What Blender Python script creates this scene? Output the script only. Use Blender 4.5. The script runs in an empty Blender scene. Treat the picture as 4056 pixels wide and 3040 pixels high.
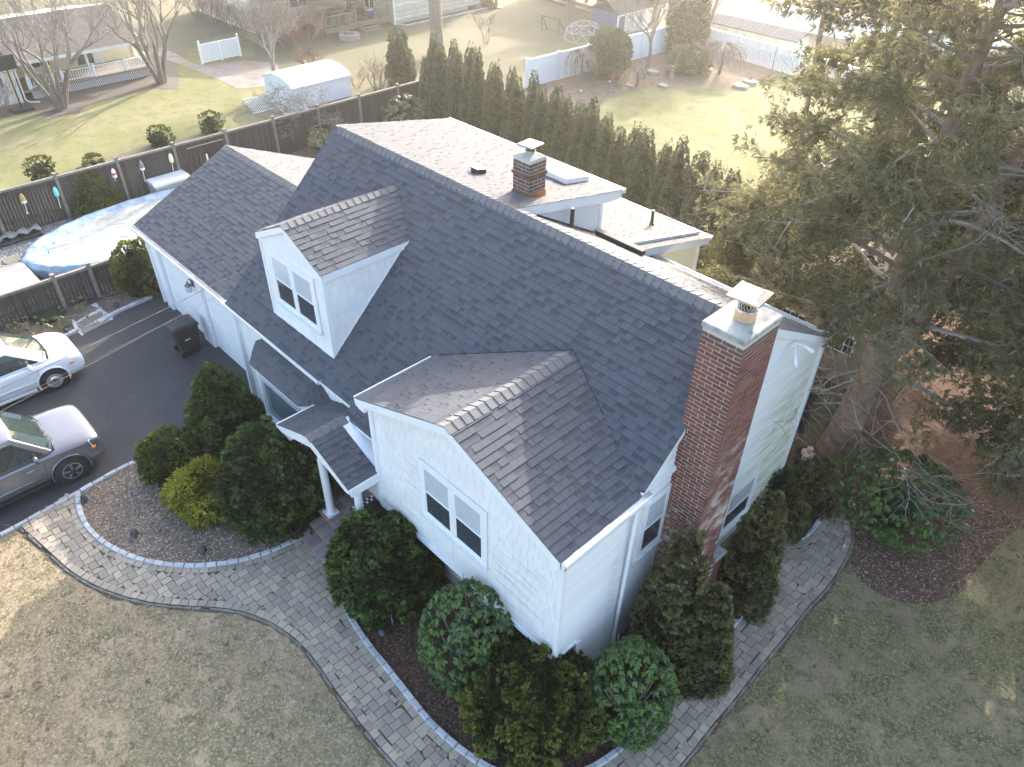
import bpy, math, random
import numpy as np
from mathutils import Vector, Matrix
random.seed(7); RNG=np.random.default_rng(7)
scene=bpy.context.scene; COL=scene.collection
R=math.radians
# ---------------- camera
cam=bpy.data.cameras.new('camera'); cam.sensor_width=36; cam.lens=36*3003.5/4056; cam.clip_start=.1; cam.clip_end=2000
camo=bpy.data.objects.new('camera',cam); COL.objects.link(camo); scene.camera=camo
YAW,PITCH,ROLL=R(135.10),R(38.713),R(1.201)
CAMP=Vector((0,0,12.1))
fw=Vector((math.cos(PITCH)*math.cos(YAW),math.cos(PITCH)*math.sin(YAW),-math.sin(PITCH)))
rt=fw.cross(Vector((0,0,1))).normalized(); up=rt.cross(fw)
rt2=rt*math.cos(ROLL)+up*math.sin(ROLL); up2=-rt*math.sin(ROLL)+up*math.cos(ROLL)
M=Matrix((rt2,up2,-fw)).transposed().to_4x4(); M.translation=CAMP; camo.matrix_world=M
# ---------------- world, sun, exposure
SUNV=Vector((-.42,1.0,.468)).normalized()
w=bpy.data.worlds.new('World'); scene.world=w; w.use_nodes=True
nt=w.node_tree; bg=nt.nodes['Background']; sky=nt.nodes.new('ShaderNodeTexSky')
sky.sky_type='NISHITA'; sky.sun_disc=False; sky.sun_elevation=math.asin(SUNV.z)
sky.sun_rotation=math.atan2(SUNV.x,SUNV.y); sky.air_density=1.0; sky.dust_density=4.0; sky.ozone_density=.6
nt.links.new(sky.outputs[0],bg.inputs[0]); bg.inputs[1].default_value=.15
sl=bpy.data.lights.new('sun','SUN'); sl.energy=2.0; sl.angle=R(.5); sl.color=(1,.94,.85)
so=bpy.data.objects.new('sun',sl); COL.objects.link(so); so.rotation_euler=(-SUNV).to_track_quat('-Z','Y').to_euler(); so.location=(0,0,40)
vs=scene.view_settings; vs.view_transform='Standard'; vs.look='None'; vs.exposure=2.5; vs.gamma=1; vs.use_curve_mapping=False
# ---------------- object helpers
WM={}
def put(o,parent=None):
    COL.objects.link(o)
    if parent is not None:
        o.parent=parent; o.matrix_parent_inverse=WM.get(parent.name,Matrix()).inverted()
    WM[o.name]=Matrix()
    return o
def tag(o,label=None,cat=None,group=None,kind=None):
    if label: o['label']=label
    if cat: o['category']=cat
    if group: o['group']=group
    if kind: o['kind']=kind
    return o
def empty(name,loc,label=None,cat=None,group=None,rz=0,sc=1):
    o=bpy.data.objects.new(name,None); o.empty_display_size=.3; COL.objects.link(o)
    m=Matrix.Translation(Vector(loc))@Matrix.Rotation(rz,4,'Z')@Matrix.Diagonal((sc,sc,sc,1)); o.matrix_world=m; WM[o.name]=m
    return tag(o,label,cat,group)
class MB:
    def __init__(s): s.p=[]
    def add(s,v,f,var=None): s.p.append((v,f,random.random() if var is None else var)); return s
    def box(s,a,b,var=None):
        x0,y0,z0=a;x1,y1,z1=b
        return s.add([(x0,y0,z0),(x1,y0,z0),(x1,y1,z0),(x0,y1,z0),(x0,y0,z1),(x1,y0,z1),(x1,y1,z1),(x0,y1,z1)],
          [(0,3,2,1),(4,5,6,7),(0,1,5,4),(1,2,6,5),(2,3,7,6),(3,0,4,7)],var)
    def obox(s,O,X,Y,Z,var=None):   # origin corner + three edge vectors
        O,X,Y,Z=map(Vector,(O,X,Y,Z)); v=[O,O+X,O+X+Y,O+Y]; v=v+[q+Z for q in v]
        return s.add([tuple(q) for q in v],[(0,3,2,1),(4,5,6,7),(0,1,5,4),(1,2,6,5),(2,3,7,6),(3,0,4,7)],var)
    def bar(s,a,b,wd,ht=None,var=None):   # beam from a to b
        a=Vector(a);b=Vector(b);d=b-a;ht=wd if ht is None else ht
        sd=d.cross(Vector((0,0,1)))
        if sd.length<1e-4: sd=Vector((1,0,0))
        sd.normalize(); u=sd.cross(d).normalized()
        return s.obox(a-sd*wd/2-u*ht/2,sd*wd,d,u*ht,var)
    def tube(s,pts,rad,n=8,cap=True,var=None):
        v=[];f=[];pts=[Vector(p) for p in pts]
        if not hasattr(rad,'__len__'): rad=[rad]*len(pts)
        pd=None
        for i,p in enumerate(pts):
            d=(pts[min(i+1,len(pts)-1)]-pts[max(i-1,0)]).normalized()
            a=d.cross(Vector((.31,.52,.8))) if abs(d.dot(Vector((.31,.52,.8))))<.95 else d.cross(Vector((1,0,0)))
            if pd is not None: a=pd-d*pd.dot(d)
            a.normalize(); pd=a.copy(); b=d.cross(a)
            for k in range(n):
                t=2*math.pi*k/n; v.append(tuple(p+(a*math.cos(t)+b*math.sin(t))*rad[i]))
        for i in range(len(pts)-1):
            for k in range(n):
                q=i*n;f.append((q+k,q+(k+1)%n,q+n+(k+1)%n,q+n+k))
        if cap: f.append(tuple(range(n-1,-1,-1))); f.append(tuple((len(pts)-1)*n+k for k in range(n)))
        return s.add(v,f,var)
    def lathe(s,c,prof,n=20,var=None,sx=1,sy=1):
        v=[];f=[]
        for r,z in prof:
            for k in range(n):
                t=2*math.pi*k/n; v.append((c[0]+r*math.cos(t)*sx,c[1]+r*math.sin(t)*sy,c[2]+z))
        for i in range(len(prof)-1):
            for k in range(n):
                q=i*n;f.append((q+k,q+(k+1)%n,q+n+(k+1)%n,q+n+k))
        f.append(tuple(range(n-1,-1,-1))); f.append(tuple((len(prof)-1)*n+k for k in range(n)))
        return s.add(v,f,var)
    def prism(s,poly,O,A,B,N,t,var=None):   # polygon (a,b) in plane O,A,B extruded by N*t
        O,A,B,N=map(Vector,(O,A,B,N)); n=len(poly)
        v=[O+A*a+B*b for a,b in poly]; v=v+[q+N*t for q in v]
        f=[tuple(range(n-1,-1,-1)),tuple(range(n,2*n))]+[(i,(i+1)%n,n+(i+1)%n,n+i) for i in range(n)]
        return s.add([tuple(q) for q in v],f,var)
    def mesh(s,name,pieces=None):
        pieces=s.p if pieces is None else pieces
        V=[];F=[];VA=[]
        for v,f,a in pieces:
            k=len(V); V+=v; F+=[tuple(i+k for i in q) for q in f]; VA+=(a if isinstance(a,list) else [a]*len(f))
        me=bpy.data.meshes.new(name); me.from_pydata(V,[],F)
        at=me.attributes.new('var','FLOAT','FACE'); at.data.foreach_set('value',VA)
        return me
    def build(s,name,mat,parent=None,bevel=0,smooth=False,flip=True):
        me=s.mesh(name); me.materials.append(mat); o=bpy.data.objects.new(name,me)
        if smooth:
            me.polygons.foreach_set('use_smooth',[True]*len(me.polygons))
        if bevel:
            b=o.modifiers.new('bevel','BEVEL'); b.width=bevel; b.segments=2; b.limit_method='ANGLE'
        return put(o,parent)
    def pieces(s,name,mat,parent,k=300,rest=None):   # nearest k as single objects, rest as one 'stuff' object
        def dist(q):
            x,y,z=q[0][0]; return (x-CAMP.x)**2+(y-CAMP.y)**2+(z-CAMP.z)**2
        ps=sorted(s.p,key=dist)
        for q in ps[:k]:
            me=s.mesh(name,[q]); me.materials.append(mat); put(bpy.data.objects.new(name,me),parent)
        if ps[k:]:
            me=s.mesh(rest or name,ps[k:]); me.materials.append(mat); o=put(bpy.data.objects.new(rest or name,me),parent); o['kind']='stuff'
def clip(poly,b):
    xs=[]
    n=len(poly)
    for i in range(n):
        (a0,b0),(a1,b1)=poly[i],poly[(i+1)%n]
        if abs(b1-b0)<1e-9:
            if abs(b-b0)<1e-6: xs+=[a0,a1]
            continue
        t=(b-b0)/(b1-b0)
        if -1e-9<=t<=1+1e-9: xs.append(a0+(a1-a0)*t)
    return (min(xs),max(xs)) if len(xs)>1 else None
def strips(mb,O,A,B,N,poly,e,w=None,t=(.008,.008),gap=.004,top=.002,bj=0,band=False,lap=False):
    """overlapping courses of boards / shakes / shingles on a plane: butt edge proud by t, upper edge tucked in"""
    O,A,B,N=map(Vector,(O,A,B,N)); b0=min(q[1] for q in poly); b1=max(q[1] for q in poly)
    b=b0
    while b<b1-.01:
        be=min(b+e,b1)
        i0=clip(poly,b+1e-5); i1=clip(poly,be-1e-5)
        if i0 and i1:
            L0,R0=i0;L1,R1=i1; lo=min(L0,L1);hi=max(R0,R1)
            cuts=[lo]
            if w:
                a=lo-random.random()*w[1]
                while True:
                    a+=random.uniform(*w)
                    if a>=hi-.03: break
                    if a>lo+.03: cuts.append(a)
            cuts.append(hi)
            for c0,c1 in zip(cuts[:-1],cuts[1:]):
                p0=max(c0,L0);p1=min(c1,R0);q0=max(c0,L1);q1=min(c1,R1)
                if p1-p0<.01 and q1-q0<.01: continue
                if p1<p0: p0=p1=(min(max(c0,L0),R0))
                if q1<q0: q0=q1=(min(max(c0,L1),R1))
                g=gap/2 if w else 0
                tt=random.uniform(*t) if t[0]!=t[1] else t[0]
                bb=b-(random.random()*bj)
                P=[O+A*(p0+g)+B*bb,O+A*(p1-g)+B*bb,O+A*(q1-g)+B*be,O+A*(q0+g)+B*be]
                v=[P[0],P[1],P[2],P[3],P[0]+N*tt,P[1]+N*tt,P[2]+N*top,P[3]+N*top]
                if lap:   # clapboard: lap shadow line, with grime, painted darker along the top and butt edges
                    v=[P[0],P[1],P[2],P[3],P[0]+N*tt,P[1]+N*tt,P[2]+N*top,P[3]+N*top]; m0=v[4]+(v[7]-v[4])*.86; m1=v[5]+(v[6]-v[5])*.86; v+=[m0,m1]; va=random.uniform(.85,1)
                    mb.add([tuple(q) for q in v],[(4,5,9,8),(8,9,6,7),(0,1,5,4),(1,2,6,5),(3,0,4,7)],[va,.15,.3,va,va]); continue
                if band:   # laminated shingle: raised tooth or recessed gap, darker granule band and painted shadow line along its upper and butt edges
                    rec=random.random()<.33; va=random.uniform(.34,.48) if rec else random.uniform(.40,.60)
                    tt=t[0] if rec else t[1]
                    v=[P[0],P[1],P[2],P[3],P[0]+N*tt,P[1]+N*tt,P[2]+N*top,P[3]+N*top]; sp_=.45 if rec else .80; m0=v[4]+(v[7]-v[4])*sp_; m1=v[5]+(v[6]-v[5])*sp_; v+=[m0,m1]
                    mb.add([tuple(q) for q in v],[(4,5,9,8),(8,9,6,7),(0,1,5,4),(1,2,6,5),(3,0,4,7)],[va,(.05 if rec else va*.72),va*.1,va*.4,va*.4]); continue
                mb.add([tuple(q) for q in v],[(4,5,6,7),(0,1,5,4),(1,2,6,5),(3,0,4,7)])
        b+=e
# fast numpy meshes
def qmesh(name,V,F,var=None):
    me=bpy.data.meshes.new(name); V=np.asarray(V,np.float32); F=np.asarray(F,np.int32); k=F.shape[1]
    me.vertices.add(len(V)); me.vertices.foreach_set('co',V.ravel())
    me.loops.add(F.size); me.loops.foreach_set('vertex_index',F.ravel())
    me.polygons.add(len(F)); me.polygons.foreach_set('loop_start',np.arange(0,F.size,k,dtype=np.int32))
    me.update(calc_edges=True)
    if var is not None:
        at=me.attributes.new('var','FLOAT','FACE'); at.data.foreach_set('value',np.asarray(var,np.float32))
    return me
# ---------------- materials
def srgb(h):
    return tuple(h)+(1,)
def mat(name,c1,c2=None,rough=.8,var=None,scale=8,detail=4,bump=0,bscale=60,spec=.5,metal=0,vmix=1.0,nmix=1.0,coords='Object',sss=0,trans=0,c3=None,c3scale=1.2,c3amt=.5,bdist=.01):
    """var: colour ramps between c1 and c2 by the per-piece attribute; noise adds the grain; c3: large soft patches of wear"""
    m=bpy.data.materials.new(name); m.use_nodes=True; n=m.node_tree.nodes; l=m.node_tree.links; b=n['Principled BSDF']
    b.inputs['Roughness'].default_value=rough; b.inputs['Metallic'].default_value=metal; b.inputs['Specular IOR Level'].default_value=spec
    tc=n.new('ShaderNodeTexCoord'); src=tc.outputs[coords]
    if c2 is None: c2=c1
    mx=n.new('ShaderNodeMix'); mx.data_type='RGBA'; mx.inputs[6].default_value=srgb(c1); mx.inputs[7].default_value=srgb(c2)
    nz=n.new('ShaderNodeTexNoise'); nz.inputs['Scale'].default_value=scale; nz.inputs['Detail'].default_value=detail; nz.inputs['Roughness'].default_value=.6; l.new(src,nz.inputs['Vector'])
    mr=n.new('ShaderNodeMapRange'); mr.inputs[1].default_value=.3; mr.inputs[2].default_value=.7; l.new(nz.outputs[0],mr.inputs[0])
    if var:
        at=n.new('ShaderNodeAttribute'); at.attribute_name='var'
        a=n.new('ShaderNodeMath'); a.operation='MULTIPLY'; l.new(at.outputs['Fac'],a.inputs[0]); a.inputs[1].default_value=vmix
        c=n.new('ShaderNodeMath'); c.operation='MULTIPLY_ADD'; l.new(mr.outputs[0],c.inputs[0]); c.inputs[1].default_value=nmix*(1-vmix) if vmix<1 else 0.0; l.new(a.outputs[0],c.inputs[2]); c.use_clamp=True
        l.new(c.outputs[0],mx.inputs[0])
    else: l.new(mr.outputs[0],mx.inputs[0])
    out=mx.outputs[2]
    if c3 is not None:
        n3=n.new('ShaderNodeTexNoise'); n3.inputs['Scale'].default_value=c3scale; n3.inputs['Detail'].default_value=5; l.new(src,n3.inputs['Vector'])
        r3=n.new('ShaderNodeMapRange'); r3.inputs[1].default_value=.5; r3.inputs[2].default_value=.75; r3.inputs[4].default_value=c3amt; l.new(n3.outputs[0],r3.inputs[0])
        m3=n.new('ShaderNodeMix'); m3.data_type='RGBA'; l.new(r3.outputs[0],m3.inputs[0]); l.new(out,m3.inputs[6]); m3.inputs[7].default_value=srgb(c3); out=m3.outputs[2]
    l.new(out,b.inputs['Base Color'])
    if bump:
        nb=n.new('ShaderNodeTexNoise'); nb.inputs['Scale'].default_value=bscale; nb.inputs['Detail'].default_value=3; l.new(src,nb.inputs['Vector'])
        bp=n.new('ShaderNodeBump'); bp.inputs['Strength'].default_value=bump; bp.inputs['Distance'].default_value=bdist; l.new(nb.outputs[0],bp.inputs['Height']); l.new(bp.outputs[0],b.inputs['Normal'])
    if trans:
        b.inputs['Transmission Weight'].default_value=trans
    if sss:   # thin leaf: a little light comes through
        tr=n.new('ShaderNodeBsdfTranslucent'); l.new(out,tr.inputs[0]); ms=n.new('ShaderNodeMixShader'); ms.inputs[0].default_value=sss
        l.new(b.outputs[0],ms.inputs[1]); l.new(tr.outputs[0],ms.inputs[2]); l.new(ms.outputs[0],n['Material Output'].inputs[0])
    return m
M_={}
M_['white']=mat('white_paint',(.74,.76,.78),(.80,.81,.82),rough=.45,scale=3)
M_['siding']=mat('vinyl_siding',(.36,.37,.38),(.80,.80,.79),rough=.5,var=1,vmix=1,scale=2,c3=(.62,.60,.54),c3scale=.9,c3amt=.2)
M_['shake']=mat('white_shake',(.70,.71,.71),(.80,.80,.79),rough=.6,var=1,vmix=.6,scale=3,c3=(.62,.60,.54),c3scale=1.1,c3amt=.3,bump=.2,bscale=40)
M_['yellow']=mat('cream_siding',(.72,.66,.45),(.78,.72,.52),rough=.5,var=1,vmix=.5)
M_['mossy']=mat('cream_siding_mossy',(.70,.66,.48),(.76,.72,.55),rough=.5,var=1,vmix=.5,c3=(.45,.48,.22),c3scale=.8,c3amt=.7)
M_['shingle']=mat('slate_grey_shingle',(.026,.030,.041),(.110,.117,.140),rough=.85,var=1,vmix=.72,nmix=1,scale=45,detail=3,bump=.5,bscale=180,spec=.6,c3=(.11,.10,.095),c3scale=.7,c3amt=.3)
M_['ridge']=mat('ridge_shingle',(.11,.11,.115),(.17,.165,.16),rough=.85,var=1,vmix=.5,scale=60,bump=.4,bscale=180,spec=.6)
M_['darkroof']=mat('brown_roof_shingle',(.045,.038,.034),(.10,.085,.075),rough=.9,var=1,vmix=.6,scale=20)
M_['mortar']=mat('mortar',(.42,.40,.37),(.55,.52,.48),rough=.95,scale=20,bump=.4)
M_['brick']=mat('red_brick',(.10,.032,.025),(.22,.078,.054),rough=.9,var=1,vmix=.7,scale=25,bump=.5,bscale=90)
M_['brickdark']=mat('sooty_brick',(.07,.035,.03),(.17,.09,.07),rough=.9,var=1,vmix=.7,scale=25,bump=.5,bscale=90)
M_['cap']=mat('mortar_cap',(.24,.24,.22),(.45,.44,.41),rough=.95,scale=6,detail=8,bump=.5,bscale=30,c3=(.16,.16,.14),c3scale=5,c3amt=.7)
M_['steel']=mat('stainless_steel',(.75,.75,.76),rough=.22,metal=1)
M_['clay']=mat('clay_flue',(.55,.33,.18),(.62,.40,.23),rough=.8)
M_['copper']=mat('copper_flashing',(.55,.22,.09),(.70,.32,.15),rough=.35,metal=.8,scale=10)
M_['dark']=mat('dark_interior',(.012,.013,.016),rough=.9)
M_['glass']=mat('window_glass',(.035,.045,.06),(.05,.06,.075),rough=.06,spec=1.0,scale=1)
M_['bayglass']=mat('bay_glass',(.07,.12,.14),(.11,.17,.19),rough=.05,spec=1.0,scale=1)
M_['blind']=mat('window_blind',(.45,.50,.55),(.52,.57,.60),rough=.25,spec=.8)
M_['black']=mat('black_plastic',(.012,.012,.014),(.022,.022,.024),rough=.45,scale=5)
M_['pipe']=mat('black_pipe',(.02,.022,.025),rough=.5)
M_['bluestone']=mat('mulchgrey',(.1,.1,.1))

def stain(key,col,xr=None,yr=None,zr=None,scale=(1,1,1),nscale=3,lo=.4,hi=.65,amt=.8):
    """dirt with a place of its own: soft box in object space times a streaky noise"""
    m=M_[key]; n=m.node_tree.nodes; l=m.node_tree.links; b=[q for q in n if q.type=='BSDF_PRINCIPLED'][0]
    prev=b.inputs['Base Color'].links[0].from_socket
    tc=n.new('ShaderNodeTexCoord'); sp=n.new('ShaderNodeSeparateXYZ'); l.new(tc.outputs['Object'],sp.inputs[0]); f=None
    for i,rg_ in enumerate((xr,yr,zr)):
        if rg_ is None: continue
        for a0,a1 in rg_:
            r=n.new('ShaderNodeMapRange'); r.interpolation_type='SMOOTHSTEP'; r.inputs[1].default_value=min(a0,a1); r.inputs[2].default_value=max(a0,a1)
            if a0>a1: r.inputs[3].default_value=1; r.inputs[4].default_value=0
            l.new(sp.outputs[i],r.inputs[0]); 
            if f is None: f=r.outputs[0]
            else: q=n.new('ShaderNodeMath'); q.operation='MULTIPLY'; l.new(f,q.inputs[0]); l.new(r.outputs[0],q.inputs[1]); f=q.outputs[0]
    mp=n.new('ShaderNodeMapping'); mp.inputs['Scale'].default_value=scale; l.new(tc.outputs['Object'],mp.inputs[0])
    z=n.new('ShaderNodeTexNoise'); z.inputs['Scale'].default_value=nscale; z.inputs['Detail'].default_value=5; l.new(mp.outputs[0],z.inputs['Vector'])
    r=n.new('ShaderNodeMapRange'); r.inputs[1].default_value=lo; r.inputs[2].default_value=hi; r.inputs[4].default_value=amt; l.new(z.outputs[0],r.inputs[0])
    q=n.new('ShaderNodeMath'); q.operation='MULTIPLY'; l.new(f,q.inputs[0]); l.new(r.outputs[0],q.inputs[1])
    mx=n.new('ShaderNodeMix'); mx.data_type='RGBA'; l.new(q.outputs[0],mx.inputs[0]); l.new(prev,mx.inputs[6]); mx.inputs[7].default_value=srgb(col); l.new(mx.outputs[2],b.inputs['Base Color'])
stain('siding',(.40,.40,.20),yr=[(9.6,11.4)],zr=[(4.6,2.6)],scale=(1,.5,5),nscale=3,lo=.35,hi=.6,amt=.75)
stain('siding',(.50,.46,.36),yr=[(6.2,6.45),(6.75,6.55)],zr=[(3.6,2.5)],scale=(1,1,6),nscale=2,lo=.4,hi=.7,amt=.6)
stain('brick',(.62,.56,.52),xr=[(-3.75,-3.5)],yr=[(7.5,7.9)],zr=[(1.6,2.2),(5.0,3.9)],scale=(1,1,1.6),nscale=2.6,lo=.46,hi=.66,amt=.75)
stain('brick',(.62,.56,.52),zr=[(1.4,2.0),(3.4,2.9)],scale=(1,1,1.6),nscale=5,lo=.54,hi=.68,amt=.7)
stain('brick',(.10,.085,.075),zr=[(6.2,6.5)],scale=(1,1,1),nscale=4,lo=.35,hi=.6,amt=.8)
stain('shake',(.44,.42,.33),xr=[(-5.6,-5.3),(-4.2,-4.5)],zr=[(1.6,1.9),(3.4,3.0)],scale=(.5,1,7),nscale=3,lo=.5,hi=.66,amt=.5)
stain('shake',(.50,.46,.36),xr=[(-8.2,-8.0),(-7.2,-7.4)],zr=[(1.6,1.9),(3.6,3.3)],scale=(.5,1,7),nscale=3,lo=.5,hi=.66,amt=.4)

# =====================================================  THE HOUSE
house=empty('house',(-9.3,8.6,0),'white-sided house with steep slate-grey roofs, front gable over a recess, red brick chimney','house')
def hp(name,mb,m,par=None,**k): return mb.build(name,M_[m],par or house,**k)
yE,zE,S=5.449,2.843,.9355; yR,zR=8.847,6.021; S2=.554; XL,XR=-14.55,-4.0
fz=lambda y:zE+S*(y-yE); bz=lambda y:zR-S2*(y-yR)
def nrm(A,B):
    N=Vector(A).cross(Vector(B)).normalized(); return N if N.z>0 else -N
# --- solid walls behind the siding
wb=MB(); wb.prism([(5.61,0),(12.1,0),(12.1,4.05),(8.85,5.88),(5.61,2.86)],(-14.45,0,0),(0,1,0),(0,0,1),(1,0,0),10.36)
hp('wall',wb,'white')
wb=MB(); wb.prism([(-8.48,1.45),(-4.1,1.45),(-4.1,3.94),(-6.304,4.80),(-8.48,3.94)],(0,5.14,0),(1,0,0),(0,0,1),(0,1,0),2.4)
gab=hp('front_gable',wb,'white')
wb=MB(); wb.box((-14.5,5.57,-.3),(-4.07,12.12,.22)); hp('foundation',wb,'cap')
# --- siding on the right-hand (east) wall
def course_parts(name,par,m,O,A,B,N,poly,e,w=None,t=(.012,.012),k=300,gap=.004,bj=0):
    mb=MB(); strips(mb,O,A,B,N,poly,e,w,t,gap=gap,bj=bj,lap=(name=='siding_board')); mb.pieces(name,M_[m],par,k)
ex,ey,ez=(1,0,0),(0,1,0),(0,0,1)
for poly in ([(5.12,1.45),(6.75,1.45),(6.75,3.95),(5.12,3.95)],[(5.63,.2),(6.75,.2),(6.75,1.45),(5.63,1.45)],
             [(6.75,.2),(12.12,.2),(12.12,4.02),(8.85,5.90),(6.75,3.98)]):
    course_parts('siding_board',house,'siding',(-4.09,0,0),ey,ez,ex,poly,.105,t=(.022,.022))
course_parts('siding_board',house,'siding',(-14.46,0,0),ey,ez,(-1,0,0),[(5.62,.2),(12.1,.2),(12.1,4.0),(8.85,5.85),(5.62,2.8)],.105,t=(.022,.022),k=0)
# --- shakes: front gable wall, main front wall, lower wall in the recess
course_parts('shake',gab,'shake',(0,5.138,0),ex,ez,(0,-1,0),[(-8.5,1.45),(-4.08,1.45),(-4.08,3.93),(-6.304,4.80),(-8.5,3.93)],.165,(.11,.2),(.008,.014),k=300,gap=.005,bj=.004)
course_parts('shake',house,'shake',(0,5.608,0),ex,ez,(0,-1,0),[(-14.46,.05),(-8.5,.05),(-8.5,2.8),(-14.46,2.8)],.16,(.13,.24),(.008,.014),k=120,gap=.005)
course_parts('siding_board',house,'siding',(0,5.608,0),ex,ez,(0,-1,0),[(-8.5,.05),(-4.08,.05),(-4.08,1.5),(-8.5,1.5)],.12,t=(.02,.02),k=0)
# corner boards and trims
def boards(name,par,*bs):
    for a,b in bs: mb=MB(); mb.box(a,b); hp(name,mb,'white',par,bevel=.004)
boards('corner_board',house,((-4.11,5.085,1.44),(-4.035,5.16,3.95)),((-8.53,5.085,1.44),(-8.44,5.2,3.9)),((-14.5,5.56,0),(-14.38,5.65,2.8)),((-4.11,5.58,0),(-4.03,5.68,1.40)),((-4.11,12.06,0),(-4.03,12.16,4.0)),((-4.10,6.72,1.45),(-4.045,6.80,3.9)))
boards('soffit',house,((-8.52,5.09,1.40),(-4.04,5.6,1.45))); boards('skirt_board',house,((-8.52,5.1,1.45),(-4.04,5.125,1.50)))
# --- roof decks with white edges
def deck(pts,th,O,A,B,N,L,m='white',name='roof_deck',par=None):
    mb=MB(); q=pts+[(a,b-th) for a,b in reversed(pts)]; mb.prism(q,O,A,B,N,L); return hp(name,mb,m,par)
main_roof=deck([(5.47,fz(5.47)-.012),(yR,zR-.015),(12.15,bz(12.15)-.012)],.10,(XL+.02,0,0),ey,ez,ex,-8.5-XL-.02)
deck([(6.69,fz(6.69)-.012),(yR,zR-.015),(12.15,bz(12.15)-.012)],.10,(-8.5,0,0),ey,ez,ex,XR+8.5-.02,par=main_roof)
L=(yR-5.46)/math.cos(math.atan(S)); al=math.atan(S)
A=Vector((1,0,0));B=Vector((0,math.cos(al),math.sin(al)));N=nrm(A,B)
M_['valley']=mat('valley_line',(.03,.032,.036))
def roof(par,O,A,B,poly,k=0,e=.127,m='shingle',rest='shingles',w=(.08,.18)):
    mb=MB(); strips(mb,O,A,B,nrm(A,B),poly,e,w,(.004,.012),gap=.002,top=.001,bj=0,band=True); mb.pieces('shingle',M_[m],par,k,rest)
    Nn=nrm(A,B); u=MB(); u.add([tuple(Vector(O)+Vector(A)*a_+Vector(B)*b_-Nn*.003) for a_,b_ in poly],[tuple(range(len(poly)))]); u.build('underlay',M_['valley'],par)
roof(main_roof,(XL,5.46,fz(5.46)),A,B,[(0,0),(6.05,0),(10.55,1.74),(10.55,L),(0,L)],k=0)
be=math.atan(S2); Bb=Vector((0,-math.cos(be),math.sin(be)))
Lb=(12.15-yR)/math.cos(be)
roof(main_roof,(XL,12.15,bz(12.15)),A,Bb,[(0,0),(10.55,0),(10.55,Lb),(0,Lb)])
def ridge_caps(par,p0,p1,d1,d2,step=.16,wd=.16,n=None):
    """caps from p0 (lowest lap) to p1; d1,d2 down-slope directions"""
    p0=Vector(p0)+Vector((0,0,.032));p1=Vector(p1)+Vector((0,0,.032));d=(p1-p0);Ln=d.length;d.normalize();d1=Vector(d1).normalized();d2=Vector(d2).normalized();n=int(Ln/step)
    upv=Vector((0,0,1))
    for i in range(n):
        a=p0+d*i*step-d*.02; b=p0+d*(i+1)*step+d*.01; v=[]
        for p,h in ((a,.026+random.random()*.004),(b,.012)):
            top=p+upv*(h)
            v+=[p+d1*wd+upv*(h-.012),p+d1*wd*.35+upv*(h-.006),top,p+d2*wd*.35+upv*(h-.006),p+d2*wd+upv*(h-.012)]
            v+=[q-upv*.014 for q in v[-5:]]
        f=[(k,k+1,k+11,k+10) for k in range(4)]+[(k+1,k,k+5,k+6) for k in range(4)]+[(0,10,15,5),(4,9,19,14)]
        mb=MB(); mb.add([tuple(q) for q in v],f); mb.build('ridge_cap',M_['ridge'],par,smooth=False)
ridge_caps(main_roof,(XR-.02,yR,zR-.03),(XL,yR,zR-.03),(0,-math.cos(al),-math.sin(al)),(0,1,-.19))
# rakes of the main roof
def rake(par,pts,x0,x1,wd=.14,name='rake_board'):
    mb=MB(); q=pts+[(a,b-wd) for a,b in reversed(pts)]; mb.prism(q,(x0,0,0),ey,ez,ex,x1-x0); return hp(name,mb,'white',par)
rake(main_roof,[(6.72,fz(6.72)-.015),(yR,zR-.02),(12.17,bz(12.17)-.02)],XR-.045,XR-.01,.15)
rake(main_roof,[(5.45,fz(5.45)-.015),(yR,zR-.02),(12.17,bz(12.17)-.02)],XL+.01,XL+.045,.15)
# gutters: open channels
def gutter(par,p0,p1,out,wd=.11,h=.085,m='white'):
    p0=Vector(p0);p1=Vector(p1);o=Vector(out).normalized();d=(p1-p0);u=Vector((0,0,1));t=.008
    mb=MB(); mb.obox(p0-u*h,d,o*wd,u*t); mb.obox(p0-u*h,d,o*t,u*h); mb.obox(p0-u*h+o*(wd-t),d,o*t,u*(h+.004)); mb.obox(p0+o*(wd-.016)+u*.001,d,o*.02,u*.008)
    mb.obox(p0-u*h,d.normalized()*t,o*wd,u*h); mb.obox(p1-u*h-d.normalized()*t,d.normalized()*t,o*wd,u*h)
    g=hp('gutter',mb,m,par)
    f=MB(); f.obox(p0-u*(h-.012)+o*.01+d.normalized()*.01,d-d.normalized()*.02,o*(wd-.02),u*.004); f.build('leaf_litter',M_['gutterin'],g)  # plain grey sheet along the channel floor, darker than the gutter
    return g
M_['gutterin']=mat('gutter_inside',(.22,.23,.24),(.35,.36,.37),rough=.6,scale=8)
gutter(main_roof,(-14.62,5.52,zE+.035),(-10.75,5.52,zE+.035),(0,-1,0),.12)
gutter(main_roof,(XL,12.15,bz(12.15)+.01),(XR,12.15,bz(12.15)+.01),(0,1,0))
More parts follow.
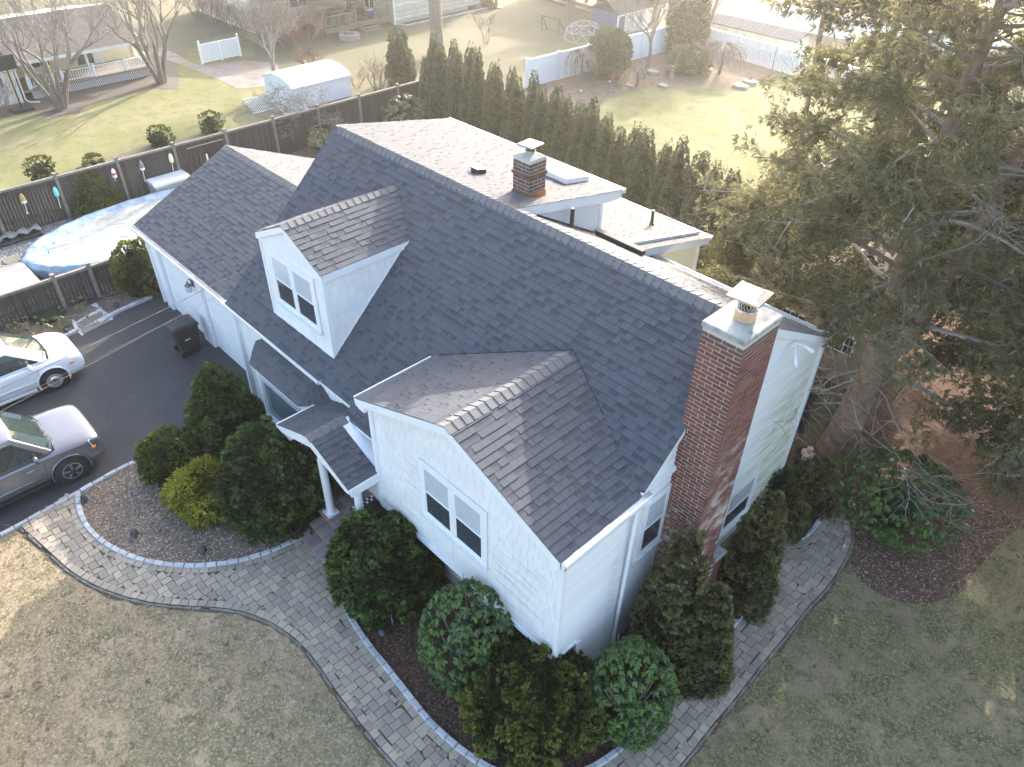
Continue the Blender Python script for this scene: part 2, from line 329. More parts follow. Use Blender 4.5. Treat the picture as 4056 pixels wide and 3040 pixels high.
# --- front gable roof
Le=2.476; sl_=math.atan(.907/2.304); sl2=math.atan(.907/2.356)
deck_pts=[(-8.64,3.985),(-6.304,4.885),(-4.02,3.985)]
groof=deck(deck_pts,.07,(0,4.985,0),ex,ez,ey,2.75)
Br=Vector((-math.cos(sl_),0,math.sin(sl_))); Bl=Vector((math.cos(sl2),0,math.sin(sl2)))
yv=lambda z:yE+(z-zE)/S
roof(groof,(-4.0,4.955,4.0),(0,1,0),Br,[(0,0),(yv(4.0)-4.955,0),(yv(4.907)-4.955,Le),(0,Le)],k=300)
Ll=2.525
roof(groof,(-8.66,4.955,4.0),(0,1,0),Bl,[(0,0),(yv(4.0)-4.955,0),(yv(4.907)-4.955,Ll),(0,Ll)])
ridge_caps(groof,(-6.304,4.95,4.88),(-6.304,yv(4.907)-.02,4.88),-Br,-Bl,step=.16)
mb=MB(); q=[(-8.66,3.985),(-6.304,4.89),(-4.0,3.985)]; mb.prism(q+[(a,b-.15) for a,b in reversed(q)],(0,4.955,0),ex,ez,ey,.03); hp('rake_board',mb,'white',groof)
mb=MB(); mb.prism([(-8.66,3.98),(-8.40,3.98),(-8.40,3.84),(-8.55,3.84),(-8.66,3.90)],(0,4.94,0),ex,ez,ey,.22); hp('eave_return',mb,'white',groof)
mb=MB(); mb.prism([(-4.0,3.98),(-4.16,3.98),(-4.16,3.80),(-4.04,3.80),(-4.0,3.90)],(0,4.945,0),ex,ez,ey,.2); hp('eave_return',mb,'white',groof)
M_['mesh']=mat('gutter_guard_mesh',(.30,.31,.32),(.62,.63,.64),rough=.35,metal=.6,scale=90,detail=1,bump=.6,bscale=90)
g=gutter(groof,(-4.02,4.97,3.985),(-4.02,6.86,3.985),(1,0,0),.11)
mb=MB(); mb.obox((-4.03,4.98,3.992),(0,1.87,0),(.11,0,-.006),(0,0,.006)); mb.build('gutter_guard',M_['mesh'],g)
gutter(groof,(-8.63,4.97,3.985),(-8.63,6.62,3.985),(-1,0,0),.09)
def down(par,pts,wd=.075,dp=.055):
    mb=MB()
    for a,b in zip(pts[:-1],pts[1:]): mb.bar(a,b,wd,dp)
    return hp('downspout',mb,'white',par,bevel=.008)
down(house,[(-3.93,6.80,3.92),(-4.0,6.62,3.80),(-4.02,6.60,.15)]); 
down(house,[(-14.44,5.53,2.7),(-14.44,5.53,.1)])
# valleys: dark lines
def valley(par,a,b,r=.008):
    mb=MB(); mb.tube([a,b],r,5); hp('valley_edge',mb,'valley',par)
valley(groof,(-4.05,yv(4.0),4.012),(-6.304,yv(4.907),4.92)); valley(groof,(-8.6,yv(4.03),4.04),(-6.304,yv(4.907),4.92))
# --- windows
def window(par,O,U,V,N,w,h,n=2,trim=.10,blind=.45,sill=True,casing=.03,name='window'):
    """O lower-left of the trimmed opening; U across, V up, N outward; n double-hung units"""
    O,U,V,N=Vector(O),Vector(U),Vector(V),Vector(N)
    fr=MB(); c=casing
    def bx(mb,u0,u1,v0,v1,n0,n1): mb.obox(O+U*u0+V*v0+N*n0,U*(u1-u0),V*(v1-v0),N*(n1-n0))
    bx(fr,0,trim,0,h,0,c);bx(fr,w-trim,w,0,h,0,c);bx(fr,trim,w-trim,h-trim,h,0,c);bx(fr,trim,w-trim,0,trim*.6,0,c)
    iw=w-2*trim; uw=(iw-(n-1)*trim*.9)/n
    for k in range(1,n): x=trim+k*uw+(k-1)*trim*.9; bx(fr,x,x+trim*.9,trim*.6,h-trim,0,c)
    wn=hp(name,fr,'white',par,bevel=.004)
    for k in range(n):
        x=trim+k*(uw+trim*.9); v0=trim*.6; v1=h-trim; vm=(v0+v1)/2
        dk=MB(); bx(dk,x,x+uw,v0,v1,-.02,.0); dk.build('reveal',M_['dark'],wn)
        for (a,b,dn) in ((v0,vm+.015,.004),(vm-.015,v1,.014)):
            s=MB(); t=.035; bx(s,x,x+t,a,b,dn,dn+.016);bx(s,x+uw-t,x+uw,a,b,dn,dn+.016);bx(s,x+t,x+uw-t,a,a+t,dn,dn+.016);bx(s,x+t,x+uw-t,b-t,b,dn,dn+.016)
            s.build('sash',M_['white'],wn)
            p=MB(); bx(p,x+t,x+uw-t,a+t,b-t,dn+.004,dn+.008)
            p.build('pane',M_['blind'] if (dn>.01 and blind) else M_['glass'],wn)
    if sill:
        s=MB(); bx(s,-.02,w+.02,-.05,.0,0,c+.035); s.build('sill',M_['stonewhite'],wn)
    return wn
M_['stonewhite']=mat('painted_sill',(.55,.60,.64),(.78,.80,.82),rough=.5,scale=14)
window(gab,(-7.22,5.125,2.28),ex,ez,(0,-1,0),1.62,1.27)
window(house,(-4.075,6.90,2.32),ey,ez,ex,.72,1.30,n=1)
window(house,(-4.075,9.85,.45),ey,ez,ex,1.1,1.15,n=1)
# --- gabled dormer
dz=5.08;pz=5.64;dxl,dxr,dpx=-12.97,-10.78,-11.87
mb=MB(); mb.prism([(dxl,3.18),(dxr,3.18),(dxr,dz-.03),(dpx,pz-.06),(dxl,dz-.03)],(0,5.87,0),ex,ez,ey,2.55); dorm=hp('dormer',mb,'white')
course_parts('shake',dorm,'shake',(0,5.868,0),ex,ez,(0,-1,0),[(dxl,3.2),(dxr,3.2),(dxr,dz-.04),(dpx,pz-.08),(dxl,dz-.04)],.165,(.15,.28),(.008,.014),gap=.005,k=200)
course_parts('shake',dorm,'shake',(dxr+.002,0,0),ey,ez,ex,[(5.88,3.24),(7.82,5.02),(5.88,5.02)],.165,(.15,.28),(.008,.014),gap=.005,k=200)
dro=deck([(dxl-.06,dz-.02),(dpx,pz-.015),(dxr+.06,dz-.02)],.06,(0,5.83,0),ex,ez,ey,2.6)
sd=math.atan((pz-dz)/(dxr+.06-dpx)); Ld=(dxr+.06-dpx)/math.cos(sd)
Bdr=Vector((-math.cos(sd),0,math.sin(sd)));Bdl=Vector((math.cos(sd),0,math.sin(sd)))
roof(dro,(dxr+.06,5.80,dz),(0,1,0),Bdr,[(0,0),(yv(dz)-5.8,0),(yv(pz)-5.8,Ld),(0,Ld)],k=0)
roof(dro,(dxl-.06,5.80,dz),(0,1,0),Bdl,[(0,0),(yv(dz)-5.8,0),(yv(pz)-5.8,Ld),(0,Ld)])
ridge_caps(dro,(dpx,5.80,pz-.03),(dpx,yv(pz),pz-.03),-Bdr,-Bdl,step=.16,wd=.13)
mb=MB(); q=[(dxl-.06,dz-.02),(dpx,pz-.015),(dxr+.06,dz-.02)]; mb.prism(q+[(a,b-.13) for a,b in reversed(q)],(0,5.81,0),ex,ez,ey,.03)
mb.box((dxr+.01,5.84,dz-.16),(dxr+.05,7.75,dz-.03)); mb.box((dxl-.05,5.84,dz-.16),(dxl-.01,7.75,dz-.03)); hp('fascia',mb,'white',dro)
mb=MB(); mb.box((dxl-.02,5.83,3.16),(dxr+.02,5.88,3.24)); mb.box((dxr-.03,5.835,3.2),(dxr+.022,5.92,dz-.1)); mb.box((dxl-.022,5.835,3.2),(dxl+.03,5.92,dz-.1))
mb.obox((dxr+.002,5.86,fz(5.86)-.01),(0,1.95,1.95*S),(.016,0,0),(0,-.03,.03)); hp('trim_board',mb,'white',dorm)
window(dorm,(-12.70,5.855,3.66),ex,ez,(0,-1,0),1.62,1.20)
# --- shed dormer at the back
rs=.19; rz_=lambda y:zR+.012-rs*(y-yR); xs=-8.93
mb=MB(); mb.prism([(yR,rz_(yR)-.0),(12.0,rz_(12.0)),(12.0,rz_(12.0)-.10),(yR,rz_(yR)-.10)],(XL+.02,0,0),ey,ez,ex,xs-XL-.04); sro=hp('rear_roof',mb,'white')
bs=math.atan(rs); Ls=(12.02-yR)/math.cos(bs)
roof(sro,(XL,12.02,rz_(12.02)),(1,0,0),Vector((0,-math.cos(bs),math.sin(bs))),[(0,0),(xs-XL,0),(xs-XL,Ls-.02),(0,Ls-.02)],w=(.08,.19))
mb=MB(); mb.prism([(yR+.1,rz_(yR)-.2),(11.45,bz(11.45)-.1),(11.45,rz_(11.45)-.1),(yR+.1,rz_(yR+.1)-.1)],(XL+.1,0,0),ey,ez,ex,-9.02-XL-.1); hp('rear_dormer_wall',mb,'white')
mb=MB(); q=[(yR+.02,rz_(yR)-.012),(12.02,rz_(12.02)-.012)]; mb.prism(q+[(12.02,rz_(12.02)-.17),(11.6,rz_(11.6)-.22),(yR+.02,rz_(yR)-.19)],(xs-.04,0,0),ey,ez,ex,.035); hp('rake_board',mb,'white',sro)
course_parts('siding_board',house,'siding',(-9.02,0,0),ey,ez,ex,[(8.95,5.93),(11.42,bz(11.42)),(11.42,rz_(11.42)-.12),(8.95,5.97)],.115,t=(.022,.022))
mb=MB(); mb.box((-9.06,11.40,4.4),(-8.985,11.49,5.4)); hp('corner_board',mb,'white')
gutter(sro,(XL,12.0,rz_(12.0)+.0),(xs+.02,12.0,rz_(12.0)+.0),(0,1,0))
M_['flash']=mat('dark_flashing',(.03,.032,.035))
mb=MB(); mb.obox((-9.0,8.95,bz(8.95)+.015),(0,2.5,-2.5*S2),(.05,0,0),(0,0,.03)); hp('flashing',mb,'flash',sro)
# roof vent, skylight, plumbing pipes
mb=MB(); mb.obox((-10.95,9.62,rz_(9.62)),(.22,0,0),(0,.22,-.042),(0,0,.10)); v=hp('roof_vent',mb,'pipe',sro)
mb=MB(); mb.obox((-10.97,9.60,rz_(9.62)+.10),(.26,0,0),(0,.26,-.049),(0,0,.015)); mb.build('vent_cap',M_['steel'],v)
mb=MB(); mb.obox((-10.40,11.02,rz_(11.02)),(.78,0,0),(0,.72,-.137),(0,0,.13)); v=hp('skylight',mb,'white',sro,bevel=.02)
mb=MB(); mb.obox((-10.34,11.08,rz_(11.08)+.13),(.66,0,0),(0,.60,-.114),(0,0,.02)); mb.build('skylight_dome',M_['white'],v)
def pipe(par,x,y,z,h,r=.04):
    mb=MB(); mb.tube([(x,y,z-.02),(x,y,z+h)],r,10); mb.lathe((x,y,z-.02),[(r*2.2,0),(r*1.4,.06),(r,.08)],10); hp('vent_pipe',mb,'pipe',par)
pipe(main_roof,-8.78,10.3,bz(10.3),.42); 
# --- low rear extension
xe=-7.85; es=.25; e0=11.12; ezf=lambda y:bz(e0)-es*(y-e0)
mb=MB(); mb.prism([(e0,ezf(e0)),(14.0,ezf(14.0)),(14.0,ezf(14)-.12),(e0,ezf(e0)-.12)],(-14.2,0,0),ey,ez,ex,xe+14.2-.02); ero=hp('extension_roof',mb,'white')
Lx=(14.0-e0)/math.cos(math.atan(es)); bx_=math.atan(es)
roof(ero,(-14.2,14.02,ezf(14.02)),(1,0,0),Vector((0,-math.cos(bx_),math.sin(bx_))),[(0,0),(xe+14.2,0),(xe+14.2,Lx),(0,Lx)],w=(.08,.19))
mb=MB(); mb.prism([(12.1,0),(13.85,0),(13.85,ezf(13.85)-.1),(12.1,ezf(12.1)-.1)],(-14.0,0,0),ey,ez,ex,6.0); hp('extension_wall',mb,'yellow')
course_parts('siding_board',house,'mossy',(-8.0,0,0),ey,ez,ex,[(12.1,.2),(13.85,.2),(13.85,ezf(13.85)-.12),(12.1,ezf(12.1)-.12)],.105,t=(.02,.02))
mb=MB(); mb.prism([(11.3,ezf(11.3)-.01),(14.02,ezf(14.02)-.01),(14.02,ezf(14.02)-.16),(11.3,ezf(11.3)-.16)],(xe-.03,0,0),ey,ez,ex,.03); mb.box((-8.03,13.8,0),(-7.965,13.88,3.85)); hp('fascia',mb,'white',ero)
gutter(ero,(-14.2,14.0,ezf(14)+.01),(xe+.02,14.0,ezf(14)+.01),(0,1,0))
mb=MB(); mb.obox((-8.72,10.98,bz(10.98)+.01),(1.2,0,0),(0,.10,0),(0,0,.11)); hp('flashing_curb',mb,'flash',ero)
mb=MB(); mb.obox((-8.74,10.96,bz(10.98)+.12),(1.24,0,0),(0,.13,0),(0,0,.012)); hp('curb_cap',mb,'ridge',ero)
mb=MB(); mb.obox((-8.20,11.25,ezf(11.25)+.01),(.10,0,0),(0,2.7,-2.7*es),(0,0,.07)); hp('roof_batten',mb,'steeldull',ero) if 'steeldull' in M_ else hp('roof_batten',mb,'white',ero)
pipe(ero,-8.9,13.2,ezf(13.2),.36,.035)
# --- garage wing
gy,gzE=5.74,2.44; gyR,gzR=8.80,3.88; gs=(gzR-gzE)/(gyR-gy); gx0,gx1=-20.42,-14.5
mb=MB(); mb.prism([(6.03,0),(11.3,0),(11.3,2.66),(gyR,gzR-.12),(6.03,gzE)],(-20.33,0,0),ey,ez,ex,5.9); hp('garage_wall',mb,'white')
gr=deck([(gy,gzE-.012),(gyR,gzR-.015),(11.5,gzR-.42*2.7)],.10,(gx0+.02,0,0),ey,ez,ex,gx1-gx0-.0)
ga=math.atan(gs); Lg=(gyR-gy)/math.cos(ga)
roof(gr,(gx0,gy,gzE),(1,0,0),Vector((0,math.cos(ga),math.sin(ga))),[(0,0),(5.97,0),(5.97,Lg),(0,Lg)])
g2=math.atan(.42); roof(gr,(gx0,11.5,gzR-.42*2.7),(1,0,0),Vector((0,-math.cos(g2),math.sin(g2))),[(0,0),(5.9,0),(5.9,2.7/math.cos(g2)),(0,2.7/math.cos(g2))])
ridge_caps(gr,(gx1,gyR,gzR-.03),(gx0,gyR,gzR-.03),(0,-math.cos(ga),-math.sin(ga)),(0,math.cos(g2),-math.sin(g2)))
rake(gr,[(gy,gzE-.02),(gyR,gzR-.02),(11.5,gzR-.42*2.7-.02)],gx0,gx0+.03)
gutter(gr,(gx0-.02,gy+.02,gzE+.02),(-14.55,gy+.02,gzE+.02),(0,-1,0),.10)
def garage_door(x0,x1):
    mb=MB(); mb.box((x0,5.995,0),(x1,6.02,2.12)); d=hp('garage_door',mb,'white')
    for k in range(4):
        mb=MB(); mb.box((x0+.03,5.985,.02+k*.525),(x1-.03,6.0,.525+k*.525-.012)); mb.build('door_panel',M_['white'],d)
garage_door(-19.66,-17.80); garage_door(-17.18,-14.75)
mb=MB()
for x0,x1 in ((-20.33,-20.25),(-20.02,-19.68),(-17.78,-17.20)): mb.box((x0,5.90,0),(x1,6.03,2.35))
mb.box((-20.33,5.93,2.14),(-14.5,6.03,2.36)); mb.box((-20.36,5.97,0),(-20.3,6.1,2.4)); hp('garage_pilaster',mb,'white',bevel=.01)
course_parts('siding_board',house,'siding',(0,6.025,0),ex,ez,(0,-1,0),[(-20.3,.05),(-20.0,.05),(-20.0,2.3),(-20.3,2.3)],.12,t=(.012,.012),k=30)
# lantern on the garage
M_['bronze']=mat('lantern_metal',(.08,.09,.10),(.16,.17,.18),rough=.4,metal=.7)
lx,ly,lz=-17.50,5.78,1.82
mb=MB(); mb.box((lx-.05,5.86,lz-.02),(lx+.05,5.90,lz+.2)); mb.tube([(lx,5.88,lz+.12),(lx,5.80,lz+.22),(lx,5.76,lz+.16)],.01,6); mb.lathe((lx,5.76,lz-.12),[(.03,-.02),(.075,0),(.08,.16),(.10,.17),(.03,.25),(.01,.29)],6)
lan=hp('wall_lantern',mb,'bronze')
mb=MB(); mb.lathe((lx,5.76,lz-.10),[(.082,0),(.084,.13)],6); mb.build('lantern_glass',M_['blind'],lan)
# --- twin-head floodlight on the east rake
mb=MB(); mb.lathe((-3.99,10.55,4.78),[(.04,0),(.05,.02),(.03,.05)],10); mb.tube([(-3.99,10.55,4.82),(-3.93,10.50,4.80),(-3.87,10.42,4.72)],.012,6); mb.tube([(-3.99,10.58,4.82),(-3.93,10.66,4.80),(-3.86,10.74,4.74)],.012,6)
fl=hp('floodlight',mb,'white')
for a,b in (((-3.88,10.44,4.74),(-3.78,10.36,4.56)),((-3.88,10.72,4.76),(-3.75,10.82,4.66))):
    mb=MB(); a,b=Vector(a),Vector(b); mb.tube([a,a+(b-a)*.3,b],[.02,.032,.05],12); mb.build('lamp_head',M_['white'],fl,smooth=True)
# --- bay window
bz0,bzt=.75,2.24; by=5.17; bl,br_=-12.95,-11.15; wl,wr=-13.55,-10.72
def hull(mb,z0,z1,ins=0):
    q=[(wl+ins,5.6),(bl+ins*.6,by+ins),(br_-ins*.6,by+ins),(wr-ins,5.6)]; mb.prism(q,(0,0,z0),ex,ey,ez,z1-z0)
mb=MB(); hull(mb,0.35,bz0); bay=hp('bay_window',mb,'white')
mb=MB(); hull(mb,bz0+.06,bzt-.06,.05); mb.build('bay_pane',M_['bayglass'] if 'bayglass' in M_ else M_['glass'],bay)
mb=MB(); hull(mb,bzt-.50,bzt-.07,.045); mb.build('roller_shade',M_['blind'],bay)
mb=MB(); hull(mb,bz0,bz0+.06,-.04); hull(mb,bzt-.09,bzt,-.02)
for p in ((wl+.03,5.57),(bl,by),(br_,by),(wr-.03,5.57)): mb.box((p[0]-.05,p[1]-.015,bz0),(p[0]+.05,p[1]+.07,bzt))
mb.build('bay_frame',M_['white'],bay)
# hipped bay roof
o=.12; e=[Vector((wl-o,5.58,bzt)),Vector((bl-.06,by-o,bzt)),Vector((br_+.06,by-o,bzt)),Vector((wr+o,5.58,bzt))]
t0,t1=Vector((bl+.0,5.59,2.72)),Vector((br_+.0,5.59,2.72))
def slab(mb,pts,th=.03):
    v=[tuple(p) for p in pts]+[tuple(p-Vector((0,0,th))) for p in pts]; n=len(pts)
    return mb.add(v,[tuple(range(n)),tuple(range(2*n-1,n-1,-1))]+[(i,n+i,n+(i+1)%n,(i+1)%n) for i in range(n)])
mb=MB(); slab(mb,[e[0],e[1],t0]);slab(mb,[e[1],e[2],t1,t0]);slab(mb,[e[2],e[3],t1]); bro=mb.build('bay_roof',M_['white'],bay)
def roof3(par,p0,p1,top,k=0,e_=.127):   # shingle a flat facet given eave points and top points
    A=(p1-p0); La=A.length; A.normalize(); q=top[0]-p0; Bq=(q-A*q.dot(A)); Lq=Bq.length; Bq.normalize()
    poly=[(0,0),(La,0)]+[((t-p0).dot(A),(t-p0).dot(Bq)) for t in top]
    mb=MB(); strips(mb,p0,A,Bq,nrm(A,Bq),poly,e_,(.09,.24),(.004,.012),gap=.002,top=.001,band=True); o_=mb.build('shingles',M_['shingle'],par); o_['kind']='stuff'
roof3(bay,e[0],e[1],[t0]); roof3(bay,e[1],e[2],[t1,t0]); roof3(bay,e[2],e[3],[t1])
# --- entrance porch
pf=.45
M_['step']=mat('stone_tread',(.16,.13,.13),(.30,.25,.235),rough=.85,var=1,vmix=.8,scale=12,bump=.3,bscale=50)
M_['steprise']=mat('brick_riser',(.22,.09,.07),(.34,.17,.13),rough=.9,var=1,vmix=.7)
mb=MB(); mb.box((-10.0,4.56,0),(-8.3,5.6,pf-.05)); por=hp('porch',mb,'steprise')
for i,(y0,z) in enumerate(((4.0,.15),(4.27,.30))):
    mb=MB(); mb.box((-9.97,y0+.02,z-.15),(-8.25,4.60,z-.045)); mb.build('riser',M_['steprise'],por)
    x=-9.99
    while x<-8.3:
        w_=.092; mb=MB(); mb.box((x,y0,z-.045),(x+w_-.0015,y0+.30,z)); x+=w_; mb.build('tread_brick',M_['step'],por,bevel=.004)
x=-10.02
while x<-8.35:
    mb=MB(); mb.box((x,4.54,pf-.045),(x+.0905,4.84,pf)); mb.build('tread_brick',M_['step'],por,bevel=.004); x+=.092
y=4.85;r=0
while y<5.58:
    x=-10.02+(0 if r%2 else -.09); r+=1
    while x<-8.4:
        w_=random.choice((.15,.2,.26)); mb=MB(); mb.box((max(x,-10.02),y,pf-.045),(x+w_-.008,min(y+.142,5.59),pf-.002+random.random()*.003)); x+=w_; mb.build('paver',M_['step'],por,bevel=.004)
    y+=.15
def column(x,y,z0,z1):
    mb=MB(); mb.lathe((x,y,z0),[(.10,.03),(.105,.045),(.10,.06),(.088,.065),(.088,.08),(.078,.09),(.080,.3),(.074,z1-z0-.1),(.085,z1-z0-.07),(.09,z1-z0)],24); c=mb.build('column',M_['white'],por,smooth=True)
    mb=MB(); mb.box((x-.125,y-.125,z0),(x+.125,y+.125,z0+.035)); mb.build('plinth',M_['white'],c,bevel=.005)
column(-9.80,4.70,pf,2.10); column(-8.62,4.70,pf,2.10)
pz_=2.76;pe=2.27;pl,prr,pm=-10.86,-8.49,-9.655
mb=MB(); q=[(pl+.02,pe-.012),(pm,pz_-.015),(prr-.02,pe-.012)]; mb.prism(q+[(a,b-.07) for a,b in reversed(q)],(0,4.50,0),ex,ez,ey,1.15); pr_=hp('porch_roof',mb,'white',por)
mb=MB(); q=[(pl,pe-.01),(pm,pz_-.01),(prr,pe-.01)]; mb.prism(q+[(prr,pe-.11),(prr-.12,pe-.14),(pm,pz_-.26),(pl+.12,pe-.14),(pl,pe-.11)],(0,4.47,0),ex,ez,ey,.04); mb.build('porch_gable_board',M_['white'],por)
mb=MB(); mb.box((-9.92,4.60,2.06),(-8.5,4.80,2.2)); mb.box((-9.92,4.6,2.06),(-9.72,5.6,2.2)); mb.box((pl+.1,4.52,2.02),(-10.55,4.9,2.16)); mb.build('porch_beam',M_['white'],por)
mb=MB(); mb.box((-8.52,4.50,2.08),(-8.46,5.12,2.27)); mb.build('fascia',M_['white'],por)
pa=math.atan((pz_-pe)/(prr-pm)); pb=math.atan((pz_-pe)/(pm-pl))
for O,B_,LL,y1,kk in (((prr,4.455,pe),Vector((-math.cos(pa),0,math.sin(pa))),(prr-pm)/math.cos(pa),5.12,90),((pl,4.455,pe),Vector((math.cos(pb),0,math.sin(pb))),(pm-pl)/math.cos(pb),5.6,0)):
    mb=MB(); strips(mb,O,(0,1,0),B_,nrm((0,1,0),B_),[(0,0),(y1-4.455,0),(y1-4.455,LL),(0,LL)],.127,(.08,.18),(.004,.012),gap=.002,top=.001,band=True); o_=mb.build('shingles',M_['shingle'],por); o_['kind']='stuff'
ridge_caps(por,(pm,4.45,pz_-.03),(pm,5.3,pz_-.03),(math.cos(pa),0,-math.sin(pa)),(-math.cos(pb),0,-math.sin(pb)),wd=.13)
mb=MB(); mb.obox((pl-.05,4.46,pe-.09),(0,1.2,0),(.06,0,0),(0,0,.09)); mb.build('porch_gutter',M_['white'],por)
# small patch of roof right of the porch ridge, under the gable's eave
mb=MB(); strips(mb,(-9.75,5.30,2.70),(1,0,0),B,N,[(0,0),(1.25,0),(1.25,.35),(0,.35)],.127,(.08,.18),(.006,.019),band=True); o_=mb.build('shingles',M_['shingle'],por); o_['kind']='stuff'
mb=MB(); mb.obox((-9.75,5.32,2.66),(1.2,0,0),(0,.3,.28),(0,0,-.05)); mb.build('roof_deck_patch',M_['white'],por)
# front door (in the recess)
mb=MB(); mb.box((-9.5,5.585,pf),(-8.7,5.61,pf+1.75)); dr=hp('front_door',mb,'white')
mb=MB(); mb.tube([(-8.82,5.57,pf+.85),(-8.82,5.54,pf+.85)],.025,8); mb.build('door_knob',M_['steel'],dr)
# --- brick chimneys
def chimney(par,x0,x1,y0,y1,z0,z1,m,k,ch=.0705,bl=.205,core='mortar',corbel=False):
    mb=MB(); mb.box((x0+.002,y0+.002,z0),(x1-.002,y1-.002,z1)); c=mb.build('chimney',M_[core],par)
    b=MB(); n=int((z1-z0)/ch); g=.011
    for i in range(n):
        z=z0+i*ch; off=(i%2)*.5
        grow=.025 if corbel and i==n-4 else 0
        for face in range(4):
            L_=(x1-x0) if face%2==0 else (y1-y0); nb=max(1,round(L_/bl)); bw=L_/nb
            cuts=[0]+[ (q+off)*bw for q in range(0 if off else 1,nb)]+[L_]
            for c0,c1 in zip(cuts[:-1],cuts[1:]):
                if c1-c0<.02: continue
                a0=c0+(g/2 if c0>0 else 0); a1=c1-(g/2 if c1<L_ else 0); pr_=.0+random.random()*.003+grow; d=.05
                if face==0: b.box((x0+a0-grow,y0-pr_,z),(x0+a1+grow,y0+d,z+ch-g))
                elif face==1: b.box((x1-d,y0+a0-grow,z),(x1+pr_,y0+a1+grow,z+ch-g))
                elif face==2: b.box((x0+a0,y1-d,z),(x0+a1,y1+pr_,z+ch-g))
                else: b.box((x0-pr_,y0+a0,z),(x0+d,y0+a1,z+ch-g))
    vis=MB(); hid=MB()
    for q in b.p:
        xs_=[v[0] for v in q[0]]; ys_=[v[1] for v in q[0]]
        (vis if (min(ys_)<=y0+.001 or max(xs_)>=x1-.001) else hid).p.append(q)
    vis.pieces('brick',M_[m],c,k,'bricks'); o_=hid.build('bricks',M_[m],c); o_['kind']='stuff'
    return c
ch1=chimney(house,-4.08,-3.45,7.56,8.43,0,6.54,'brick',300)
mb=MB(); mb.box((-4.06,8.44,0),(-3.44,8.80,1.45)); mb.build('chimney_base',M_['mortar'],ch1)
b=MB()
for i in range(20):
    for q in range(2):
        y0_=8.44+q*.18+(.09 if i%2 else 0)-.0; b.box((-3.5,max(8.44,y0_-(.0)),i*.0705),(-3.435,min(y0_+.17,8.80),i*.0705+.06))
o_=b.build('bricks',M_['brick'],ch1); o_['kind']='stuff'
mb=MB(); mb.prism([(8.43,1.45),(8.84,1.45),(8.84,1.49),(8.43,1.62)],(-4.06,0,0),ey,ez,ex,.66); mb.build('stone_shoulder',M_['cap'],ch1)
mb=MB(); mb.box((-4.10,7.54,6.54),(-3.435,8.45,6.62)); mb.build('mortar_crown',M_['cap'],ch1,bevel=.015)
fx,fy=-3.76,8.02
mb=MB(); mb.lathe((fx,fy,6.60),[(.145,0),(.145,.17)],24); mb.build('flue',M_['clay'],ch1,smooth=False)
mb=MB(); mb.lathe((fx,fy,6.76),[(.155,0),(.158,.035),(.14,.04)],24); mb.build('flue_collar',M_['steel'],ch1)
mb=MB(); mb.lathe((fx,fy,6.79),[(.13,0),(.13,.18)],24); mb.build('flue_throat',M_['dark'],ch1)
mb=MB()
for i in range(20):
    t=2*math.pi*i/20; 
    for s_ in (1,-1): mb.tube([(fx+.14*math.cos(t),fy+.14*math.sin(t),6.79),(fx+.14*math.cos(t+s_*.5),fy+.14*math.sin(t+s_*.5),6.97)],.003,3,cap=False)
mb.build('spark_mesh',M_['steel'],ch1)
def capplate(par,x,y,z,w,h=.05,rz=0):
    c,s_=math.cos(rz),math.sin(rz); v=[]
    for a,b_,zz in ((-w,-w,0),(w,-w,0),(w,w,0),(-w,w,0),(-w*.5,-w*.5,h),(w*.5,-w*.5,h),(w*.5,w*.5,h),(-w*.5,w*.5,h),(-w,-w,-.03),(w,-w,-.03),(w,w,-.03),(-w,w,-.03)): v.append((x+a*c-b_*s_,y+a*s_+b_*c,z+zz))
    mb=MB(); mb.add(v,[(0,1,5,4),(1,2,6,5),(2,3,7,6),(3,0,4,7),(4,5,6,7),(8,9,1,0),(9,10,2,1),(10,11,3,2),(11,8,0,3),(11,10,9,8)]); return mb.build('chimney_cap',M_['steel'],par)
capplate(ch1,fx,fy,6.98,.225,.045,.1)
ch2=chimney(sro,-9.75,-9.31,9.63,10.06,5.75,6.58,'brickdark',120,corbel=True)
mb=MB(); mb.add([(-9.75,9.63,6.58),(-9.31,9.63,6.58),(-9.31,10.06,6.58),(-9.75,10.06,6.58),(-9.63,9.75,6.64),(-9.43,9.75,6.64),(-9.43,9.94,6.64),(-9.63,9.94,6.64)],[(0,1,5,4),(1,2,6,5),(2,3,7,6),(3,0,4,7),(4,5,6,7),(3,2,1,0)]); mb.build('mortar_crown',M_['cap'],ch2)
mb=MB(); mb.box((-9.765,9.615,5.78),(-9.295,10.075,5.93)); mb.build('copper_flashing',M_['copper'],ch2)
mb=MB(); mb.lathe((-9.53,9.845,6.62),[(.095,0),(.095,.07)],16); mb.build('flue_collar',M_['steel'],ch2)
mb=MB(); mb.lathe((-9.53,9.845,6.69),[(.09,0),(.09,.09)],16); mb.build('flue_throat',M_['dark'],ch2)
capplate(ch2,-9.53,9.845,6.81,.18,.04,.1)
# ---- chimney cricket glare patch has no object; power mast clamp on the left rake
mb=MB(); mb.tube([(-14.5,6.3,fz(6.3)+.02),(-14.55,6.15,fz(6.15)+.12),(-14.62,5.95,fz(5.95)+.14)],.006,6); mb.lathe((-14.62,5.95,fz(5.95)+.12),[(.015,0),(.02,.03),(.01,.06)],8); hp('service_clamp',mb,'pipe')

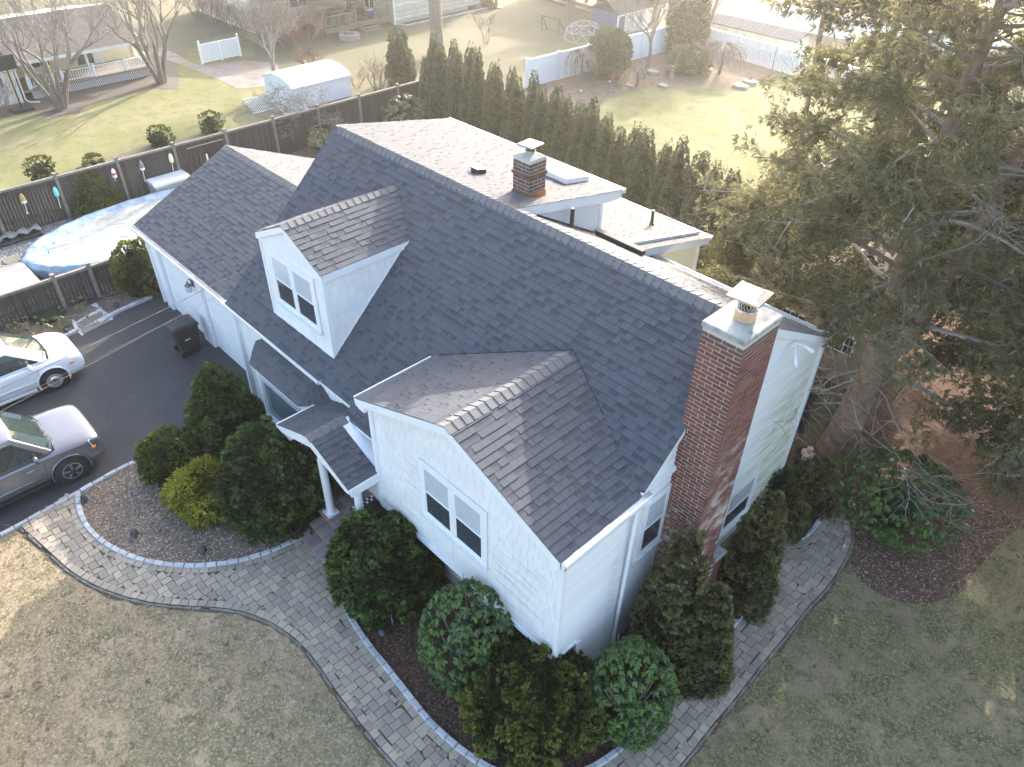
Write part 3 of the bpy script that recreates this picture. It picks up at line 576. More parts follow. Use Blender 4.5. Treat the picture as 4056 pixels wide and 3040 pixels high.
# =====================================================  GROUND AND PAVING
def cr(pts,n=6,closed=False):   # smooth curve through points
    P=[np.array(p,float) for p in pts]; out=[]; N=len(P)
    for i in range(N if closed else N-1):
        p0=P[i-1] if (closed or i>0) else P[0]; p1=P[i]; p2=P[(i+1)%N]; p3=P[(i+2)%N] if (closed or i+2<N) else P[-1]
        for k in range(n):
            t=k/n; out.append(.5*((2*p1)+(-p0+p2)*t+(2*p0-5*p1+4*p2-p3)*t*t+(-p0+3*p1-3*p2+p3)*t**3))
    if not closed: out.append(P[-1])
    return [tuple(q) for q in out]
def sheet(name,pts,z,m,kind='structure',th=None,par=None):
    me=bpy.data.meshes.new(name); me.from_pydata([(x,y,z) for x,y in pts],[],[tuple(range(len(pts)))]); me.materials.append(M_[m])
    if me.polygons[0].normal.z<0: me.flip_normals()
    o=put(bpy.data.objects.new(name,me),par); o['kind']=kind; return o
def inside(p,poly):
    x,y=p; c=False; j=len(poly)-1
    for i in range(len(poly)):
        xi,yi=poly[i];xj,yj=poly[j]
        if (yi>y)!=(yj>y) and x<(xj-xi)*(y-yi)/(yj-yi)+xi: c=not c
        j=i
    return c
def inside_np(X,Y,poly):
    c=np.zeros(len(X),bool); j=len(poly)-1
    for i in range(len(poly)):
        xi,yi=poly[i];xj,yj=poly[j]
        with np.errstate(divide='ignore',invalid='ignore'):
            m=((yi>Y)!=(yj>Y))&(X<(xj-xi)*(Y-yi)/((yj-yi) if yj!=yi else 1e-9)+xi)
        c^=m; j=i
    return c
def ground_mat(name,cols,scales,rough=.95,bump=.6,bs=35):
    """patchy ground: two mixed tones, a third in soft patches, fine mottling"""
    m=bpy.data.materials.new(name); m.use_nodes=True; n=m.node_tree.nodes; l=m.node_tree.links; b=n['Principled BSDF']; b.inputs['Roughness'].default_value=rough; b.inputs['Specular IOR Level'].default_value=.2
    tc=n.new('ShaderNodeTexCoord'); prev=None
    def nz(s,d=5,r=.6,dist=0):
        q=n.new('ShaderNodeTexNoise'); q.inputs['Scale'].default_value=s; q.inputs['Detail'].default_value=d; q.inputs['Roughness'].default_value=r; q.inputs['Distortion'].default_value=dist; l.new(tc.outputs['Object'],q.inputs['Vector']); return q
    out=None
    for c,(s,lo,hi) in zip(cols[1:],scales):
        q=nz(s,7,.65,.6); r=n.new('ShaderNodeMapRange'); r.inputs[1].default_value=lo; r.inputs[2].default_value=hi; l.new(q.outputs[0],r.inputs[0])
        mx=n.new('ShaderNodeMix'); mx.data_type='RGBA'; l.new(r.outputs[0],mx.inputs[0]); mx.inputs[7].default_value=srgb(c)
        if out is None: mx.inputs[6].default_value=srgb(cols[0])
        else: l.new(out,mx.inputs[6])
        out=mx.outputs[2]
    l.new(out,b.inputs['Base Color'])
    q=nz(bs,6,.7); bp=n.new('ShaderNodeBump'); bp.inputs['Strength'].default_value=bump; bp.inputs['Distance'].default_value=.04; l.new(q.outputs[0],bp.inputs['Height']); l.new(bp.outputs[0],b.inputs['Normal'])
    M_[name]=m; return m
ground_mat('dormant_lawn',[(.31,.235,.15),(.20,.18,.10),(.39,.30,.20),(.165,.155,.085),(.40,.315,.215)],[(.35,.44,.57),(1.3,.50,.61),(3.2,.50,.60),(20,.49,.60)])
ground_mat('green_lawn',[(.15,.155,.055),(.215,.195,.10),(.10,.12,.04),(.25,.225,.125)],[(.35,.42,.6),(1.6,.48,.68),(18,.45,.72)])
ground_mat('tan_lawn',[(.155,.14,.092),(.115,.118,.062),(.19,.168,.112)],[(.18,.42,.6),(9,.45,.7)])
ground_mat('mulch_grey',[(.22,.165,.125),(.12,.085,.065),(.32,.26,.20),(.24,.165,.115)],[(3,.4,.65),(14,.5,.66),(40,.5,.7)],bump=1)
ground_mat('mulch_brown',[(.14,.078,.055),(.21,.13,.095),(.09,.052,.04),(.21,.165,.14)],[(1.2,.4,.65),(9,.45,.68),(34,.55,.72)],bump=1)
ground_mat('dark_soil',[(.05,.036,.028),(.09,.065,.05)],[(8,.4,.6)],bump=1)
ground_mat('gravel_bed',[(.23,.22,.21),(.13,.125,.12),(.36,.35,.33)],[(18,.42,.6),(45,.5,.65)],bump=1,bs=40)
ground_mat('asphalt',[(.042,.043,.050),(.066,.065,.070),(.05,.047,.047),(.12,.115,.11)],[(.45,.38,.62),(2.2,.5,.66),(70,.52,.74)],rough=.75,bump=.25,bs=120)
ground_mat('joint_sand',[(.07,.06,.05),(.12,.105,.08),(.07,.08,.04)],[(8,.4,.6),(3,.55,.7)])
ground_mat('mown_path',[(.22,.20,.18),(.16,.14,.12),(.26,.19,.13)],[(2,.4,.6),(.6,.5,.65)])
sheet('ground',[(-320,-120),(160,-120),(160,420),(-320,420)],0,'tan_lawn')
# front lawn reaches round the house to the right
ground_mat('olive_lawn',[(.21,.18,.10),(.125,.135,.055),(.29,.235,.145),(.095,.11,.045),(.30,.25,.15)],[(.4,.44,.58),(1.1,.49,.60),(2.8,.5,.60),(18,.48,.60)])
sheet('right_lawn',[(-4,-14),(40,-14),(40,40),(-4,40),(-4,12.4),(-3.6,12.0),(-3.8,8.2),(-4,5)],.004,'olive_lawn')
sheet('front_lawn',[(-26,-14),(-4,-14),(-4,5),(-9,3.0),(-13,2.0),(-16.5,-1.0),(-26,-2.2)],.004,'dormant_lawn')
# neighbour's greener lawn beyond the board fence; back lawn beyond the hedge
sheet('side_lawn',cr([(-37.65,3.28),(-39.01,7.07),(-38.32,9.33),(-39.48,11.83),(-41.12,16.02),(-45.19,19.31),(-46.06,22.99),(-36.33,18.07),(-31.68,17.31),(-30.6,18.08),(-31.63,15.4),(-32.1,10.22),(-31.23,4.76),(-31.48,1.64)],1),.004,'green_lawn')
sheet('back_lawn',cr([(-23.31,28.24),(-23.05,32.17),(-21.65,36.64),(-19.29,38.18),(-21.68,51.76),(-22.37,72.76),(-10.66,55.2),(-6.45,40.54),(-9.43,28.77),(-12.51,25.35),(-17.18,26.17),(-20.07,26.06)],2,True),.004,'green_lawn')
# asphalt drive
drive=[(-14.37,-2.17),(-14.18,-0.3),(-14.22,0.22),(-14.3,1.29),(-14.41,2.23),(-14.37,2.73),(-14.44,3.95),(-14.46,4.64),(-14.42,5.62),(-13.4,5.77),(-13.62,6.16),(-15.55,6.26),(-17.96,6.77),(-21.76,6.35),(-20.79,5.77),(-20.67,4.8),(-20.45,3.92),(-20.32,2.99),(-20.3,1.96),(-20.22,-1.52),(-20.82,-5.52)]
sheet('driveway',drive,.008,'asphalt')
# beds
island=cr([(-14.31,1.32),(-13.88,1.18),(-13.27,1.1),(-12.66,1.16),(-12.1,1.33),(-11.55,1.6),(-11.07,1.96),(-10.67,2.38),(-10.34,2.9),(-10.13,3.48),(-10.03,4.08)],4)
isl_poly=island+[(-9.93,4.54),(-10.63,5.71),(-13.47,6.07),(-14.38,5.55),(-14.46,4.64),(-14.44,3.95),(-14.37,2.73),(-14.41,2.23)]
sheet('mulch_bed',isl_poly,.012,'mulch_grey')
bedcurb=cr([(-8.61,4.1),(-8.13,3.85),(-7.58,3.71),(-7.02,3.64),(-6.44,3.61),(-5.9,3.57),(-5.34,3.54),(-4.79,3.57),(-4.28,3.66),(-3.81,3.82),(-3.38,4.09),(-3.1,4.53),(-2.93,5),(-2.85,5.46),(-2.83,5.98),(-2.89,6.55),(-2.9,7.15),(-2.88,7.74),(-2.87,8.38),(-2.88,8.94),(-2.89,9.37),(-2.95,9.58),(-3.11,9.72)],4)
bed_poly=bedcurb+[(-3.0,8.6),(-3.4,9.9),(-4.1,9.9),(-4.1,5.5),(-8.6,5.5),(-8.6,4.4)]
sheet('front_bed',bed_poly,.012,'dark_soil')
circ=cr([(-4,11.48),(-3.76,11.08),(-3.49,11.01),(-3.23,11.11),(-3.05,11.37),(-2.99,11.75),(-3.04,12.24),(-3.14,12.87),(-3.41,13.59),(-4.03,13.9)],4)
sheet('round_bed',circ+[(-4.1,12.4),(-4.1,11.4)],.014,'dark_soil')
# pine-needle mulch under the big trees
needles=cr([(-2.26,12.13),(-2.11,11.7),(-1.79,11.38),(-1.32,11.32),(-0.88,11.45),(-0.51,11.83),(-0.31,12.29),(-0.21,12.96),(-0.16,13.92),(-0.01,15.06),(0.39,16.42),(0.79,18.71)],4)
sheet('needle_bed',needles+[(9,24),(4,40),(-7,40),(-7.6,17),(-4.0,16),(-4.2,12.9)]+[(-4.47,13.43),(-4.23,14.26),(-3.34,13.46),(-2.77,12.87)],.007,'mulch_brown')
sheet('side_strip',[(-12,16.6),(-4.2,14.2),(-4.1,11.6),(-7.9,12),(-8,13.9),(-14.5,14),(-14.6,11.8),(-20,11.5),(-27.4,12),(-27.4,21),(-17,21.6)],.006,'mulch_brown')
# gravel yard round the pool
sheet('gravel_yard',[(-27.55,-3),(-21.9,-3),(-21.85,6.5),(-20.35,6.5),(-20.35,11.5),(-27.55,12)],.010,'gravel_bed')
sheet('drive_bed',[(-20.72,0.98),(-20.39,1.99),(-20.41,3.02),(-20.52,3.94),(-20.77,4.84),(-20.84,5.79),(-21.96,6.12),(-23.19,6.46),(-22.57,5.07),(-22.4,3.36),(-21.84,1.29)],.013,'mulch_grey')
# back garden bed by the white fence
sheet('garden_bed',cr([(-27.04,28.95),(-26.77,32.57),(-26.28,38.46),(-26.05,43.27),(-25.76,46.95),(-25.84,50.46),(-21.55,46.2),(-20.18,40.17),(-20.27,36.24),(-21.25,34.79),(-22.66,33.18),(-23.52,30.56),(-23.03,27.59),(-22.99,25.33),(-24.75,25.63)],2,True),.013,'mulch_grey')
# ---------------- walkway
outer=cr([(-14.14,0.08),(-13.28,0.23),(-12.36,0.39),(-11.73,0.58),(-11.1,0.87),(-10.55,1.22),(-10.07,1.62),(-9.62,2.04),(-9.18,2.36),(-8.63,2.6),(-8.05,2.73),(-7.45,2.75),(-6.81,2.7),(-6.22,2.67),(-5.7,2.66),(-5.18,2.67),(-4.61,2.71),(-3.86,2.91),(-3.06,3.38),(-2.4,4.17),(-2.06,5.16),(-1.99,5.96),(-2.01,6.71),(-2.01,7.39),(-2.04,8.32),(-2.05,9.27),(-2.07,9.97),(-2.05,10.83),(-2.14,11.65),(-2.26,12.13),(-2.53,12.57),(-2.98,13),(-3.51,13.49),(-4.07,13.87),(-4.31,13.61)],5)
inner=list(island)+[(-10.07,4.13),(-8.64,4.06)]+list(bedcurb)+[(-3.35,10.05),(-3.55,10.6),(-3.72,10.95)]+list(circ[3:])
path_poly=outer+[(-4.35,13.23)]+inner[::-1]
sheet('walkway_base',path_poly,.037,'joint_sand')
M_['paver']=mat('concrete_paver',(.215,.185,.15),(.40,.335,.255),rough=.9,var=1,vmix=.75,scale=14,bump=.5,bscale=70,c3=(.12,.125,.13),c3scale=.7,c3amt=.45)
M_['granite']=mat('granite_block',(.30,.31,.33),(.55,.55,.56),rough=.85,var=1,vmix=.5,scale=30,bump=.8,bscale=40)
walk=sheet('walkway',[(outer[0][0],outer[0][1]),(outer[1][0],outer[1][1]),(outer[0][0]+.05,outer[0][1]+.05)],.011,'joint_sand')
def resample(pts,step):
    out=[pts[0]]; acc=0
    for a,b in zip(pts[:-1],pts[1:]):
        d=math.dist(a,b)
        while acc+d>=step:
            t=(step-acc)/d; a=(a[0]+(b[0]-a[0])*t,a[1]+(b[1]-a[1])*t); out.append(a); d=math.dist(a,b); acc=0
        acc+=d
    return out
def offset(pts,d):
    o=[]
    for i,p in enumerate(pts):
        a=pts[max(0,i-1)];b=pts[min(len(pts)-1,i+1)]; t=(b[0]-a[0],b[1]-a[1]); L_=math.hypot(*t) or 1; o.append((p[0]-t[1]/L_*d,p[1]+t[0]/L_*d))
    return o
pv=MB()
def paver(c,ux,uy,l,w,h=.045,z=.0,ch=.006):
    """bevelled block, slightly uneven"""
    x,y=c; dz=random.uniform(-.004,.004); tl=(random.uniform(-.006,.006),random.uniform(-.006,.006)); v=[]
    for s,(hl,zz) in enumerate(((0,-.02),(0,h-ch),(ch,h))):
        for a,b in ((-1,-1),(1,-1),(1,1),(-1,1)):
            A=a*(l/2-hl);B_=b*(w/2-hl); v.append((x+ux[0]*A+uy[0]*B_,y+ux[1]*A+uy[1]*B_,z+zz+dz+tl[0]*a+tl[1]*b if s else z+zz))
    f=[(8,9,10,11)]+[(4*s+i,4*s+(i+1)%4,4*s+4+(i+1)%4,4*s+4+i) for s in (0,1) for i in range(4)]
    return v,f
dep=.13
for line,sgn in ((outer,1),(island,-1),(bedcurb,-1),(circ,-1)):
    c=offset(line,sgn*(dep/2+.01+(.07 if sgn<0 else 0)))
    rs_=resample(c,.165)
    for a,b in zip(rs_[:-1],rs_[1:]):
        d=(b[0]-a[0],b[1]-a[1]); L_=math.hypot(*d); ux=(d[0]/L_,d[1]/L_); uy=(-ux[1],ux[0]); v,f=paver(((a[0]+b[0])/2,(a[1]+b[1])/2),ux,uy,.157,dep-.006,.05)
        pv.add(v,f)
# keep the field clear of the border courses
oc=offset(outer,dep+.03); ic=offset(island,-(dep+.11))+[(-9.91,4.22),(-8.52,4.01)]+offset(bedcurb,-(dep+.11))+offset(circ,-(dep+.11))
field=oc+ic[::-1]
W_,L2=.147,.197
for i in range(-160,160):
    for j in range(-60,60):
        ox=-9+i*W_+j*L2; oy=1-i*W_+j*L2
        for (x0,y0,dx,dy) in ((ox,oy,L2,W_),(ox+L2,oy,W_,L2)):
            cx_,cy_=x0+dx/2,y0+dy/2
            if not (-17<cx_<3 and -4<cy_<13): continue
            cs=[inside((cx_+sa*dx*.46,cy_+sb*dy*.46),field) for sa in (-1,1) for sb in (-1,1)]; n_in=sum(cs); g=.007
            if n_in>=3 or (n_in==2 and inside((cx_,cy_),field)): v,f=paver((cx_,cy_),(1,0),(0,1),dx-g,dy-g,.046); pv.add(v,f)
            elif n_in:   # cut piece against the border course
                k_=0
                for sa in (-1,1):
                    for sb in (-1,1):
                        if cs[k_] or (n_in==2 and False): v,f=paver((cx_+sa*dx*.25,cy_+sb*dy*.25),(1,0),(0,1),dx*.5-.003,dy*.5-.003,.044); pv.add(v,f)
                        k_+=1
pv.pieces('paver',M_['paver'],walk,300,'pavers')
kerb=None
def kerbrun(line,step,wd,h,label,k=60,off=0.0):
    mb=MB(); rs_=resample(offset(line,off),step)
    for a,b in zip(rs_[:-1],rs_[1:]):
        d=(b[0]-a[0],b[1]-a[1]); L_=math.hypot(*d); ux=(d[0]/L_,d[1]/L_); uy=(-ux[1],ux[0]); v,f=paver(((a[0]+b[0])/2,(a[1]+b[1])/2),ux,uy,step-random.uniform(.006,.016),wd*random.uniform(.92,1.05),h+random.uniform(-.006,.008),0,.014); mb.add(v,f)
    root=empty('stone_kerb',(rs_[0][0],rs_[0][1],0)); root['kind']='structure'
    mb.pieces('block',M_['granite'],root,k,'blocks')
kerbrun(island,.205,.10,.085,'',60,-.045); kerbrun(bedcurb,.215,.105,.09,'',80,-.045); kerbrun(circ,.2,.09,.08,'',30,-.04)
kerbrun([(-14.37,-2.17),(-14.18,-0.3),(-14.22,0.22),(-14.3,1.29),(-14.41,2.23),(-14.37,2.73),(-14.44,3.95),(-14.46,4.64),(-14.38,5.55)],.27,.09,.07,'',40)
kerbrun([(-20.22,-1.15),(-20.35,1.97),(-20.36,3),(-20.47,3.53)],.26,.12,.09,'',20); kerbrun([(-20.43,4.1),(-20.67,4.8),(-20.76,5.84)],.24,.12,.09,'',10)
kerbrun([(-20.47,3.53),(-20.91,3.59),(-21.23,3.58)],.2,.1,.08,'',3)
# sealed crack lines in the asphalt
M_['crack']=mat('crack',(.012,.012,.014))
mb=MB()
for pl in ([(-13.89,3.9),(-14.22,4.41),(-14.31,4.8)],[(-16.22,2.64),(-16.87,2.99),(-16.87,3.68),(-16.59,4.9),(-17.05,5.23)]):
    for a,b in zip(pl[:-1],pl[1:]): mb.bar((a[0],a[1],.009),(b[0],b[1],.009),.012,.003)
o=mb.build('crack_lines',M_['crack']); o['kind']='stuff'
# stepping flagstones between two kerbs
M_['flag']=mat('flagstone',(.13,.12,.10),(.21,.19,.16),rough=.85,scale=6,bump=.3)
M_['whitestone']=mat('white_pebble',(.5,.5,.52),(.7,.7,.7),var=1,vmix=.6)
sheet('pebble_patch',[(-21.25,3.56),(-21.58,4.43),(-20.39,4.48),(-20.16,3.51)],.015,'gravel_bed')
fl=empty('flagstone_path',(*(-20.84,4),0),'irregular flagstones set in white pebbles between two kerbs beside the drive','path')
for q in ([(-21.26,3.61),(-21.5,4.27),(-21.19,4.38),(-20.91,3.59)],[(-20.83,3.61),(-20.99,4.33),(-20.73,4.33),(-20.49,3.63)],[(-20.47,3.6),(-20.57,4.29),(-20.33,4.35),(-20.17,3.59)]):
    mb=MB(); mb.prism(q,(0,0,.01),(1,0,0),(0,1,0),(0,0,1),.03); mb.build('flagstone',M_['flag'],fl,bevel=.008)
def pebbles(name,poly,n,s,m,z=.012,label=None):
    P_=np.array(poly); lo=P_.min(0);hi=P_.max(0); X=RNG.uniform(lo[0],hi[0],n*3);Y=RNG.uniform(lo[1],hi[1],n*3); k=inside_np(X,Y,poly); X=X[k][:n];Y=Y[k][:n]; n=len(X)
    base=np.array([(1,0,0),(0,1,0),(-1,0,0),(0,-1,0),(0,0,.8)],float); f=np.array([(0,1,4),(1,2,4),(2,3,4),(3,0,4)])
    sc=RNG.uniform(s*.5,s*1.3,(n,1,1)); an=RNG.uniform(0,6.28,n); c,si=np.cos(an),np.sin(an)
    V=base[None]*sc*np.array([1.3,.9,1])[None,None]; x=V[:,:,0]*c[:,None]-V[:,:,1]*si[:,None]; y=V[:,:,0]*si[:,None]+V[:,:,1]*c[:,None]
    V=np.stack([x+X[:,None],y+Y[:,None],V[:,:,2]+z],-1).reshape(-1,3); Fc=(f[None]+np.arange(n)[:,None,None]*5).reshape(-1,3)
    me=qmesh(name,V,Fc,np.repeat(RNG.random(n),4)); me.materials.append(M_[m]); o=put(bpy.data.objects.new(name,me)); o['kind']='stuff'; return o
M_['pebble']=mat('river_pebble',(.12,.115,.11),(.42,.41,.40),var=1,rough=.8)
pebbles('gravel',[(-27.5,-3),(-21.95,-3),(-21.9,6.45),(-20.4,6.45),(-20.4,11.5),(-27.5,12)],22000,.03,'pebble')
pebbles('pebbles',[(-21.25,3.56),(-21.58,4.43),(-20.39,4.48),(-20.16,3.51)],900,.022,'whitestone',.016)
def chips(name,poly,n,l,m,z=.014,w=.2,up=.5,holes=()):
    P_=np.array(poly); lo=P_.min(0);hi=P_.max(0); X=RNG.uniform(lo[0],hi[0],n*4);Y=RNG.uniform(lo[1],hi[1],n*4); k=inside_np(X,Y,poly)
    X=X[k][:n];Y=Y[k][:n]; n=len(X); L_=RNG.uniform(l*.5,l*1.4,n); an=RNG.uniform(0,6.28,n); ux,uy=np.cos(an),np.sin(an); ti=RNG.uniform(0,up,n)
    V=np.empty((n,4,3)); 
    for i,(a,b,zz) in enumerate(((-.5,-w,0),(.5,-w,1),(.5,w,1),(-.5,w,0))):
        V[:,i,0]=X+(ux*a-uy*b)*L_;V[:,i,1]=Y+(uy*a+ux*b)*L_;V[:,i,2]=z+zz*ti*L_+RNG.uniform(0,.008,n)
    me=qmesh(name,V.reshape(-1,3),np.arange(n*4).reshape(n,4),RNG.random(n)); me.materials.append(M_[m]); o=put(bpy.data.objects.new(name,me)); o['kind']='stuff'; return o
M_['chipgrey']=mat('weathered_chip',(.12,.08,.055),(.50,.42,.34),var=1,rough=.9)
M_['chipbrown']=mat('brown_chip',(.07,.03,.02),(.26,.14,.09),var=1,rough=.9)
M_['needle']=mat('needle_litter',(.09,.05,.035),(.27,.17,.12),var=1,rough=.9)
chips('mulch_chips',isl_poly,16000,.035,'chipgrey',.016); chips('mulch_chips',bed_poly,12000,.03,'chipbrown',.016)
chips('needle_litter',needles+[(9,24),(-4,24),(-4.2,12.9)],26000,.05,'needle',.012,.1)
chips('mulch_chips',[(-20.95,4.76),(-20.84,5.79),(-21.96,6.12),(-23.33,6.31),(-22.97,5.43),(-21.92,4.61)],2500,.035,'chipgrey',.018)
chips('leaf_litter',[(-10,16.5),(-4.2,14.2),(-4.1,12.3),(-7.9,12),(-8,13.9),(-10,14)],5000,.05,'needle',.012,.3)

M_['blade']=mat('dormant_blade',(.14,.13,.06),(.38,.30,.19),var=1,rough=.9,sss=.2)
lawnp=[(-17,-2),(-9.4,-1.9),(-3.8,3.8),(2.2,9.9),(2.5,13),(-1,12.5),(-2.2,11.0),(-2.0,9),(-1.5,7),(-3.5,3.2),(-5.0,1.8),(-8,2.0),(-10,2.1),(-12.0,1.6),(-13.4,.8),(-16,-.4)]
lx0=[p for p in offset(outer,-.03)]
field_l=[(-17.5,-1.6),(-16.0,-3.2),(-9.2,-2.2),(-3.6,3.6),(2.4,9.4),(3.6,13.5),(1.2,13.3)]+[tuple(p) for p in needles[::-1]][6:]+lx0[::-1]
chips('grass_blades',field_l,70000,.045,'blade',.006,.06,.8)
chips('mulch_chips',needles+[(6,16),(-3.5,15)],6000,.035,'chipgrey',.014)

M_['edgesoil']=mat('edge_soil',(.055,.04,.03),(.12,.09,.065),scale=9,bump=.6,bscale=30)
rr_e=random.Random(2); e_in=offset(outer,.02); e_out=[(p[0]+rr_e.gauss(0,.018),p[1]+rr_e.gauss(0,.018)) for p in offset(outer,-.075)]
sheet('path_edge_soil',e_in+e_out[::-1],.0065,'edgesoil')
strip_=offset(outer,.0)+offset(outer,-.16)[::-1]
chips('edge_litter',strip_,2600,.045,'needle',.010,.15)
chips('fallen_leaves',field_l,420,.06,'needle',.02,.3,.4)
M_['edgestone']=mat('concrete_edge',(.10,.095,.085),(.22,.21,.19),scale=9,bump=.6,bscale=20)
eb=MB(); rs_=resample(offset(outer,-.022),.17)
for q,(p0_,p1_) in enumerate(zip(rs_[:-1],rs_[1:])):
    if rr_e.random()<.12: continue
    dx_,dy_=p1_[0]-p0_[0],p1_[1]-p0_[1]; L_=math.hypot(dx_,dy_); ux=(dx_/L_,dy_/L_); uy=(-ux[1],ux[0]); v,f=paver(((p0_[0]+p1_[0])/2,(p0_[1]+p1_[1])/2),ux,uy,.17,rr_e.uniform(.03,.05),.03+rr_e.random()*.008); eb.add(v,f)
o=eb.build('concrete_edging',M_['edgestone'],walk); o['kind']='stuff'

# =====================================================  VEGETATION
M_['hinoki']=mat('dark_hinoki_foliage',(.012,.026,.007),(.10,.155,.035),var=1,rough=.7,sss=.15,spec=.3)
M_['hinoki_gold']=mat('bronze_green_foliage',(.016,.030,.006),(.18,.18,.035),var=1,rough=.7,sss=.15,spec=.3)
M_['cone']=mat('brown_green_foliage',(.028,.032,.010),(.19,.175,.065),var=1,rough=.75,sss=.15,spec=.3)
M_['thuja']=mat('green_thuja_foliage',(.018,.035,.006),(.14,.17,.02),var=1,rough=.7,sss=.2,spec=.3)
M_['goldthread']=mat('gold_thread_foliage',(.05,.06,.008),(.36,.34,.04),var=1,rough=.7,sss=.25,spec=.3)
M_['arbor']=mat('winter_arborvitae',(.042,.055,.026),(.15,.165,.085),var=1,rough=.75,sss=.2,spec=.3)
M_['arbortop']=M_['arbor']
M_['cedar']=mat('cedar_foliage',(.085,.090,.042),(.30,.28,.15),var=1,rough=.75,sss=.5,spec=.3)
M_['rhodo']=mat('rhododendron_leaf',(.020,.050,.010),(.105,.175,.032),var=1,rough=.5,sss=.1,spec=.5)
M_['rhodopale']=mat('pale_rhododendron_leaf',(.08,.10,.03),(.26,.27,.12),var=1,rough=.35,sss=.2,spec=.5)
M_['twig']=mat('grey_twig',(.14,.115,.10),(.30,.27,.24),var=1,rough=.85)
M_['redtwig']=mat('reddish_twig',(.16,.08,.06),(.30,.18,.14),var=1,rough=.85)
M_['bark']=mat('grey_bark',(.10,.085,.07),(.24,.21,.18),rough=.95,scale=12,bump=.9,bscale=25,bdist=.03)
M_['cedarbark']=mat('cedar_bark',(.15,.095,.065),(.33,.23,.16),rough=.95,scale=5,bump=1,bscale=18,bdist=.04,c3=(.22,.20,.17),c3scale=.8,c3amt=.6)
M_['limb']=mat('lichen_limb',(.15,.12,.10),(.34,.32,.29),var=1,rough=.9)
def lump(th,t,seed):
    r=np.random.default_rng(seed); s=0
    for k in range(7):
        a,b,p=r.integers(1,7),r.uniform(1,6),r.uniform(0,6.28); s=s+np.sin(a*th+b*t*3.1+p)/(1+.35*a)
    return s/3
def frame(Nv):
    up=np.tile(np.array([0,0,1.]),(len(Nv),1)); T=np.cross(up,Nv); L_=np.linalg.norm(T,axis=1,keepdims=True); T=np.where(L_<1e-3,np.array([1,0,0.]),T/np.maximum(L_,1e-6)); return T,np.cross(Nv,T)
def fans(P_,Nv,size,k=6,spread=.9,lw=.32,droop=0,var=None,seed=1):
    """clumps of k small leaf-sized faces fanned round the outward direction"""
    r=np.random.default_rng(seed); n=len(P_); T,B=frame(Nv); Vs=[];va=[]
    for j in range(k):
        az=r.uniform(0,6.28,n); tl=r.uniform(.1,spread,n); d=Nv*np.cos(tl)[:,None]+(T*np.cos(az)[:,None]+B*np.sin(az)[:,None])*np.sin(tl)[:,None]
        d[:,2]-=droop*r.random(n); d/=np.linalg.norm(d,axis=1,keepdims=True)
        s=size*r.uniform(.6,1.2,n) if np.isscalar(size) else size*r.uniform(.6,1.2,n)
        sd=np.cross(d,r.normal(size=(n,3))); sd/=np.maximum(np.linalg.norm(sd,axis=1,keepdims=True),1e-6)
        a=P_+d*(s*.05)[:,None]; c=P_+d*s[:,None]; w_=(s*lw)[:,None]; mid=P_+d*(s*.6)[:,None]
        Vs.append(np.stack([a,mid+sd*w_,c,mid-sd*w_],1)); va.append(np.clip((var if var is not None else .5)+r.normal(0,.13,n),0,1))
    V=np.concatenate(Vs).reshape(-1,3); F_=np.arange(len(V)).reshape(-1,4); return V,F_,np.concatenate(va)
def core(prof,R_,H_,seed,lp,f=.82,n=18,m=14):
    V=[];F_=[]
    for i in range(m+1):
        t=i/m
        for k in range(n):
            th=2*math.pi*k/n; rr=R_*prof(t)*f*(1+lp*float(lump(np.array(th),np.array(t),seed))); V.append((rr*math.cos(th),rr*math.sin(th),t*H_*.96))
    for i in range(m):
        for k in range(n): q=i*n;F_.append((q+k,q+(k+1)%n,q+n+(k+1)%n,q+n+k))
    return np.array(V),np.array(F_)
def crown_mesh(name,prof,R_,H_,n,size,lp,seed,m,k=6,spread=.9,lw=.32,droop=0,depth=.22,tipv=0,cf=.80,drk=.0,lob=.30):
    r=np.random.default_rng(seed); t=r.random(n*3); pr=np.array([prof(x) for x in np.linspace(0,1,101)]); sl0=np.clip(np.gradient(pr,np.linspace(0,1,101))*R_/H_,-6,6); w_=np.interp(t,np.linspace(0,1,101),pr*np.sqrt(1+sl0**2)+.02); keep=r.random(n*3)<(w_/w_.max()); t=t[keep][:n]; n=len(t)
    th=r.uniform(0,6.28,n); pt=np.interp(t,np.linspace(0,1,101),pr); lm=lump(th,t,seed); fine=lump(th*3,t*4,seed+5)
    dp=r.random(n)**2*depth; rr=R_*pt*(1+lp*lm+lp*.45*fine)*(1-dp); P_=np.stack([rr*np.cos(th),rr*np.sin(th),t*H_*(1+.03*fine)],1)
    sl=np.clip(np.gradient(pr,np.linspace(0,1,101))*R_/H_,-8,8); s_=np.interp(t,np.linspace(0,1,101),sl); Nv=np.stack([np.cos(th),np.sin(th),-s_],1); Nv/=np.linalg.norm(Nv,axis=1,keepdims=True)
    Nv+=r.normal(0,.25,Nv.shape); Nv/=np.linalg.norm(Nv,axis=1,keepdims=True)
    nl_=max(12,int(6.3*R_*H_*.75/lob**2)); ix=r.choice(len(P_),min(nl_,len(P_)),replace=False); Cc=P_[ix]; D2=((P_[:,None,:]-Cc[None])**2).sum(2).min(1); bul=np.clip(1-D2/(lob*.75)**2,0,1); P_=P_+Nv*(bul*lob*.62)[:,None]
    var=np.clip(-.42+.75*bul+.38+.35*fine+.2*lm-1.2*dp+tipv*(t-.5)+.1,0,1)  # new growth lighter at the tips; shade painted into gaps and depth
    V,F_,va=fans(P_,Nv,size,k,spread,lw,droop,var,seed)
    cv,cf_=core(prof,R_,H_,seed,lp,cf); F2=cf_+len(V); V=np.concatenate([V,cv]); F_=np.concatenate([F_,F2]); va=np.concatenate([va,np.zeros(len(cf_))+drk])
    me=qmesh(name,V,F_,va); me.materials.append(M_[m]); return me
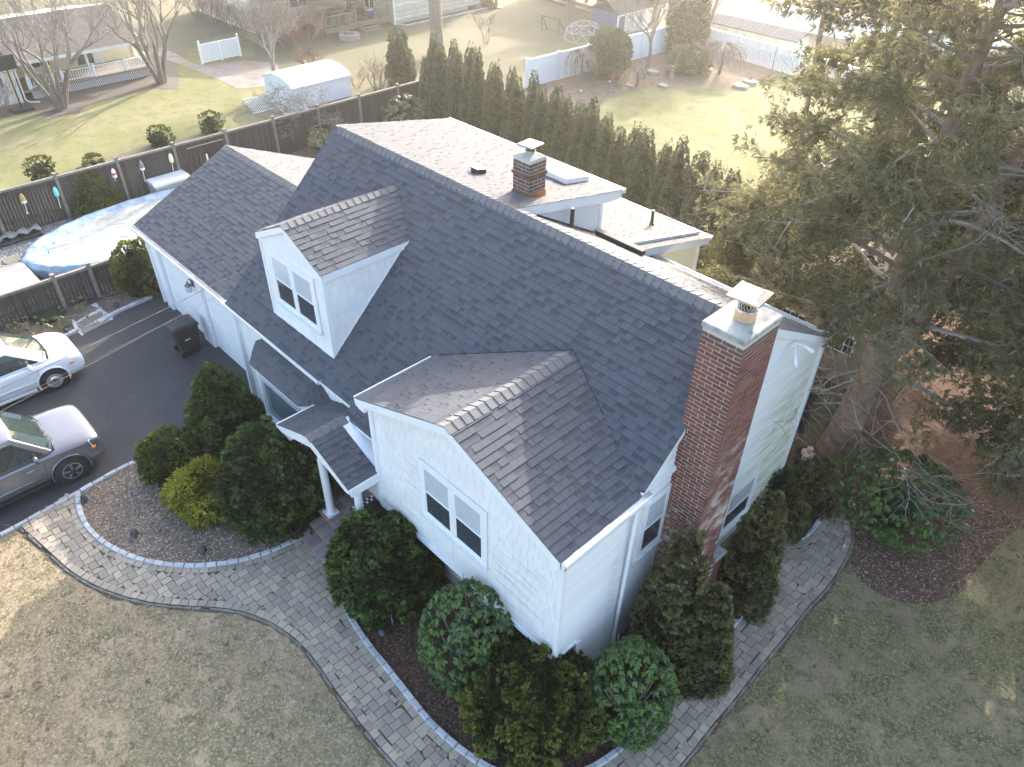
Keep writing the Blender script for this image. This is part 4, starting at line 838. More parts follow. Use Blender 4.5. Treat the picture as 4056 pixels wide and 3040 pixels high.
def plant(name,loc,label,cat,group,me,stem=(.05,.4),rz=0,sc=1,part='foliage',stemm='bark'):
    root=empty(name,(loc[0],loc[1],0),label,cat,group,rz,sc); o=bpy.data.objects.new(part,me); COL.objects.link(o); o.parent=root; WM[o.name]=WM[root.name]
    if stem:
        s=MB(); s.tube([(0,0,-.02),(.01,.01,stem[1]*.5),(0,0,stem[1])],[stem[0]*1.3,stem[0],stem[0]*.8],7); sm=s.mesh('trunk'); sm.materials.append(M_[stemm]); q=bpy.data.objects.new('trunk',sm); COL.objects.link(q); q.parent=root
    return root
dome=lambda t: (max(0,1-((t-.40)/.60)**2))**.5 if t>.40 else .80+.20*(t/.40)**.6
egg=lambda t: (max(0,1-((t-.35)/.65)**2))**.5 if t>.35 else .75+.25*t/.35
conep=lambda t: (1-t)**.75*(.97 if t>.1 else .8+1.7*t)+.015
conew=lambda t: (1-t)**.55*(1 if t>.15 else .82+1.2*t)+.01
colp=lambda t: ((1-t)**.42)*(.80+.20*math.sin(min(t*3.2,1)*math.pi/2)) if t<.999 else .02
conp2=lambda t: (max(.003,1-t)**.72)*(.80+.20*math.sin(min(t*3.4,1)*math.pi/2))
def sq(S_,fr=1,fh=1): return (S_[0],S_[1],S_[2]*fr,S_[3]*fh)
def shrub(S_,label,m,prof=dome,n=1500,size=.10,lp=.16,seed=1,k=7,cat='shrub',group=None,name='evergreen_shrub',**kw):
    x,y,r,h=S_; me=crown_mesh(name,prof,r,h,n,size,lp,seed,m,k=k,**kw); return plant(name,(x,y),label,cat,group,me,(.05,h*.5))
HK=dict(size=.095,n=2500,k=9,lob=.27,spread=1.25,lw=.32,lp=.24,depth=.25)
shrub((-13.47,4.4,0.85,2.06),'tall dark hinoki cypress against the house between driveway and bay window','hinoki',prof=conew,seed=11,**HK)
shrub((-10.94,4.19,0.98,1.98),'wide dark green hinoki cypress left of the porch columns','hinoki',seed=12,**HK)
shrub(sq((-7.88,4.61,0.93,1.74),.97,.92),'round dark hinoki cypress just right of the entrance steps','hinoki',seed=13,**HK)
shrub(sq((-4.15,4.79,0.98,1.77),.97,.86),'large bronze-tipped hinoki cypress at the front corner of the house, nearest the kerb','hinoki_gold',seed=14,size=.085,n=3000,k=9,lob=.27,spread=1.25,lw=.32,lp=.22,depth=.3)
shrub(sq((-13.53,3.02,0.54,1.1),.9,.92),'small egg-shaped yellow-green thuja at the driveway edge of the mulch island','thuja',prof=egg,seed=15,size=.07,n=1500,k=6,spread=.8,lp=.06,lw=.3,tipv=.6)
shrub(sq((-12.14,3.2,0.71,1.01),.95,.75),'low golden thread-leaf cypress with drooping yellow strands','goldthread',seed=16,size=.15,n=1700,k=7,spread=1.1,lw=.08,lp=.34,lob=.42,droop=1.0,depth=.45,tipv=.35)
CO=dict(size=.07,n=2900,k=8,lob=.24,spread=1.2,lw=.32,lp=.2,depth=.3)
shrub(sq((-3.34,7.14,0.68,3.1),.96,1.08),'tall conical brown-green evergreen left of the brick chimney base','cone',prof=conep,seed=17,**CO)
shrub(sq((-2.81,7.39,0.55,2.07),.96,1.08),'shorter conical evergreen directly in front of the chimney base','cone',prof=conep,seed=18,**CO)
shrub(sq((-3.07,9.27,0.53,2.63),.96,1.08),'tall conical evergreen right of the brick chimney, at the end of the kerbed bed','cone',prof=conep,seed=19,**CO)
shrub((-3.44,12.47,0.52,1.14),'pointed evergreen in the round kerbed bed by the side path','cone',prof=conep,seed=20,size=.085,n=1500,k=8,spread=1.2,lp=.13)
shrub((-3.48,11.52,0.45,0.61),'low spreading evergreen at the near rim of the round kerbed bed','cone',seed=21,size=.085,n=1400,k=8,spread=1.2,lp=.2)
shrub((-4.09,11.96,0.28,0.78),'small dark evergreen tucked against the far end of the east wall','hinoki',seed=22,size=.08,n=600,k=7,spread=1.2,lp=.2)
shrub((-21.3,5.85,.62,1.45),'upright dark yew beside the garage corner, in front of the board fence','hinoki_gold',prof=egg,seed=23,size=.09,n=1500,k=8,spread=.9,lp=.14,tipv=.5)
shrub((-27.57,6.82,0.84,1.37),'pyramidal yellow-green evergreen against the board fence behind the pool','thuja',prof=conep,seed=24,size=.07,n=1500,k=6,lp=.05,tipv=.3)
for i,(S_,lb) in enumerate((((-31.25,6.3,0.47,0.7),'clipped round bush behind the far left of the board fence'),((-31.7,11.01,0.47,0.59),'vase-shaped dark yew behind the board fence, left one of the pair'),((-31.69,13.28,0.42,0.67),'vase-shaped dark yew behind the board fence, right one of the pair'),((-31.54,8.23,0.19,0.2),'tiny bush behind the board fence between the pyramidal evergreen and the buoys'))):
    shrub(S_,lb,'hinoki_gold',prof=(lambda t:.62+.38*t if t<.8 else .92*max(.05,(1-t)/.2)**.4),seed=30+i,size=.10,n=500,k=6,spread=.5,lw=.15,lp=.08)
# ---- rhododendrons: whorls of leaves; the nearest leaves are single parts
def leafmesh():
    L_,w_=.105,.019; V=[(0,0,0),(L_*.35,-w_,.004),(L_*.35,0,-.004),(L_*.35,w_,.004),(L_*.75,-w_*.85,-.012),(L_*.75,0,-.02),(L_*.75,w_*.85,-.012),(L_,0,-.035)]
    return np.array(V,float),[(0,1,2),(0,2,3),(1,4,5,2),(2,5,6,3),(4,7,5),(5,7,6)]
LV,LF=leafmesh()
LVT=LV; LFT=np.array([(0,1,2),(0,2,3),(1,4,5),(1,5,2),(2,5,6),(2,6,3),(4,7,5),(5,7,6)])
def rhodo(S_,label,m,seed,n=170,prof=dome,k=8,sc=1.0,singles=0,tilt=(.2,1.0)):
    x,y,R_,H_=S_; r=np.random.default_rng(seed); root=empty('rhododendron',(x,y,0),label,'shrub',None)
    tt_=r.random(n*4); pp_=np.array([prof(q) for q in np.linspace(0,1,101)]); sl_1=np.clip(np.gradient(pp_,np.linspace(0,1,101))*R_/H_,-6,6); wq=np.interp(tt_,np.linspace(0,1,101),pp_*np.sqrt(1+sl_1**2)+.02); t=tt_[r.random(n*4)<wq/wq.max()*(.35+.65*tt_)][:n]; n=len(t); th=r.uniform(0,6.28,n); pr=np.array([prof(q) for q in t]); lm=lump(th,t,seed); rr=R_*pr*(1+.13*lm)*(1-.2*r.random(n)**2); P_=np.stack([rr*np.cos(th),rr*np.sin(th),.1+t*(H_-.1)],1)
    Nv=np.stack([np.cos(th)*(1.1-t),np.sin(th)*(1.1-t),.35+t],1); Nv/=np.linalg.norm(Nv,axis=1,keepdims=True); Nv+=r.normal(0,.15,Nv.shape); Nv/=np.linalg.norm(Nv,axis=1,keepdims=True); T,B=frame(Nv)
    mats=[];va=[]
    for i in range(n):
        kk=int(r.integers(k-2,k+2)); ph=r.uniform(0,6.28); v_=np.clip(.4+.3*lm[i]+r.normal(0,.12),0,1)
        for j in range(kk):
            a=ph+6.28*j/kk+r.normal(0,.12); dr=r.uniform(*tilt); D_=(T[i]*math.cos(a)+B[i]*math.sin(a)); X_=D_*math.cos(dr)-Nv[i]*math.sin(dr); Z_=Nv[i]*math.cos(dr)+D_*math.sin(dr); Y_=np.cross(Z_,X_); s_=sc*r.uniform(.75,1.15)
            mats.append((np.stack([X_,Y_,Z_],1)*s_,P_[i])); va.append(np.clip(v_+r.normal(0,.1),0,1))
    cam_=np.array([-x,-y,12.1]); order=sorted(range(len(mats)),key=lambda q:np.linalg.norm(mats[q][1]-cam_))
    if singles:
        mes=[]
        for q in range(4):
            me=qmesh('leaf',LVT,LFT,np.full(8,.2+.2*q)); me.materials.append(M_[m]); mes.append(me)
        for q in order[:singles]:
            o=bpy.data.objects.new('leaf',mes[min(3,int(va[q]*4))]); COL.objects.link(o); o.parent=root; m4=np.eye(4); m4[:3,:3]=mats[q][0]; m4[:3,3]=mats[q][1]; o.matrix_local=Matrix(m4.tolist())
    rest=order[singles:]; V=[];Fc=[];vv=[]
    for c,q in enumerate(rest): V.append(LVT@mats[q][0].T+mats[q][1]); Fc.append(LFT+8*c); vv+= [va[q]]*8
    me=qmesh('leaves',np.concatenate(V),np.concatenate(Fc),vv); me.materials.append(M_[m]); o=bpy.data.objects.new('leaves',me); COL.objects.link(o); o.parent=root; o['kind']='stuff'
    s=MB(); rr2=random.Random(seed)
    for i in range(16):
        a=rr2.uniform(0,6.28); q=rr2.uniform(.4,.85); s.tube([(0,0,0),(R_*q*.5*math.cos(a),R_*q*.5*math.sin(a),H_*.35),(R_*q*math.cos(a+.2),R_*q*math.sin(a+.2),H_*rr2.uniform(.5,.9))],[.02,.014,.006],4)
    me=s.mesh('branches'); me.materials.append(M_['twig']); o=bpy.data.objects.new('branches',me); COL.objects.link(o); o.parent=root; o['kind']='stuff'
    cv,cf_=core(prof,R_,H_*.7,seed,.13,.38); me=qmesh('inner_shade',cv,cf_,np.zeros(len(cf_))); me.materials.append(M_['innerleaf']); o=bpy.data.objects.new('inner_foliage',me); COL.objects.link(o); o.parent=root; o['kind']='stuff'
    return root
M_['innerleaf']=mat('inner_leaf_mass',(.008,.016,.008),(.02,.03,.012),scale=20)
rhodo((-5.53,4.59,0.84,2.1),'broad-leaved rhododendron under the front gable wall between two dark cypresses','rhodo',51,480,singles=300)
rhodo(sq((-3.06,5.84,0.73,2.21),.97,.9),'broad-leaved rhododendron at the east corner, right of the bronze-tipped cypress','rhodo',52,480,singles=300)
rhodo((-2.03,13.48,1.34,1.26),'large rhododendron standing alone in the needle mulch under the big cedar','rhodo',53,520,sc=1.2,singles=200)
rhodo((-21.78,3.21,1.19,0.28),'pale olive-leaved rhododendron along the front board fence behind the white car','rhodopale',54,110,sc=1.0,singles=60)
rhodo((-27.17,20.04,1.09,1.26),'grey-green rhododendron where the board fence meets the arborvitae row','rhodopale',55,170,sc=1.5)
rhodo((-28.27,13.5,0.77,0.45),'pale-leaved rhododendron behind the garage roof ridge','rhodopale',56,80,sc=1.4)
rhodo((-27.19,15.68,0.67,0.8),'pale-leaved rhododendron behind the left end of the main ridge','rhodopale',57,80,sc=1.4)
# ---- arborvitae row
random.seed(5)
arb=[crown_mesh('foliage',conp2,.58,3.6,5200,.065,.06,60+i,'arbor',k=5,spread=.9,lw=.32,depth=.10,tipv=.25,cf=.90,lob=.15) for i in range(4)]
for me in arb:   # unit-height mesh scaled per tree
    pass
row=[]
rr=random.Random(9)
vars_=[0]*0
tops={}
ORD='first second third fourth fifth sixth seventh eighth ninth tenth eleventh twelfth thirteenth fourteenth fifteenth sixteenth seventeenth eighteenth nineteenth twentieth'.split(); ORD+=['twenty-'+q for q in ORD[:9]]+['thirtieth']+['thirty-'+q for q in ORD[:9]]+['fortieth']+['forty-'+q for q in ORD[:9]]
for i in range(40):
    f=i/39; x=-26.9+f*17.6+rr.uniform(-.08,.08); y=21.2-f*2.8+rr.uniform(-.12,.12)+(.35 if i%3==1 else 0); h=rr.uniform(3.35,4.0)*(.78 if i in (0,) else 1)*(.9 if i%3==1 else 1)*(.86 if i>37 else 1)
    me=arb[i%4]; root=empty('arborvitae',(x,y,0),ORD[i]+' arborvitae from the left in the long dense row behind the house','tree','arborvitae planted in a row behind the house',rr.uniform(0,6.28))
    s=rr.uniform(1.15,1.45); o=bpy.data.objects.new('foliage',me); COL.objects.link(o); o.parent=root; o.scale=(s*.70,s*.70,h/3.6)
    if i==0:
        s_=MB(); s_.tube([(0,0,0),(0,0,.5)],[.06,.05],6); tm=s_.mesh('trunk'); tm.materials.append(M_['bark'])
    t_=bpy.data.objects.new('trunk',tm); COL.objects.link(t_); t_.parent=root
def lone(loc,label,prof,R_,H_,n,m,seed,size=.12,**k):
    me=crown_mesh('foliage',prof,R_,H_,n,size,.07,seed,m,**k); return plant('evergreen_tree',loc,label,'tree',None,me,(.07,H_*.4))
lone((-31.13,22.93),'single narrow arborvitae standing alone left of the big bare trunk',colp,.62,2.55,1500,'arbor',71)
lone((-25.58,32),'large clipped egg-shaped evergreen in front of the white vinyl fence',(lambda t:max(.02,1-((t-.5)/.52)**2)**.5),.95,2.2,2600,'arbor',72,cf=.92,depth=.08)
lone((-25.8,39.0),'tall dark conifer behind the bare tree at the corner of the white fence',conew,1.1,5.2,2200,'arbor',73,size=.22)
shrub((-23.23,35.89,1,1.16),'rounded glossy evergreen bush in the back garden bed','rhodopale',seed=74,size=.16,n=900,k=6,lw=.25)
# ---- bare trees
def branch(mb,p,d,L_,r,lev,rg,up=.12,spread=.6,gn=.18,nb=(2,4),minr=.006,crook=.0):
    pts=[p];rad=[r];q=Vector(p);d=Vector(d).normalized();n=4 if lev>1 else 3
    for i in range(n):
        d=(d+Vector((rg.gauss(0,gn+crook),rg.gauss(0,gn+crook),rg.gauss(0,gn)+up*.5))).normalized(); q=q+d*L_/n; pts.append(tuple(q)); rad.append(r*(1-.55*(i+1)/n))
    mb.tube(pts,rad,6 if r>.05 else (4 if r>.02 else 3),cap=False)
    if lev<=0: return
    for k in range(rg.randint(*nb)+(1 if lev>1 else 0)):
        i=rg.randint(1,n) if lev<3 else rg.randint(2,n); b=Vector(pts[i]); dd=(d+Vector((rg.gauss(0,spread),rg.gauss(0,spread),rg.uniform(-.1,.5)*.7+up))).normalized()
        branch(mb,tuple(b),dd,L_*rg.uniform(.55,.8),max(rad[i]*rg.uniform(.5,.72),minr),lev-1,rg,up,spread,gn,nb,minr,crook)
def bare_tree(loc,label,seed,stems=1,H_=5,r=.12,lev=4,lean=.25,m='twig',name='bare_tree',cat='tree',group=None,**k):
    rg=random.Random(seed); root=empty(name,(loc[0],loc[1],0),label,cat,group)
    mb=MB(); tr=MB()
    for s in range(stems):
        a=6.28*s/stems+rg.uniform(-.3,.3); ln=lean*(1 if stems>1 else .3); d=Vector((math.cos(a)*ln,math.sin(a)*ln,1)).normalized(); L0=H_*.36
        p0=Vector((math.cos(a)*.1*(stems>1),math.sin(a)*.1*(stems>1),-.03)); mid=p0+d*L0*.5+Vector((rg.gauss(0,.06),rg.gauss(0,.06),0)); top=p0+d*L0
        tr.tube([tuple(p0),tuple(mid),tuple(top)],[r*1.25,r,r*.85],8)
        for q in range(k.get('forks',3)):
            dd=(d+Vector((rg.gauss(0,.42),rg.gauss(0,.42),.35))).normalized(); branch(mb,tuple(mid+(top-mid)*rg.uniform(.3,1)),dd,H_*.34,r*.62,lev-1,rg,**{a_:b_ for a_,b_ in k.items() if a_!='forks'})
    for nm,q in (('trunk',tr),('branches',mb)):
        me=q.mesh(nm); me.materials.append(M_['bark' if nm=='trunk' else m]); o=bpy.data.objects.new(nm,me); COL.objects.link(o); o.parent=root
        if nm=='branches': o['kind']='stuff'
    return root
bare_tree((-38.87,9.62),'multi-stemmed bare tree in front of the lattice porch, nearest the black hoop',81,stems=7,H_=5.6,r=.10,lev=5,lean=.42,forks=2,spread=.5,nb=(2,3))
bare_tree((-39.43,14.52),'multi-stemmed bare tree at the far end of the lattice porch',82,stems=4,H_=5.8,r=.11,lev=5,lean=.32,forks=3,spread=.5,nb=(2,3))
bare_tree((-34.84,18.15),'pale bare tree rising behind the white resin shed',83,H_=4.4,r=.10,lev=5,forks=7,spread=.65,nb=(2,4))
bare_tree((-28.2,15.49),'crooked contorted bare tree with curling branches in front of the board fence',84,stems=4,H_=2.9,r=.05,lev=5,lean=.7,forks=3,spread=.9,crook=.28,nb=(2,3),up=.02)
bare_tree((-31.51,21.75),'small leafless shrub tree beside the lone arborvitae',85,stems=6,H_=1.9,r=.025,lev=3,lean=.5,m='redtwig',name='bare_shrub',cat='shrub')
bare_tree((-32.59,21.26),'low leafless bush left of the small shrub tree',86,stems=6,H_=1.0,r=.015,lev=3,lean=.8,m='redtwig',name='bare_shrub',cat='shrub')
bare_tree((-24.82,34.2),'slender bare tree in the back garden bed in front of the white fence',87,H_=4.8,r=.09,lev=5,forks=7,spread=.5)
bare_tree((-26.17,40.8),'bigger bare tree at the fence corner in front of the dark conifer',88,stems=3,H_=5.4,r=.10,lev=5,lean=.4,forks=5,spread=.6)
bare_tree((-34.65,39.09),'dark bare tree with a leaning stem beside the timber edging',89,stems=2,H_=7,r=.16,lev=4,lean=.35)
bare_tree((-35.15,42.46),'bare tree beyond the timber edging near the play dome',90,H_=8,r=.25,lev=3)
bare_tree((-34.21,31.4),'thin leafless sapling behind the arborvitae row',91,stems=3,H_=2.2,r=.02,lev=3,name='bare_shrub',cat='shrub')
for i,(u,v,h) in enumerate(((430,42,1.6),(462,52,1.7),(500,66,1.6),(540,78,1.5),(585,100,1.9),(620,110,1.4),(660,120,2.2),(672,160,1.3))):
    b=[(-49.83,21.61),(-48.23,21.77),(-46.19,21.85),(-44.39,22.06),(-41.74,21.87),(-40.36,22.07),(-38.94,22.36),(-35.94,20.8)][i]
    bare_tree(b,ORD[i]+' brown leafless bush from the left in the rough hedge between the neighbouring yards',100+i,stems=9,H_=h*1.25,r=.022,lev=3,lean=.6,m='redtwig',name='bare_shrub',cat='shrub',group='brown leafless bushes between the neighbouring yards')
bare_tree((-39.63,7.4),'pale twiggy bush at the left edge beside the black hoop base',110,stems=10,H_=1.9,r=.02,lev=3,lean=.5,name='bare_shrub',cat='shrub')
bare_tree((-24.05,31.03),'low reddish leafless bush right of the egg-shaped evergreen',111,stems=8,H_=1.0,r=.015,lev=3,lean=.7,m='redtwig',name='bare_shrub',cat='shrub')
bare_tree((-28.43,16.66),'dry brown hydrangea-like bush under the board fence',112,stems=14,H_=1.1,r=.012,lev=3,lean=.8,m='redtwig',name='bare_shrub',cat='shrub')
# big trunk and weeping trees
bt=empty('big_bare_tree',(*(-34.41,27.9),0),'thick grey furrowed trunk rising out of frame behind the arborvitae row','tree')
mb=MB(); mb.tube([(0,0,-.05),(.02,0,1.2),(-.02,.03,3),(-.12,.0,4.6),(-.2,.1,6.5),(-.1,0,9)],[.42,.36,.33,.34,.30,.24],14); me=mb.mesh('trunk'); me.materials.append(M_['bark']); o=bpy.data.objects.new('trunk',me); COL.objects.link(o); o.parent=bt
mb=MB(); rg=random.Random(4)
for a in range(5): branch(mb,(-.15,.05,6+a*.6),(math.cos(a*1.3),math.sin(a*1.3),.8),3,.13,3,rg)
me=mb.mesh('branches'); me.materials.append(M_['twig']); o=bpy.data.objects.new('branches',me); COL.objects.link(o); o.parent=bt; o['kind']='stuff'
def weeping(loc,label,R_,H_,seed,n=90):
    rg=random.Random(seed); root=empty('weeping_tree',(*loc,0),label,'tree'); t=MB(); t.tube([(0,0,0),(.05,.02,H_*.4),(0,0,H_*.85)],[.09,.07,.06],7); me=t.mesh('trunk'); me.materials.append(M_['bark']); o=bpy.data.objects.new('trunk',me); COL.objects.link(o); o.parent=root
    mb=MB()
    for i in range(n):
        a=rg.uniform(0,6.28); q=rg.uniform(.4,1)*R_; c,s=math.cos(a),math.sin(a); h=H_*rg.uniform(.88,1.05)
        pts=[(0,0,H_*.82),(c*q*.4,s*q*.4,h),(c*q*.8,s*q*.8,h*.93),(c*q,s*q,h*.7),(c*q*1.05,s*q*1.05,H_*rg.uniform(.25,.55))]; pts=[(x+rg.gauss(0,.04),y+rg.gauss(0,.04),z) for x,y,z in pts]; mb.tube(pts,[.02,.016,.012,.009,.006],3,cap=False)
    me=mb.mesh('branches'); me.materials.append(M_['twig']); o=bpy.data.objects.new('branches',me); COL.objects.link(o); o.parent=root; o['kind']='stuff'
weeping((-25.7,30.02),'small umbrella-shaped weeping tree in front of the white vinyl fence',.85,1.6,5)
weeping((-21.99,36.85),'wide mounded weeping tree beside the glossy round bush',1.3,1.5,6,200)
weeping((-23.58,31.9),'knee-high weeping dwarf tree in the garden bed',.5,.9,7,60)
# ---- big cedars on the right
def cedar(loc,label,seed,H_=12,R_=4.0,zl=2.2,nl=44,trunk=.36,lean=(0,0),dens=1.0,dead=10,sub=0,skip=None,lowleft=None,stems=1):
    rg=random.Random(seed); r=np.random.default_rng(seed); root=empty('cedar_tree',(loc[0],loc[1],0),label,'tree')
    t=MB(); P_=lambda z:Vector((lean[0]*z+.12*math.sin(z*.6+seed),lean[1]*z+.1*math.cos(z*.5+seed),z))
    t.tube([tuple(P_(z)) for z in (-.05,.5,1.5,3,4.5,6,8,10,H_*.97)],[trunk*1.25,trunk*1.05,trunk*.9,trunk*.75,trunk*.62,trunk*.5,trunk*.38,trunk*.24,.05],14)
    for s in range(stems-1):
        a=rg.uniform(0,6.28); b=P_(2.2); t.tube([tuple(b),tuple(b+Vector((math.cos(a)*.5,math.sin(a)*.5,1.6))),tuple(b+Vector((math.cos(a)*.9,math.sin(a)*.9,5))),tuple(b+Vector((math.cos(a)*1.1,math.sin(a)*1.1,8)))],[trunk*.6,trunk*.5,trunk*.35,.06],10)
    me=t.mesh('trunk'); me.materials.append(M_['cedarbark']); o=bpy.data.objects.new('trunk',me); COL.objects.link(o); o.parent=root
    lb=MB(); C_=[];Nn=[]
    for i in range(nl):
        f=(i+rg.random())/nl; z=zl+(H_-zl-.3)*f; a=i*2.399+rg.uniform(-.4,.4)
        if skip and z<skip[2] and skip[0]<(a%6.283)<skip[1]: continue
        q=R_*((1-f)**.5*.85+.18)*rg.uniform(.7,1.08); q*=(.62 if skip and 3.9<(a%6.283)<5.5 and z<9 else 1); b=P_(z); el=.35*f+rg.uniform(-.05,.28); d=Vector((math.cos(a),math.sin(a),el)); pts=[];
        for k in range(6):
            s=k/5; pts.append(b+Vector((d.x*q*s+rg.gauss(0,.08)*s,d.y*q*s+rg.gauss(0,.08)*s,d.z*q*s-.22*q*s*s+rg.gauss(0,.05))))
        lb.tube([tuple(p) for p in pts],[max(.010,.05*(1-s/6))*(1.15-f*.6) for s in range(6)],5,cap=False)
        for k in range(int(13*dens*(q/3+.3))):
            s=rg.uniform(.28,1); i0=min(4,int(s*5)); p=pts[i0]+(pts[i0+1]-pts[i0])*(s*5-i0); sd=Vector((-math.sin(a),math.cos(a),0))*rg.gauss(0,.45)*q*.32*(1.15-s*.5)+Vector((0,0,rg.gauss(-.08,.2))); e=p+sd+Vector((d.x,d.y,0))*rg.uniform(0,.4)
            if k%2==0: lb.tube([tuple(p),tuple(p+(e-p)*.5+Vector((0,0,.06))),tuple(e)],[.014,.009,.005],3,cap=False)
            for w in range(15): C_.append(p+(e-p)*rg.uniform(.45,1.15)+Vector((rg.gauss(0,.15),rg.gauss(0,.15),rg.gauss(-.04,.09)))); Nn.append(Vector((d.x*.6+rg.gauss(0,.4),d.y*.6+rg.gauss(0,.4),rg.uniform(-.5,.35))).normalized())
    me=lb.mesh('limbs'); me.materials.append(M_['limb']); o=bpy.data.objects.new('limbs',me); COL.objects.link(o); o.parent=root; o['kind']='stuff'
    C_=np.array([tuple(c) for c in C_]);Nn=np.array([tuple(c) for c in Nn]); keep=C_[:,2]>.6; C_=C_[keep];Nn=Nn[keep]
    cl=np.clip(.42+.5*np.sin(C_[:,0]*1.9+seed)*np.sin(C_[:,1]*2.3)*np.sin(C_[:,2]*1.7)+r.normal(0,.1,len(C_)),0,1)
    V,F_,va=fans(C_,Nn,.155,10,1.25,.095,.3,cl,seed)
    me=qmesh('foliage',V,F_,va); me.materials.append(M_['cedar']); o=bpy.data.objects.new('foliage',me); COL.objects.link(o); o.parent=root; o['kind']='stuff'
    db=MB()
    for i in range(dead):
        a=rg.uniform(0,6.28); z=rg.uniform(1.5,H_*.7); branch(db,tuple(P_(z)),(math.cos(a),math.sin(a),rg.uniform(-.25,.25)),rg.uniform(1.4,2.6),.022,3,rg,up=-.02,spread=.5,gn=.16,crook=.1)
    me=db.mesh('dead_branches'); me.materials.append(M_['limb']); o=bpy.data.objects.new('dead_branches',me); COL.objects.link(o); o.parent=root; o['kind']='stuff'
    return root
cedar((-3.8,14.3),'huge red-barked cedar whose trunk stands just behind the house corner',201,H_=13.8,R_=4.3,zl=2.6,nl=84,trunk=.34,stems=3,skip=(3.5,5.4,4.4),dead=16,dens=1.15)
cedar((-.9,16.6),'second tall cedar right of the huge one, foliage hanging low',202,H_=12.0,R_=3.7,zl=1.9,nl=54,trunk=.24,dead=10,dens=1.1)
cedar((-5.6,20.6),'tall cedar behind the arborvitae row end, left of the huge one',203,H_=11.6,R_=3.9,zl=2.2,nl=64,trunk=.26,dead=12,stems=2)
cedar((-1.8,22.5),'cedar farthest back in the group on the right',204,H_=12,R_=3.4,zl=1.5,nl=40,trunk=.28,dead=8)
cedar((2.6,15.2),'cedar at the right edge of the picture with the darkest low foliage',205,H_=11,R_=3.4,zl=1.4,nl=44,trunk=.28,dead=14)
cedar((-7.9,17.2),'young loose cedar filling the gap at the near end of the arborvitae row',206,H_=4.6,R_=1.9,zl=.8,nl=30,trunk=.12,dead=4,dens=1.5)

# =====================================================  FENCES AND NEIGHBOURS
M_['fence']=mat('dark_weathered_board',(.016,.014,.016),(.066,.058,.056),var=1,vmix=.55,scale=7,rough=.9,bump=.4,bscale=30)
M_['fencecap']=mat('grey_fence_rail',(.14,.125,.11),(.25,.225,.195),rough=.9,scale=14)
M_['deckwood']=mat('weathered_deck_wood',(.20,.16,.12),(.34,.29,.23),var=1,rough=.9)
M_['vinyl']=mat('white_vinyl_fence',(.62,.68,.75),(.72,.77,.82),rough=.5,var=1,vmix=.5)
def board_fence(p0,p1,posts,h,label,bw=.105,side=1,cap=True,group=None,nb=300):
    root=empty('board_fence',(*p0,0),label,'fence',group)
    p0=Vector((*p0,0));p1=Vector((*p1,0));d=p1-p0;L_=d.length;d.normalize();n=Vector((-d.y,d.x,0))*side
    mb=MB(); k=int(L_/bw)
    for i in range(k):
        a=p0+d*(i*L_/k); hh=h-.06+random.uniform(-.012,.006); mb.obox(a+n*random.uniform(-.004,.004),d*(L_/k-.008),n*.016,Vector((0,0,hh)))
    mb.pieces('board',M_['fence'],root,nb,'boards')
    for z in (.35,h-.25): q=MB(); q.obox(p0+n*-.04+Vector((0,0,z)),d*L_,n*.035,(0,0,.08)); q.build('rail',M_['fence'],root)
    for t in posts:
        a=p0+d*t; q=MB(); q.obox(a-d*.045+n*-.0,d*.09,n*.10,(0,0,h+.10)); q.obox(a-d*.06-n*.02,d*.12,n*.14,(0,0,.04)); q.p[1]=(([(x,y,z+h+.10) for x,y,z in q.p[1][0]]),q.p[1][1],q.p[1][2]); q.build('post',M_['fencecap'],root,bevel=.006)
    if cap: q=MB(); q.obox(p0-n*.03+Vector((0,0,h-.05)),d*L_,n*.10,(0,0,.07)); q.build('cap_rail',M_['fencecap'],root)
    return root
board_fence((-27.55,-2.5),(-27.55,21.6),[.3+2.02*i for i in range(12)],1.5,'long dark board fence with grey cap rail dividing the pool yard from the neighbours',side=-1,nb=200)
board_fence((-21.95,-4.0),(-21.85,6.5),[.5,2.6,5.0,7.7,8.65,10.45],1.0,'shorter dark board fence between the pool yard and the drive-side bed',side=-1,nb=100)
board_fence((-21.85,6.55),(-20.36,6.55),[],1.1,'short return of dark boards joining the fence to the garage corner',side=-1,nb=12)
board_fence((-27.5,21.7),(-25.9,21.5),[1.5],1.5,'short grey board fence section beyond the rhododendron',side=-1,nb=15)
board_fence((-7.9,15.6),(-4.6,14.4),[.1,3.3],1.35,'dark solid fence section running between the rear wall and the big cedar trunk',side=-1,nb=40)
# black iron gate leaning by the garage roof
M_['iron']=mat('black_iron',(.012,.012,.013),rough=.5)
gt=empty('garden_gate',(-27.35,11.0,0),'black slatted gate standing open against the dark board fence behind the garage','gate')
for i in range(12): mb=MB(); mb.box((-27.3+.0,10.35+i*.11,.05),(-27.28,10.39+i*.11,1.35)); mb.build('slat',M_['iron'],gt)
mb=MB(); mb.bar((-27.27,10.3,1.36),(-27.27,11.7,1.36),.03); mb.build('top_rail',M_['fencecap'],gt)
mb=MB(); mb.lathe((-27.24,10.95,.75),[(.02,0),(.035,.05),(.035,.22),(.02,.26)],8); mb.build('gate_latch',M_['white'],gt)
